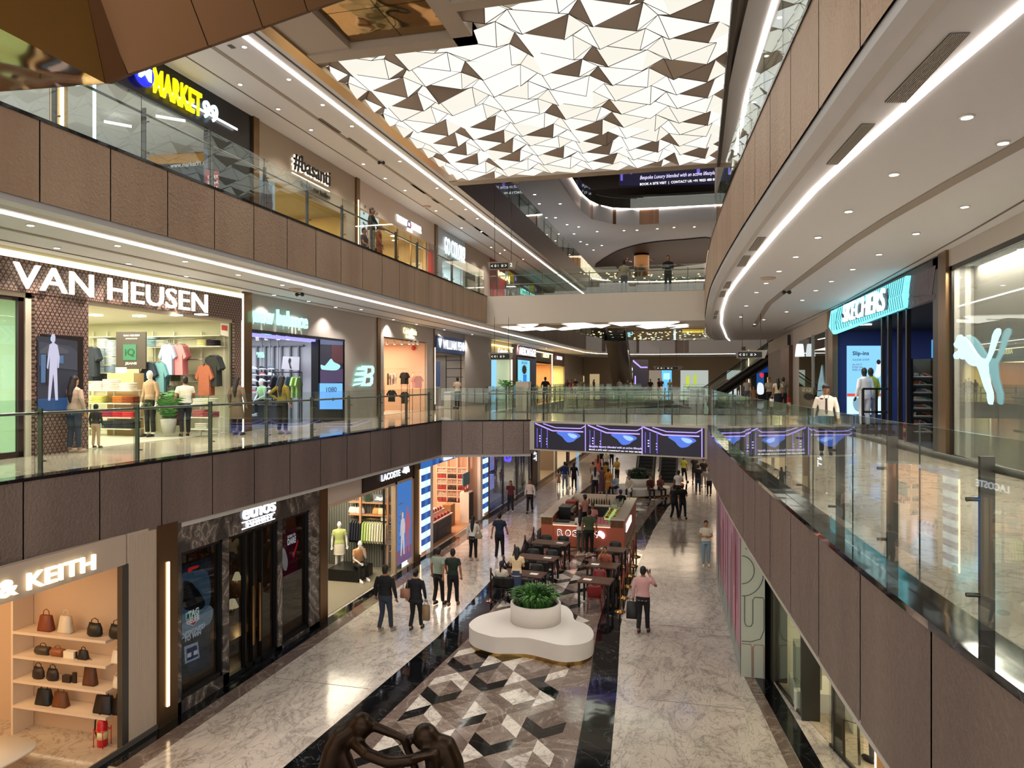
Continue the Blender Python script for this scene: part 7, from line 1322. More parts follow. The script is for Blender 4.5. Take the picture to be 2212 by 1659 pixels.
r = T('coffee_machine', 'black coffee machine on the left side of the kiosk', 'coffee machine', (KX0+.75, KY0+1.75, .88)); q = M(); q.box(KX0+.5, KX0+1.0, KY0+1.3, KY0+2.2, .88, 1.42, mt('#17181a', .3)); q.obj('machine_body', r); q = M(); q.box(KX0+1.0, KX0+1.12, KY0+1.35, KY0+2.15, 1.2, 1.36, STEEL); q.box(KX0+1.0, KX0+1.2, KY0+1.35, KY0+2.15, .88, .93, STEEL); q.obj('brew_group', r)
r = T('grinder', 'red pot bellied coffee roaster with wheel on the kiosk', 'machine', (KX0+.75, KY0+3.1, .88)); q = M(); q.box(KX0+.5, KX0+1.0, KY0+2.9, KY0+3.5, .88, 1.4, mt('#a8342a', .4)); q.obj('red_body', r); q = M(); q.tube([(KX0+1.02, KY0+2.75+.2*cos(t), 1.25+.2*sin(t)) for t in [i*pi/8 for i in range(17)]], .02, BLK); q.obj('wheel', r)
thing_box('milk_jug', 'white plastic jug beside the black coffee machine', 'jug', (KX0+1.15-.3, KY0+2.42, 0), (.2, .2, .3), WHT, .88)
thing_box('tray', 'dark tray of leaflets on the left front of the kiosk', 'tray', (KX0+.85, KY0+.25, 0), (.6, .35, .06), mt('#2b2a28', .4), H0+.052)
for k in range(5): thing_box('gift_box', 'pink gift box in the display on the kiosk front counter, %s' % ['leftmost', 'second from the left', 'middle one', 'second from the right', 'rightmost'][k], 'box', (KX1-1.3+k*.14, KY0+.2, 0), (.12, .12, .16+.1*(k in (2, 3))), mt('#d9828c', .5), H0+.052)
for k in range(9): bottle((KX0+1.2+k*.12, KY1-.4, .902), ['#1c1410', '#8a5a3c', '#2b3a20'][k % 3], 'bottle standing on the back counter of the kiosk', 'bottles on the kiosk back counter', .28, .04)
q = M(); q.tube([(KX0+2.0, KY1-.3, .9), (KX0+2.0, KY1-.3, 1.35), (KX0+2.05, KY1-.4, 1.4), (KX0+2.1, KY1-.45, 1.3)], .015, STEEL); q.obj('water_tap', label='tall bent steel tap at the back of the kiosk', cat='tap')
for k, x in enumerate((KX0+.25, KX1-.25)): q = M(); q.tube([(x, KY1-.5+.0, H1), (x, KY1-.5, H1+.35)], .012, STEEL); q.ball((x, KY1-.5, H1+.42), .1, mt('#e8e0d8', .4)); q.obj('globe_lamp', label=['round white globe lamp at the far left corner of the kiosk', 'round white globe lamp at the far right corner of the kiosk'][k], cat='lamp')
# --- tables and chairs
TT = wood('dark_walnut_top', '#4b342a', '#604538', 2); BLC = mt('#121113', .45); RDC = mt('#7a1f1c', .45)
def table(c, sx, sy, label, rz=-.1):
    r = T('cafe_table', label, 'table', (c[0], c[1], .006), rz, 'dark cafe tables'); q = M(); q.box(-sx/2, sx/2, -sy/2, sy/2, .71, .75, TT); q.obj('tabletop', r, local=True)
    for a_, b_ in ((-1, -1), (1, -1), (1, 1), (-1, 1)): q = M(); q.box(a_*(sx/2-.05)-.03, a_*(sx/2-.05)+.03, b_*(sy/2-.05)-.03, b_*(sy/2-.05)+.03, 0, .71, BLC); q.obj('leg', r, local=True)
    return r
chair_p = {}
def chair(x, y, rz, label, col='b'):
    m = BLC if col == 'b' else RDC
    if col not in chair_p:
        r = T('cafe_chair', label, 'chair', (x, y, .006), rz, 'moulded cafe chairs'); q = M()
        q.rings([[Vector((.22*cos(t)*k, .21*sin(t)*k, z)) for t in [i*pi/8 for i in range(16)]] for z, k in ((.41, .8), (.43, 1), (.46, 1.02), (.455, .9))], m); q.obj('seat', r, local=True)
        q = M(); R = []
        for z, w_, yy in ((.45, .2, -.19), (.6, .235, -.22), (.75, .235, -.25), (.83, .19, -.27)):
            o = [Vector((w_*sin(a_), yy+.09*(1-cos(a_)), z)) for a_ in [(-1+i/4)*1.15 for i in range(9)]]; i_ = [p+Vector((0, .018, 0)) for p in reversed(o)]; R.append(o+i_)
        q.rings(R, m); q.obj('backrest', r, local=True)
        for a_, b_ in ((-1, -1), (1, -1), (1, 1), (-1, 1)): q = M(); q.tube([(a_*.14, b_*.13, .42), (a_*.22, b_*.22, 0)], [.018, .012], m, 7); q.obj('leg', r, local=True)
        chair_p[col] = r; return r
    return dup(chair_p[col], (x, y, .006), rz, label)
TL = [((-5.25, 26.35), 'left row table nearest the kiosk'), ((-5.25, 24.05), 'middle table of the left row'), ((-5.25, 21.95), 'left row table nearest the planter bench')]
TR = [((-2.95, 25.85), 'right row table nearest the kiosk'), ((-2.97, 23.6), 'middle table of the right row'), ((-2.95, 21.75), 'right row table nearest the planter bench')]
for c, lb in TL:
    table(c, 1.35, .72, 'dark wooden '+lb)
    for dx in (-.33, .33):
        w = 'left' if dx < 0 else 'right'
        chair(c[0]+dx, c[1]-.62, .05, 'black near side %s chair at the %s' % (w, lb)); 
        if not (c[1] < 23): chair(c[0]+dx, c[1]+.62, pi, 'black far side %s chair at the %s' % (w, lb))
chair(-5.0, 22.62, pi, 'black chair on the far side of the left row table nearest the planter')
for c, lb in TR:
    table(c, .98, .74, 'dark wooden '+lb)
chair(-2.9, 26.5, pi, 'black chair between the right row far table and the kiosk'); chair(-2.95, 25.2, 0, 'black chair on the near side of the right row far table'); chair(-2.95, 24.25, pi, 'black chair under the resting guest'); chair(-3.0, 22.98, 0, 'black chair on the near side of the right row middle table')
chair(-2.95, 22.42, pi, 'red chair on the far side of the right row near table', 'r'); chair(-2.9, 21.1, .1, 'red chair on the near side of the right row near table', 'r')
for k, (c, lb) in enumerate(TL+TR):
    q = M(); x = c[0]+(.35 if k < 3 else -.25); q.ob((x, c[1]-.02, .757), (.26, .19, .003), -.15, mt('#e8ddd2', .6)); q.obj('menu_card', label='paper menu card on the '+lb, cat='paper')
# --- stanchions and ropes
def stanchions(pts, mat, ropem, where, rope_name):
    proto = None; P = []
    for i, (x, y) in enumerate(pts):
        lb = '%s in the row %s, %s' % ('barrier post', where, ['nearest the viewer', 'second from the viewer', 'third from the viewer', 'fourth from the viewer', 'fifth from the viewer', 'farthest'][i])
        if proto is None:
            r = proto = T('barrier_post', lb, 'barrier post', (x, y, .006), 0, 'rope barrier posts'); q = M(); q.lathe([(.17, 0), (.17, .015), (.05, .06), (.03, .08)], (0, 0, 0), mat, 20); q.obj('base', r, local=True); q = M(); q.lathe([(.026, .06), (.026, .93), (.04, .94), (.04, .97), (.02, .98)], (0, 0, 0), mat, 12); q.obj('pole', r, local=True); q = M(); q.ball((0, 0, 1.0), .035, mat); q.obj('finial', r, local=True)
        else: dup(proto, (x, y, .006), label=lb)
        P.append(Vector((x, y, .9)))
    for i in range(len(P)-1):
        a_, b_ = P[i], P[i+1]; q = M(); d_ = (b_-a_).normalized()*.04; q.tube([a_+d_+(b_-a_-2*d_)*t-Vector((0, 0, .38*sin(pi*t)+.02)) for t in [k/10 for k in range(11)]], .022, ropem, 8); q.obj(rope_name, label='drooping rope between %s and %s post of the row %s' % (['first', 'second', 'third', 'fourth', 'fifth'][i], ['second', 'third', 'fourth', 'fifth', 'sixth'][i], where), cat='rope', group='barrier ropes')
stanchions([(-6.12, 21.3), (-6.15, 22.9), (-6.17, 24.5), (-6.18, 26.1), (-6.19, 27.6)], mt('#8d6a5c', .25, .9), mt('#241a22', .8), 'left of the cafe tables', 'barrier_rope')
stanchions([(-2.18, 21.25), (-2.2, 22.6), (-2.2, 23.9), (-2.22, 25.2), (-2.24, 26.6), (-2.25, 28.0)], BRASS, mt('#6e1414', .7), 'right of the cafe tables', 'barrier_rope')
# potted palms on the first floor
def palm(p, label, s=1.0, potc='#b9b5ad'):
    r = T('potted_palm', label, 'plant', p); q = M(); q.lathe([(.16*s, 0), (.22*s, .4*s), (.2*s, .42*s), (.19*s, .38*s), (.01, .37*s)], p, mt(potc, .5), 20); q.obj('pot', r); q = M(); rn = random.Random(int(p.y*10)); gm = [mt('#2f6a2c', .5), mt('#4f8a3c', .5)]
    for k in range(26):
        a_ = rn.random()*6.28; L_ = s*(.6+.5*rn.random()); e = .35+.5*rn.random(); pts = [p+Vector((cos(a_)*L_*e*t, sin(a_)*L_*e*t, .38*s+L_*(t-.45*e*t*t))) for t in (0, .35, .7, 1)]
        for b0, b1 in zip(pts, pts[1:]):
            d_ = b1-b0
            for s_ in (-1, 1):
                for f_ in (.2, .6): o = b0+d_*f_; w_ = Vector((-sin(a_), cos(a_), 0))*s_*.16*s; q.add([o, o+w_+d_*.4-Vector((0, 0, .05)), o+d_*.35], [(0, 1, 2)], rn.choice(gm))
    q.obj('fronds', r)
palm(WY(364, 936, 17.2)*1.0+Vector((0, 0, 0)), 'green palm in a pale pot standing beside the tan jacket mannequin', 1.0)
for o in list(C.objects):
    pass
p = W(1310-100+0, 884, F1+.0) if False else Vector((-13.0, 50.2, F1)); palm(p, 'potted palm in front of the green lit shop', 1.4, '#c9c4bc')
r = T('info_box', 'white boxed panel standing on the walkway before the jeans poster', 'panel', (-9.9, 47, F1)); 
q = M(); a_, b_ = W(1114, 888, F1), W(1143, 888, F1); q.box(a_.x, b_.x, a_.y, a_.y+.6, F1+.0, F1+1.5, mt('#c9c0b6', .5)); q.obj('panel_body', r)
# --- bronze sculpture, two linked figures
def blob(parts, vox, mat, name, parent=None, smoothit=4, **k):
    """one continuous skin over overlapping limbs"""
    q = M()
    for kind, a in parts:
        if kind == 'tube': q.tube(a[0], a[1], mat, 10)
        else: q.ball(a[0], a[1], mat, 12, 8)
    off = parent_org(parent) if parent else Vector((0, 0, 0))
    me = bpy.data.meshes.new(name); me.from_pydata([tuple(p-off) for p in q.v], [], q.fc); me.update(); o = bpy.data.objects.new(name, me)
    md = o.modifiers.new('r', 'REMESH'); md.mode = 'VOXEL'; md.voxel_size = vox; md.use_smooth_shade = True
    if smoothit: s_ = o.modifiers.new('s', 'SMOOTH'); s_.factor = .6; s_.iterations = smoothit
    m2 = baked(o); C.objects.link(o); o.modifiers.clear(); o.data = m2; bpy.data.meshes.remove(me); m2.materials.clear(); m2.materials.append(mat); m2.name = name
    for p in m2.polygons: p.use_smooth = True
    if parent: o.parent = parent
    meta(o, k.get('label'), k.get('cat'), k.get('group')); return o
SB = mt('#2b1e13', .36, .8, bump=(5, .3, .02), name='dark_cast_bronze')
D0 = 10.3; g_ = lambda x, y, d=D0: WD(600+x/3.16, 1380+y/3.16, d)
r = T('bronze_sculpture', 'dark bronze sculpture of two figures linking arms at the bottom edge', 'sculpture', (g_(780, 900).x, g_(780, 900).y, .012))
hL, hR = g_(575, 590), g_(1010, 670); sL, sR = g_(430, 660), g_(1140, 730)
pts = [('ball', (hL, (.17, .15, .19))), ('ball', (hR, (.2, .17, .2))), ('tube', ([hL+Vector((-.05, 0, -.1)), g_(500, 620), sL, g_(380, 760), g_(350, 900), g_(330, 1300)], [.1, .1, .13, .15, .17, .22])),
       ('tube', ([g_(470, 590), g_(560, 560), g_(640, 590), g_(740, 630), g_(860, 680), g_(950, 690)], [.05, .07, .075, .07, .065, .06])),
       ('tube', ([sL, g_(520, 700), g_(620, 790, D0-.3), g_(760, 845, D0-.4), g_(900, 830, D0-.4), g_(1040, 780, D0-.2), sR], [.11, .1, .09, .085, .085, .1, .14])),
       ('tube', ([hR+Vector((.05, 0, -.12)), g_(1060, 700), sR, g_(1180, 840), g_(1200, 1000), g_(1200, 1300)], [.12, .14, .17, .19, .2, .22])), ('tube', ([g_(1060, 820), g_(1080, 1000), g_(1080, 1300)], [.12, .15, .2])), ('tube', ([g_(440, 760), g_(500, 900), g_(480, 1300)], [.1, .12, .16]))]
G0 = lambda x, d=D0: Vector((g_(x, 900, d).x, g_(x, 900, d).y, .1))
pts = [(k, ((a[0][:-1]+[G0(330 if a[0][-1].x < g_(600, 900).x else 1150)], a[1]) if k == 'tube' and a[0][-1].z < 2.0 else a)) for k, a in pts]
blob(pts, .03, SB, 'linked_figures', r, 6); gz = g_(780, 1300); q = M(); q.lathe([(1.3, 0), (1.3, .1)], (gz.x, gz.y, .012), mt('#2a241e', .3), 30); q.obj('plinth', r)
# ================================================================ PEOPLE AND MANNEQUINS
def skin(parts, vox, it=3):
    q = M(); mm = WHT
    for kind, a in parts:
        if kind == 't': q.tube(a[0], a[1], mm, 10)
        elif kind == 'b': q.ball(a[0], a[1], mm, 12, 9)
        else: q.rings([[Vector((c[0]+rx*cos(t), c[1]+ry*sin(t), c[2])) for t in [i*pi/8 for i in range(16)]] for c, rx, ry in a], mm)
    me = bpy.data.meshes.new('s'); me.from_pydata([tuple(p) for p in q.v], [], q.fc); me.update(); o = bpy.data.objects.new('s', me)
    md = o.modifiers.new('r', 'REMESH'); md.mode = 'VOXEL'; md.voxel_size = vox
    s_ = o.modifiers.new('s', 'SMOOTH'); s_.factor = .5; s_.iterations = it
    m2 = baked(o)
    r = ([v.co.copy() for v in m2.vertices], [list(p.vertices) for p in m2.polygons]); bpy.data.objects.remove(o); bpy.data.meshes.remove(me); bpy.data.meshes.remove(m2); return r
SKIN = ['#8a5a3c', '#9c6b4a', '#b08260', '#744a32']
ARM = {'down': ((.235, -.02, 1.15), (.25, .05, .90)), 'back': ((.235, -.1, 1.16), (.25, -.14, .92)), 'fwd': ((.235, .08, 1.16), (.24, .24, .96)), 'ear': ((.30, .12, 1.22), (.13, .09, 1.53)), 'front': ((.22, .04, 1.14), (.05, .27, 1.17)), 'hip': ((.38, -.1, 1.19), (.19, .0, 1.04)),
       'chin': ((.18, .2, 1.12), (.04, .2, 1.44)), 'lap': ((.2, .08, 1.13), (.06, .3, 1.0)), 'head': ((.24, .25, 1.25), (.08, .16, 1.6)), 'reach': ((.27, .2, 1.25), (.3, .48, 1.3)), 'rail': ((.3, .12, 1.14), (.34, .36, 1.05))}
def person(at, h, ang, top, bot, label, arms=('down', 'down'), walk=0, sleeve='short', hair='short', hcol='#15100d', skirt=None, hem=None, sit=False, shoe='#1c1a1a', sk=1, face=False, vox=.016, cat='person', man=False, group=None, lean=0, wide=1, tilt=0, kid=False, cap=None):
    s = h/1.72; loc = Vector(at); r = T('person' if not man else 'mannequin', label, cat if not man else 'mannequin', loc, ang, group); K = lambda x, y, z: Vector((x*s, y*s, z*s))
    skc = man if man else SKIN[sk]; sm = mt(skc, .5); off = -.42 if sit else 0; hl = .44 if not kid else .42
    def UP(p): x, y, z = p; return K(x*wide, y+lean*(z-.95), z+off)
    hs = (1.12 if kid else 1)
    hc = UP((0, .02+tilt*.5, 1.615)); legs = []
    for sd in (-1, 1):
        ph = walk*sd
        if sit: hip, kn, an = K(.09*sd, 0, .5), K(.13*sd, .42, .50), K(.14*sd, .44+.05*sd, .09)
        else: hip, kn, an = K(.09*sd, 0, .92), K(.095*sd, .16*ph if ph > 0 else .02, .50), K(.10*sd, .22*ph, .09+(.06*abs(ph) if ph < 0 else 0))
        toe = an+K(.01*sd, .15, -.05); legs.append((hip, kn, an, toe))
    aj = []
    for sd, a in zip((-1, 1), arms):
        e, w_ = ARM[a]; aj.append((UP((.17*sd, -.005, 1.41)), UP((e[0]*sd, e[1], e[2])), UP((w_[0]*sd, w_[1], w_[2]))))
    torso = [(UP((0, 0, z)), rx*s*wide, ry*s) for z, rx, ry in ((.90, .15, .10), (1.0, .155, .105), (1.1, .13, .09), (1.22, .145, .1), (1.34, .165, .105), (1.415, .148, .085), (1.47, .07, .06))]
    P = [('r', torso), ('t', ([UP((0, -.005, 1.43)), UP((0, .01, 1.55))], [.055*s, .05*s])), ('b', (hc, (.074*s*hs, .09*s*hs, .112*s*hs))), ('b', (hc+K(0, .03, -.07), (.05*s, .055*s, .05*s)))]
    if not (man and man != '#e8e6e0') : P += [('b', (hc+K(0, .093, -.015), (.014*s, .02*s, .026*s)))]
    for sd in (-1, 1): P.append(('b', (hc+K(.074*sd, -.005, -.01), (.012*s, .02*s, .03*s))))
    for S_, E_, W_ in aj: P.append(('t', ([S_, (S_+E_)/2, E_, (E_*.7+W_*.3), W_], [.046*s, .043*s, .037*s, .036*s, .025*s]))); P.append(('b', (W_+(W_-E_).normalized()*.045*s, (.03*s, .03*s, .045*s))))
    for hip, kn, an, toe in legs: P.append(('t', ([hip, (hip+kn)/2, kn, kn*.65+an*.35, an], [.075*s, .068*s, .048*s, .05*s, .036*s]))); P.append(('t', ([an, toe], [.035*s, .026*s])))
    V, F = skin(P, vox); q = M(); q.add(V, F, sm, True)
    for S_, E_, W_ in aj:      # five fingers, rooted in the palm
        d_ = (W_-E_).normalized(); sd = d_.cross(Vector((0, 1, 0))); sd = sd.normalized() if sd.length > .1 else Vector((1, 0, 0)); nn = sd.cross(d_)
        for k, L_ in enumerate((.062, .074, .07, .054)): b0 = W_+d_*.07*s+sd*(k-1.5)*.016*s; q.tube([b0, b0+d_*L_*.5*s+nn*.006*s, b0+d_*L_*.9*s+nn*.025*s], [.009*s, .0085*s, .007*s], sm, 5)
        b0 = W_+d_*.03*s-sd*.02*s; q.tube([b0, b0-sd*.03*s+d_*.03*s, b0-sd*.03*s+d_*.065*s], [.011*s, .01*s, .008*s], sm, 5)
    q.obj('body', r, local=True)
    if face:
        q = M()
        for sd in (-1, 1): q.ball(hc+K(.027*sd, .083, .012), (.012*s, .006*s, .006*s), mt('#f0ece6', .4), 8, 5); q.ball(hc+K(.027*sd, .088, .012), (.006*s, .004*s, .006*s), BLK, 6, 5); q.tube([hc+K(.012*sd, .09, .032), hc+K(.045*sd, .078, .03)], .004*s, mt(hcol, .7), 4)
        q.obj('eyes', r, local=True); q = M(); q.tube([hc+K(-.02, .079, -.055), hc+K(0, .084, -.053), hc+K(.02, .079, -.055)], .005*s, mt('#8a3f38', .5), 5); q.obj('mouth', r, local=True)
    if top:
        g = .016; R = [(c, rx+g*s, ry+g*s) for c, rx, ry in torso]
        if hem:     # long shirt, dress or coat: widens down to the hem
            R = [(K(0, 0, hem+off), .21*s*wide, .15*s), (K(0, 0, (hem+.95)/2+off), .19*s*wide, .14*s)]+R
        else: R = [(UP((0, 0, .86)), .172*s*wide, .125*s)]+R
        P = [('r', R)]
        for S_, E_, W_ in aj:
            if sleeve == 'none': continue
            end = E_ if sleeve == 'short' else W_; a0 = S_+(E_-S_)*.62 if sleeve == 'short' else None
            P.append(('t', ([S_-Vector((S_.x*.25, 0, 0)), S_, a0], [.052*s, .057*s, .06*s]) if sleeve == 'short' else ([S_, (S_+E_)/2, E_, (E_+W_)/2, W_], [.055*s, .058*s, .052*s, .047*s, .036*s])))
        V, F = skin(P, vox); q = M(); q.add(V, F, mt(top, .85, bump=(9, .5, .03)), True); q.obj('shirt' if not hem else 'long_top', r, local=True)
    if bot:
        P = [('r', [(UP((0, 0, .84)) if not sit else K(0, 0, .42), .168*s*wide, .12*s), (UP((0, 0, .95)), .17*s*wide, .122*s), (UP((0, 0, 1.04)), .155*s*wide, .112*s)])]
        if skirt: P = [('r', [(K(0, 0, skirt), .2*s, .17*s), (K(0, 0, .6), .19*s, .15*s), (K(0, 0, .9), .175*s, .13*s), (K(0, 0, 1.04), .15*s, .11*s)])]
        else:
            for hip, kn, an, toe in legs: P.append(('t', ([hip, (hip+kn)/2, kn, (kn+an)/2, an+K(0, 0, .03)], [.092*s, .085*s, .066*s, .062*s, .056*s])))
        V, F = skin(P, vox); q = M(); q.add(V, F, mt(bot, .85, bump=(9, .4, .03)), True); q.obj('trousers' if not skirt else 'skirt', r, local=True)
    if shoe:
        for hip, kn, an, toe in legs: q = M(); c = (an+toe)/2; zz = an.z-.065*s; q.rings([[Vector((c.x+.045*s*cos(t)*k, c.y+.03*s+.135*s*sin(t)*k, zz+z)) for t in [i*pi/7 for i in range(14)]] for z, k in ((-.022*s, .95), (0, 1), (.03*s, .9), (.06*s, .6))], mt(shoe, .5)); q.obj('shoe', r, local=True)
    if hair and not man or cap:
        hm = mt(hcol, .6, bump=(40, .4)); P = [('b', (hc+K(0, -.018, .03), (.083*s*hs, .094*s*hs, .1*s*hs))), ('b', (hc+K(0, -.04, -.02), (.076*s*hs, .066*s*hs, .085*s*hs)))] if not man else []
        if hair == 'long': P.append(('t', ([hc+K(0, -.05, .0), hc+K(0, -.085, -.15), hc+K(0, -.12, -.32), hc+K(0, -.11, -.5)], [.075*s, .085*s, .075*s, .03*s])))
        if hair == 'pony': P.append(('t', ([hc+K(0, -.09, .02), hc+K(0, -.13, -.12), hc+K(0, -.11, -.28)], [.03*s, .035*s, .015*s])))
        if hair == 'bun': P.append(('b', (hc+K(0, -.11, .03), .045*s)))
        if P: V, F = skin(P, vox*.9, 2); q = M(); q.add(V, F, hm, True); q.obj('hair', r, local=True)
        if cap: q = M(); q.ball(hc+K(0, -.01, .055), (.09*s, .102*s, .075*s), mt(cap, .7), 14, 8); 
        if cap and cap[1] != 'e': q.rings([[hc+K(.08*cos(t), .03+.11*max(0, sin(t)), .04+dz) for t in [i*pi/8 for i in range(16)]] for dz in (0, .008)], mt(cap, .7))
        if cap: q.obj('cap' if cap[1] != 'e' else 'turban', r, local=True)
    return r
def gp(px, py, z=0): p = W(px, py, z+(.006 if z == 0 else 0)); return p
def bag(p, sz, col, label, name='shopping_bag', handle=.3):
    r = T(name, label, 'bag', p); m = mt(col, .6); q = M(); x, y, z = sz; q.rings([[Vector((a_*x/2*k, b_*y/2*k, zz)) for a_, b_ in ((-1, -1), (1, -1), (1, 1), (-1, 1))] for zz, k in ((0, .95), (z*.1, 1), (z, .92))], m); q.obj('bag_body', r, local=True)
    q = M(); q.tube([(-x*.25, 0, z), (-x*.2, 0, z+handle*.8), (x*.2, 0, z+handle*.8), (x*.25, 0, z)], .008, m, 5); q.obj('handle', r, local=True); return r
A0 = .0
# walkers on the ground floor, left aisle
person(gp(832, 1366), 1.80, -.1, '#0d0f14', '#2b3344', 'broad man in black long shirt and slate jeans walking away, lower left aisle', ('down', 'down'), .6, 'long', wide=1.18, shoe='#8d8880', sk=0, vox=.014)
person(gp(898, 1362), 1.66, .05, '#10101a', '#0e0d10', 'woman in loose black top and flared trousers walking away with a paper bag', ('down', 'down'), .8, 'long', 'bun', wide=1.1, sk=2, hem=.80, vox=.014)
p = gp(872, 1364); bag(Vector((p.x+.05, p.y, .92)), (.26, .12, .24), '#8f6450', 'tan shoulder bag of the woman in black', 'handbag', .35); p = gp(921, 1366); bag(Vector((p.x, p.y-.02, .34)), (.2, .1, .4), '#7d6448', 'brown paper bag carried by the woman in black', handle=.18)
person(gp(947, 1307), 1.72, -.2, '#8d9c8e', '#101014', 'man in pale green checked shirt looking aside, lower left aisle', ('down', 'back'), .4, 'short', vox=.014)
person(gp(978, 1310), 1.72, .1, '#1c2a22', '#0d0d12', 'man in dark green polo and black trousers walking away', ('fwd', 'down'), .7, 'short', shoe='#6d3a2c', vox=.014)
person(gp(1022, 1211), 1.66, -.1, '#e0dad2', '#0e0d10', 'long haired woman in white blouse and black trousers walking away', ('down', 'fwd'), .2, 'long', 'long', shoe='#c9b8a8', sk=2); p = gp(1034, 1212); bag(Vector((p.x, p.y-.05, .86)), (.26, .1, .18), '#8f8674', 'beige shoulder bag of the woman in the white blouse', 'handbag', .4)
person(gp(1079, 1210), 1.78, .0, '#1a2338', '#0f1016', 'man in navy polo and black trousers walking away in the middle of the aisle', ('back', 'fwd'), .5, 'short', shoe='#d8d2c8', sk=1)
person(gp(1103, 1108), 1.64, pi, '#5e2630', '#20242c', 'woman in maroon top walking towards the viewer by the glass shop', ('down', 'down'), .4, 'short', 'long', face=True, sk=2, shoe='#d8d2c8')
person(gp(1145, 1108), 1.72, pi, '#cfcac2', '#0f0f12', 'man in white long sleeved shirt walking towards the viewer', ('down', 'down'), .6, 'long', face=True, sk=0)
person(gp(1220, 1058), 1.72, 0, '#27345a', '#7d8794', 'man in navy jumper and pale jeans walking away in the far left aisle', ('down', 'down'), .4, 'long', shoe='#c9c5bd', vox=.02)
person(gp(1240, 1058), 1.66, 0, '#0d0c10', '#0c0b0d', 'woman all in black walking away in the far left aisle', ('down', 'fwd'), .3, 'short', 'long', vox=.02)
person(gp(1207, 1054), 1.05, .2, '#c98a5e', None, 'small child in an orange dress beside the man in the navy jumper', ('fwd', 'down'), .2, 'short', 'bun', hem=.5, kid=True, shoe='#e0dcd4', vox=.02)
# right aisle
person(gp(1389, 1368), 1.78, -.1, '#c99a98', '#0f1016', 'man in pink shirt on the phone walking away with a black bag, right aisle', ('down', 'ear'), .5, 'long', shoe='#3a1518', sk=0, wide=1.05, vox=.014)
q = M(); p = gp(1388, 1368); q.box(p.x+.18, p.x+.2, p.y+.12, p.y+.2, 1.56, 1.7, BLK); q.obj('mobile_phone', label='dark phone held to the ear of the man in the pink shirt', cat='phone'); p = gp(1362, 1366); bag(Vector((p.x+.05, p.y+.1, .36)), (.34, .14, .44), '#1a1b1d', 'black shopping bag of the man in the pink shirt', handle=.2)
person(gp(1525, 1222), 1.64, pi+.1, '#ddd6c8', '#7f98ad', 'woman in cream tee and pale wide jeans looking at her phone, right aisle', ('front', 'front'), .1, 'short', 'bun', face=True, sk=2, shoe='#e6e2dc', wide=1.02, vox=.014)
person(gp(1457, 1124), 1.72, -.5, '#0f1118', '#101216', 'man in black tee and striped tracksuit trousers walking away, right aisle', ('down', 'down'), .8, 'short', shoe='#b8a58f', sk=0)
person(gp(1474, 1122), 1.72, -.3, '#0d0d10', '#1b2433', 'man in black with orange turban walking beside the tracksuit wearer', ('back', 'front'), .7, 'short', hair='short', cap='#e0561c', sk=2)
person(gp(1466, 1088), 1.82, -.1, '#d8d2cc', '#141418', 'tall man in white shirt walking away beyond the turban wearer', ('down', 'front'), .3, 'short', sk=0, vox=.02)
person(gp(1477, 1042), 1.72, -.6, '#b5b82c', '#15161c', 'person in lime yellow top stepping away near the escalator', ('front', 'down'), .8, 'short', sk=0, vox=.022)
for px, py, h_, a_, t_, b_, lb, hr in ((1508, 1068, 1.76, 0, '#12151f', '#2a3648', 'man in navy tee and jeans standing at the far right aisle', 'short'), (1520, 1052, 1.78, pi, '#101014', '#7d8288', 'capped man in black tee facing the viewer, far right aisle', 'short'), (1532, 1072, 1.62, .2, '#9c9494', '#0e0d10', 'woman in grey top and black trousers at the far right edge of the aisle', 'bun'), (1500, 1040, 1.7, pi, '#1a1416', '#101014', 'person in black behind the group at the far right aisle', 'short')):
    person(gp(px, py), h_, a_, t_, b_, lb, ('down', 'down'), .2, 'short', hr, sk=2, vox=.022, cap='#141414' if 'capped' in lb else None)
# crowd by the second planter
for px, py, h_, a_, t_, b_, lb, kw in ((1292, 1035, 1.64, 0, '#c96a54', None, 'woman in long salmon dress near the second planter', dict(hair='long', hem=.25)), (1310, 1028, 1.74, pi, '#c2b8a6', '#2b2a2c', 'man in beige shirt facing the viewer in the far crowd', dict()), (1309, 1052, 1.6, .5, '#a8842c', '#2a2418', 'woman in mustard kurta holding something in the far crowd', dict(hair='bun', hem=.7, arms=('front', 'front'))),
    (1333, 1045, 1.7, 2.6, '#c9a03c', '#14151c', 'man in yellow polo reading in the far crowd', dict(arms=('front', 'front'))), (1281, 1048, 1.5, -.5, '#b59a80', '#6d5c50', 'girl in light brown top looking back in the far crowd', dict(hair='short')), (1286, 1071, 1.68, .0, '#cdc8c0', '#181c28', 'person in white shirt with long plait walking away behind the kiosk', dict(hair='long', arms=('back', 'fwd'), walk=.5)),
    (1314, 1070, 1.56, -.2, '#c07a1e', '#b8a488', 'woman in orange kurta with cream scarf behind the kiosk', dict(hair='bun', hem=.42)), (1300, 1066, 1.6, .1, '#6d4a50', None, 'woman in dusky red dress beside the white shirted walker', dict(hair='bun', hem=.15)), (1300, 1010, 1.74, 0, '#0f1014', '#101114', 'person in black at the back of the far crowd', dict()), (1321, 1008, 1.74, 0, '#17181c', '#15161a', 'second dark clothed person at the back of the far crowd', dict())):
    kw.setdefault('arms', ('down', 'down')); person(gp(px, py), h_, a_, t_, b_, lb, vox=.022, sk=1, **kw)
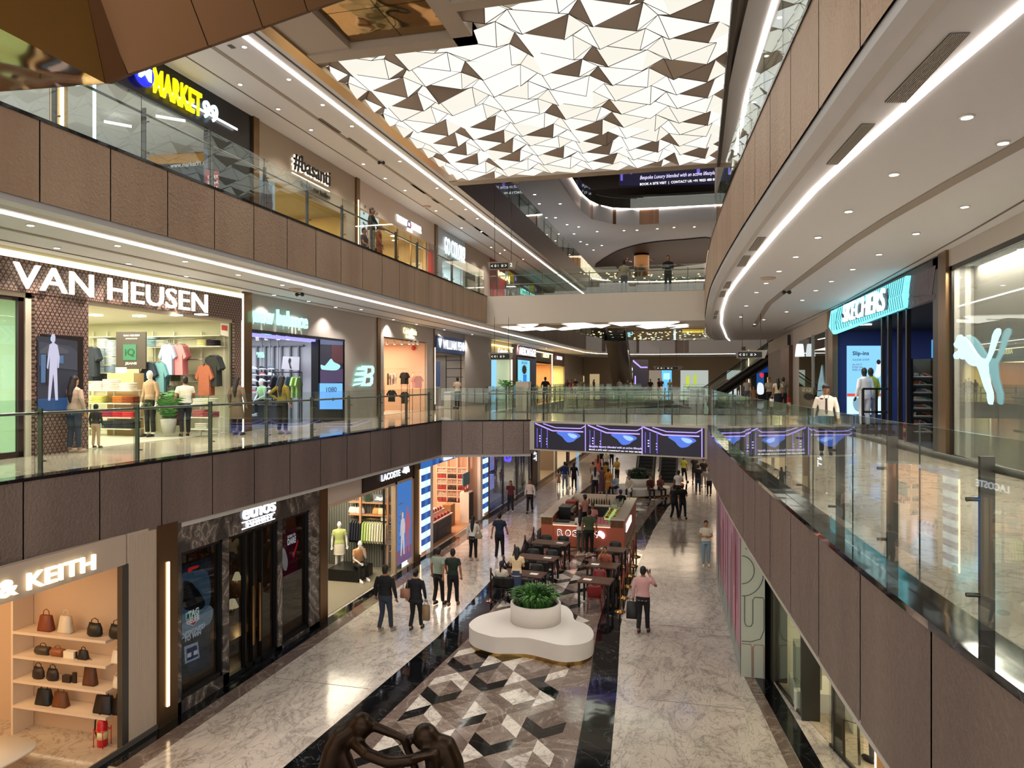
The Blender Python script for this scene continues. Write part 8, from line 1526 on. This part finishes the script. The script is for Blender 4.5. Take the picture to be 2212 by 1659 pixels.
for x, y, a_, t_, b_, lb, ar in ((-4.55, 42.55, pi-.8, '#9aa7b5', '#14161c', 'man in pale blue shirt sitting at the left of the far bench', ('lap', 'lap')), (-3.75, 41.9, pi, '#c2b4a4', '#17181c', 'man in cream shirt sitting in the middle of the far bench', ('lap', 'lap')), (-2.6, 42.3, pi+.3, '#4a1e20', '#1d1a1e', 'person in dark red top sitting at the right of the far bench', ('lap', 'lap')), (-2.05, 42.6, pi+.5, '#6a4038', '#15161c', 'woman in brown jacket sitting at the right end of the far bench', ('front', 'lap'))):
    person((x, y, 0.0), 1.7, a_, t_, b_, lb, ar, sit=True, sleeve='long', face=False, vox=.022, sk=1)
# kiosk people
person((KX0+1.35, KY0+3.1, .01), 1.68, .9, '#e0a09c', '#17171b', 'barista in pink shirt and grey cap at the machines inside the kiosk', ('front', 'front'), 0, 'short', cap='#3c4450', vox=.018)
person((KX0+1.95, KY0+1.2, .01), 1.64, pi, '#e3a3a2', '#17171b', 'barista in pink shirt and cap facing customers inside the kiosk', ('front', 'front'), 0, 'short', cap='#4a5560', face=True, vox=.018)
person((KX1-.9+.25, KY1-1.0+.3, .01), 1.66, .3, '#101114', '#101114', 'staff member in black with blue cap leaning at the back right of the kiosk', ('front', 'rail'), 0, 'short', cap='#2a3f8a', vox=.018)
person(gp(1254, 1196), 1.66, -.1, '#d8d0c8', '#4f4f46', 'long haired customer in white top and wide olive trousers at the kiosk', ('front', 'down'), .1, 'short', 'long', shoe='#d8d2c8', sk=2)
person(gp(1273, 1200), 1.78, .0, '#3f4a30', '#0c0c0e', 'customer in green and black striped polo at the kiosk', ('down', 'down'), .1, 'short', shoe='#d8d2c8', sk=1, wide=1.12)
# seated at the tables
person((-5.82, 21.45, .0), 1.6, -.1, '#d6cabc', '#1b2030', 'ponytailed guest in white top sitting at the left row table', ('front', 'front'), sit=True, hair='pony', sk=2); person((-5.32, 21.35, .0), 1.66, .05, '#d9bf98', '#35405e', 'long haired guest in cream top and blue skirt beside the ponytailed guest', ('front', 'front'), hair='long', skirt=.25, sk=2, lean=.18)
person((-2.95, 24.2, .0), 1.64, pi, '#a8604a', '#2b2622', 'guest resting head on hand at the right row middle table', ('lap', 'head'), sit=True, face=True, sk=1, lean=.25); chair(-5.82, 21.33, .0, 'black chair under the ponytailed guest')
q = M(); q.lathe([(.035, 0), (.045, .16), (.045, .17)], (-3.32, 23.8, .757), mt('#b9a8b8', .2), 10); q.obj('drink_cup', label='pale cup of drink beside the resting guest', cat='cup')
# first floor
def g1(px, py): return W(px, py, F1)
person(g1(160, 978), 1.68, 0, '#b59a84', '#2c3644', 'woman with very long dark hair in beige top and flared jeans by the left railing', ('front', 'down'), .1, 'long', 'long', shoe='#9c8a74', sk=2, vox=.014, hcol='#1c0e0a'); p = g1(136, 965); bag(Vector((p.x, p.y, F1+.75)), (.34, .16, .5), '#0f1014', 'large black shoulder bag of the long haired woman at the left railing', 'handbag', .45)
person(g1(207, 968), 1.02, .2, '#2a2320', '#b59c80', 'small child in dark jacket and beige trousers beside the long haired woman', ('down', 'down'), .1, 'long', kid=True, shoe='#4a3c30', vox=.014)
person(g1(400, 943), 1.68, .9, '#dcd3c0', '#14161f', 'man in white shirt carrying a dark red bag past the clothing shop', ('down', 'fwd'), .3, 'short', wide=1.1, sk=1, vox=.014); p = g1(378, 940); bag(Vector((p.x, p.y, F1+.28)), (.2, .36, .42), '#5e2a2a', 'dark red shopping bag of the man in the white shirt', handle=.2)
person(g1(512, 940), 1.68, 0, '#6d5a48', '#17151a', 'long haired woman in patterned knee length dress looking at the shops', ('down', 'down'), .1, 'long', 'long', hem=.48, sk=1, vox=.014, wide=1.08, hcol='#150d0c')
person(g1(610, 938), 1.70, -.1, '#7d6c1c', '#121012', 'long haired woman in mustard top with hand on hip by the shoe shop', ('hip', 'down'), .1, 'long', 'long', shoe='#8a7a5c', sk=2, vox=.014)
person(g1(988, 883), 1.72, .9, '#d2c2b0', '#14151c', 'man in cream tee standing at the pen shop counter', ('front', 'front'), .1, 'short', sk=1, vox=.018); person(g1(1178, 873), 1.76, 0, '#221a1a', '#1c1a1e', 'man in dark tee standing at the railing before the orange lit shop', ('rail', 'rail'), 0, 'short', vox=.02)
q_ = person(g1(1784, 984), 1.49, pi-.1, '#e2d8cc', '#0f1016', 'security guard in white uniform shirt, dark tie and cap walking towards the viewer', ('down', 'back'), .3, 'long', cap='#16161a', face=True, sk=1, vox=.012, wide=1.08)
s_ = 1.49/1.72; q = M(); q.ext([(-.02*s_, .135, 1.40*s_), (.02*s_, .135, 1.40*s_), (.03*s_, .15, 1.05*s_), (0, .15, 1.0*s_), (-.03*s_, .15, 1.05*s_)], (0, .008, 0), mt('#3c1420', .6)); q.obj('tie', q_, local=True); q = M(); q.tube([(-.07, .06, 1.36), (-.05, .135, 1.28), (0, .16, 1.1), (.05, .135, 1.28), (.07, .06, 1.36)], .006, mt('#1a2236', .5), 5); q.obj('lanyard', q_, local=True); q = M(); q.ball((.09, .125, 1.2), (.04, .01, .018), mt('#5e1a30', .5)); q.obj('badge', q_, local=True)
for sd in (-1, 1): q = M(); q.box(sd*.14-.06, sd*.14+.06, -.03, .04, 1.355, 1.375, mt('#1a2236', .6)); q.obj('epaulette', q_, local=True)
for px, py, h_, a_, t_, b_, lb, kw in ((1614, 878, 1.68, pi, '#c9bfb8', '#6d7684', 'woman in pale top at the far right walkway', dict(hair='long')), (1628, 884, 1.25, pi, '#8f6a48', '#9c6a4a', 'child in patterned brown outfit at the far right walkway', dict(kid=True)), (1662, 885, 1.7, pi, '#b5ac98', '#15151a', 'man in beige striped polo at the far right walkway', dict(arms=('down', 'front'))), (1680, 892, 1.68, .2, '#c2b49c', '#121420', 'woman with long plait in cream blouse and dark skirt walking away', dict(hair='long', skirt=.1)), (1692, 890, 1.7, 0, '#6d6a5c', '#1a1a1e', 'person half hidden behind the plaited woman', dict())):
    kw.setdefault('arms', ('down', 'down')); person(g1(px, py), h_, a_, t_, b_, lb, vox=.022, sk=1, **kw)
p = g1(1668, 890); bag(Vector((p.x, p.y, F1+.25)), (.25, .15, .4), '#d8cfc4', 'white bag hanging beside the plaited woman', handle=.2)
rn = random.Random(31); hues = ['dark', 'maroon', 'black', 'olive', 'navy', 'grey', 'brown', 'cream']; hx = ['#1a1a1e', '#4a1e24', '#0f0f12', '#4a4a30', '#1b2440', '#6d6a68', '#4a3424', '#c9bda8']
for k, (px, Y_) in enumerate(((1225, 66), (1234, 68), (1243, 64), (1258, 70), (1283, 72), (1338, 66), (1355, 62), (1365, 61), (1405, 62), (1423, 60), (1428, 66), (1447, 68), (1572, 70), (1583, 72), (1595, 69), (1606, 74))):
    c = WY(px, 820, Y_); person((c.x, Y_, F1+.001), 1.6+.14*rn.random(), rn.choice((0, pi, .8, -1.9)), hx[k % 8], hx[(k*3+1) % 8], 'distant %s clothed shopper on the first floor, %s' % (hues[k % 8], ['far left end', 'second at the far left', 'third at the far left', 'by the pale yellow shop', 'left of the dark escalator', 'under the white far sign', 'left of the violet column', 'touching the violet column', 'right of the violet column', 'left of the blue screen', 'close to the blue screen', 'right of the blue screen', 'first in the far white shop', 'second in the far white shop', 'third in the far white shop', 'last in the far white shop'][k]), vox=.03, hair=rn.choice(('short', 'long')), sk=k % 4)
# second floor and footbridge
def g2(px, Y_, z=F2): c = WY(px, 820, Y_); return Vector((c.x, Y_, z))
person((-10.75, yc(803, -10.75), F2), 1.76, -pi/2+.1, '#2b2620', '#b0a488', 'man in dark jacket and beige trousers leaning on the upper left railing', ('rail', 'rail'), 0, 'long', face=True, sk=0)
person((-11.3, yc(786, -11.3), F2), 1.6, -pi/2, '#4a2c2c', '#141210', 'seated person in dark floral top behind the upper left railing', ('lap', 'lap'), sit=True, sk=1); person((-11.4, yc(818, -11.4), F2), 1.62, -pi/2, '#8a4a28', '#7a4024', 'woman in rust brown outfit beside the man at the upper left railing', ('down', 'fwd'), 0, 'long', hem=.6, sk=2)
person(g2(1348, 35.3), 1.68, .2, '#a89878', '#4a4a50', 'person in beige shirt leaning on the footbridge far railing', ('rail', 'rail'), 0, 'short', sk=1, vox=.02); person(g2(1443, 34.9), 1.76, pi, '#0e0e12', '#0d0d10', 'man in black suit and white shirt looking down from the footbridge', ('front', 'front'), 0, 'long', face=True, sk=1, vox=.018)
# mannequins
MW = '#e8e6e0'
person(W(733, 1235, .012), 1.78, pi+.5, '#b9c47a', '#d8d0bc', 'standing pale mannequin in lime top and white shorts in the clothing shop', ('down', 'down'), man=MW, sleeve='short', hair=None, skirt=.6, shoe='#e8e6e0')
person(Vector((-11.2, 22.55, .012)), 1.76, pi+.9, '#d99f72', '#101010', 'seated pale mannequin in peach tee and black trousers, chin on hand', ('chin', 'lap'), man=MW, sit=True, hair=None, shoe='#f0ece6', lean=.25)
q = M(); q.box(-12.1, -10.95, 22.1, 23.2, .012, .40, BLK); q.obj('display_plinth', label='low black plinth under the seated peach mannequin', cat='plinth')
person(W(327, 938, F1)+Vector((.5, -.6, .012)) if False else Vector((WY(325, 820, 17.0).x, 17.0, F1+.012)), 1.84, pi-.1, '#a88c70', '#1c1814', 'white mannequin in tan blazer and black trousers in the clothing shop', ('down', 'down'), man=MW, sleeve='long', hair=None, shoe='#2b1c14', vox=.014)
person(Vector((WY(568, 820, 23.0).x, 23.0, F1+.3)), 1.74, pi-.3, '#a8d89a', '#15181c', 'seated white mannequin in pale green tee in the shoe shop', ('lap', 'lap'), man=MW, sit=True, hair=None, shoe='#c9d6dc', lean=.1, vox=.014)
q = M(); c = WY(568, 820, 23.0); q.box(c.x-.5, c.x+.6, 22.9, 23.7, F1+.012, F1+.68, mt('#3a3c42', .4)); q.obj('display_plinth', label='dark plinth under the seated green mannequin', cat='plinth')
for k, (px, t_, b_) in enumerate(((1868, '#d8dcdc', '#c9ccd0'), (1882, '#9fae3c', '#8f98a0'))): person(Vector((WY(px, 820, 23.6+.4*k).x, 23.6+.4*k, F1+.12)), 1.84, .5, t_, b_, ['black headed mannequin in white top behind the black rack', 'black headed mannequin in lime and blue jacket behind the black rack'][k], ('down', 'down'), man='#1d1712', sleeve='long', hair=None, vox=.016)
q = M(); c = WY(1875, 820, 23.8); q.box(c.x-.6, c.x+.6, 23.2, 24.4, F1+.012, F1+.12, mt('#2b2f38', .4)); q.obj('display_plinth', label='low dark plinth under the two black headed mannequins', cat='plinth')
person(Vector((3.1, 14.0, .012)), 1.8, .6, '#b9b2a4', '#5a5c5c', 'grey mannequin in cream vest behind the lower right shop glass', ('down', 'down'), man='#4a4846', sleeve='long', hair=None)
bpy.data.scenes.remove(WS)
bpy.context.view_layer.update()
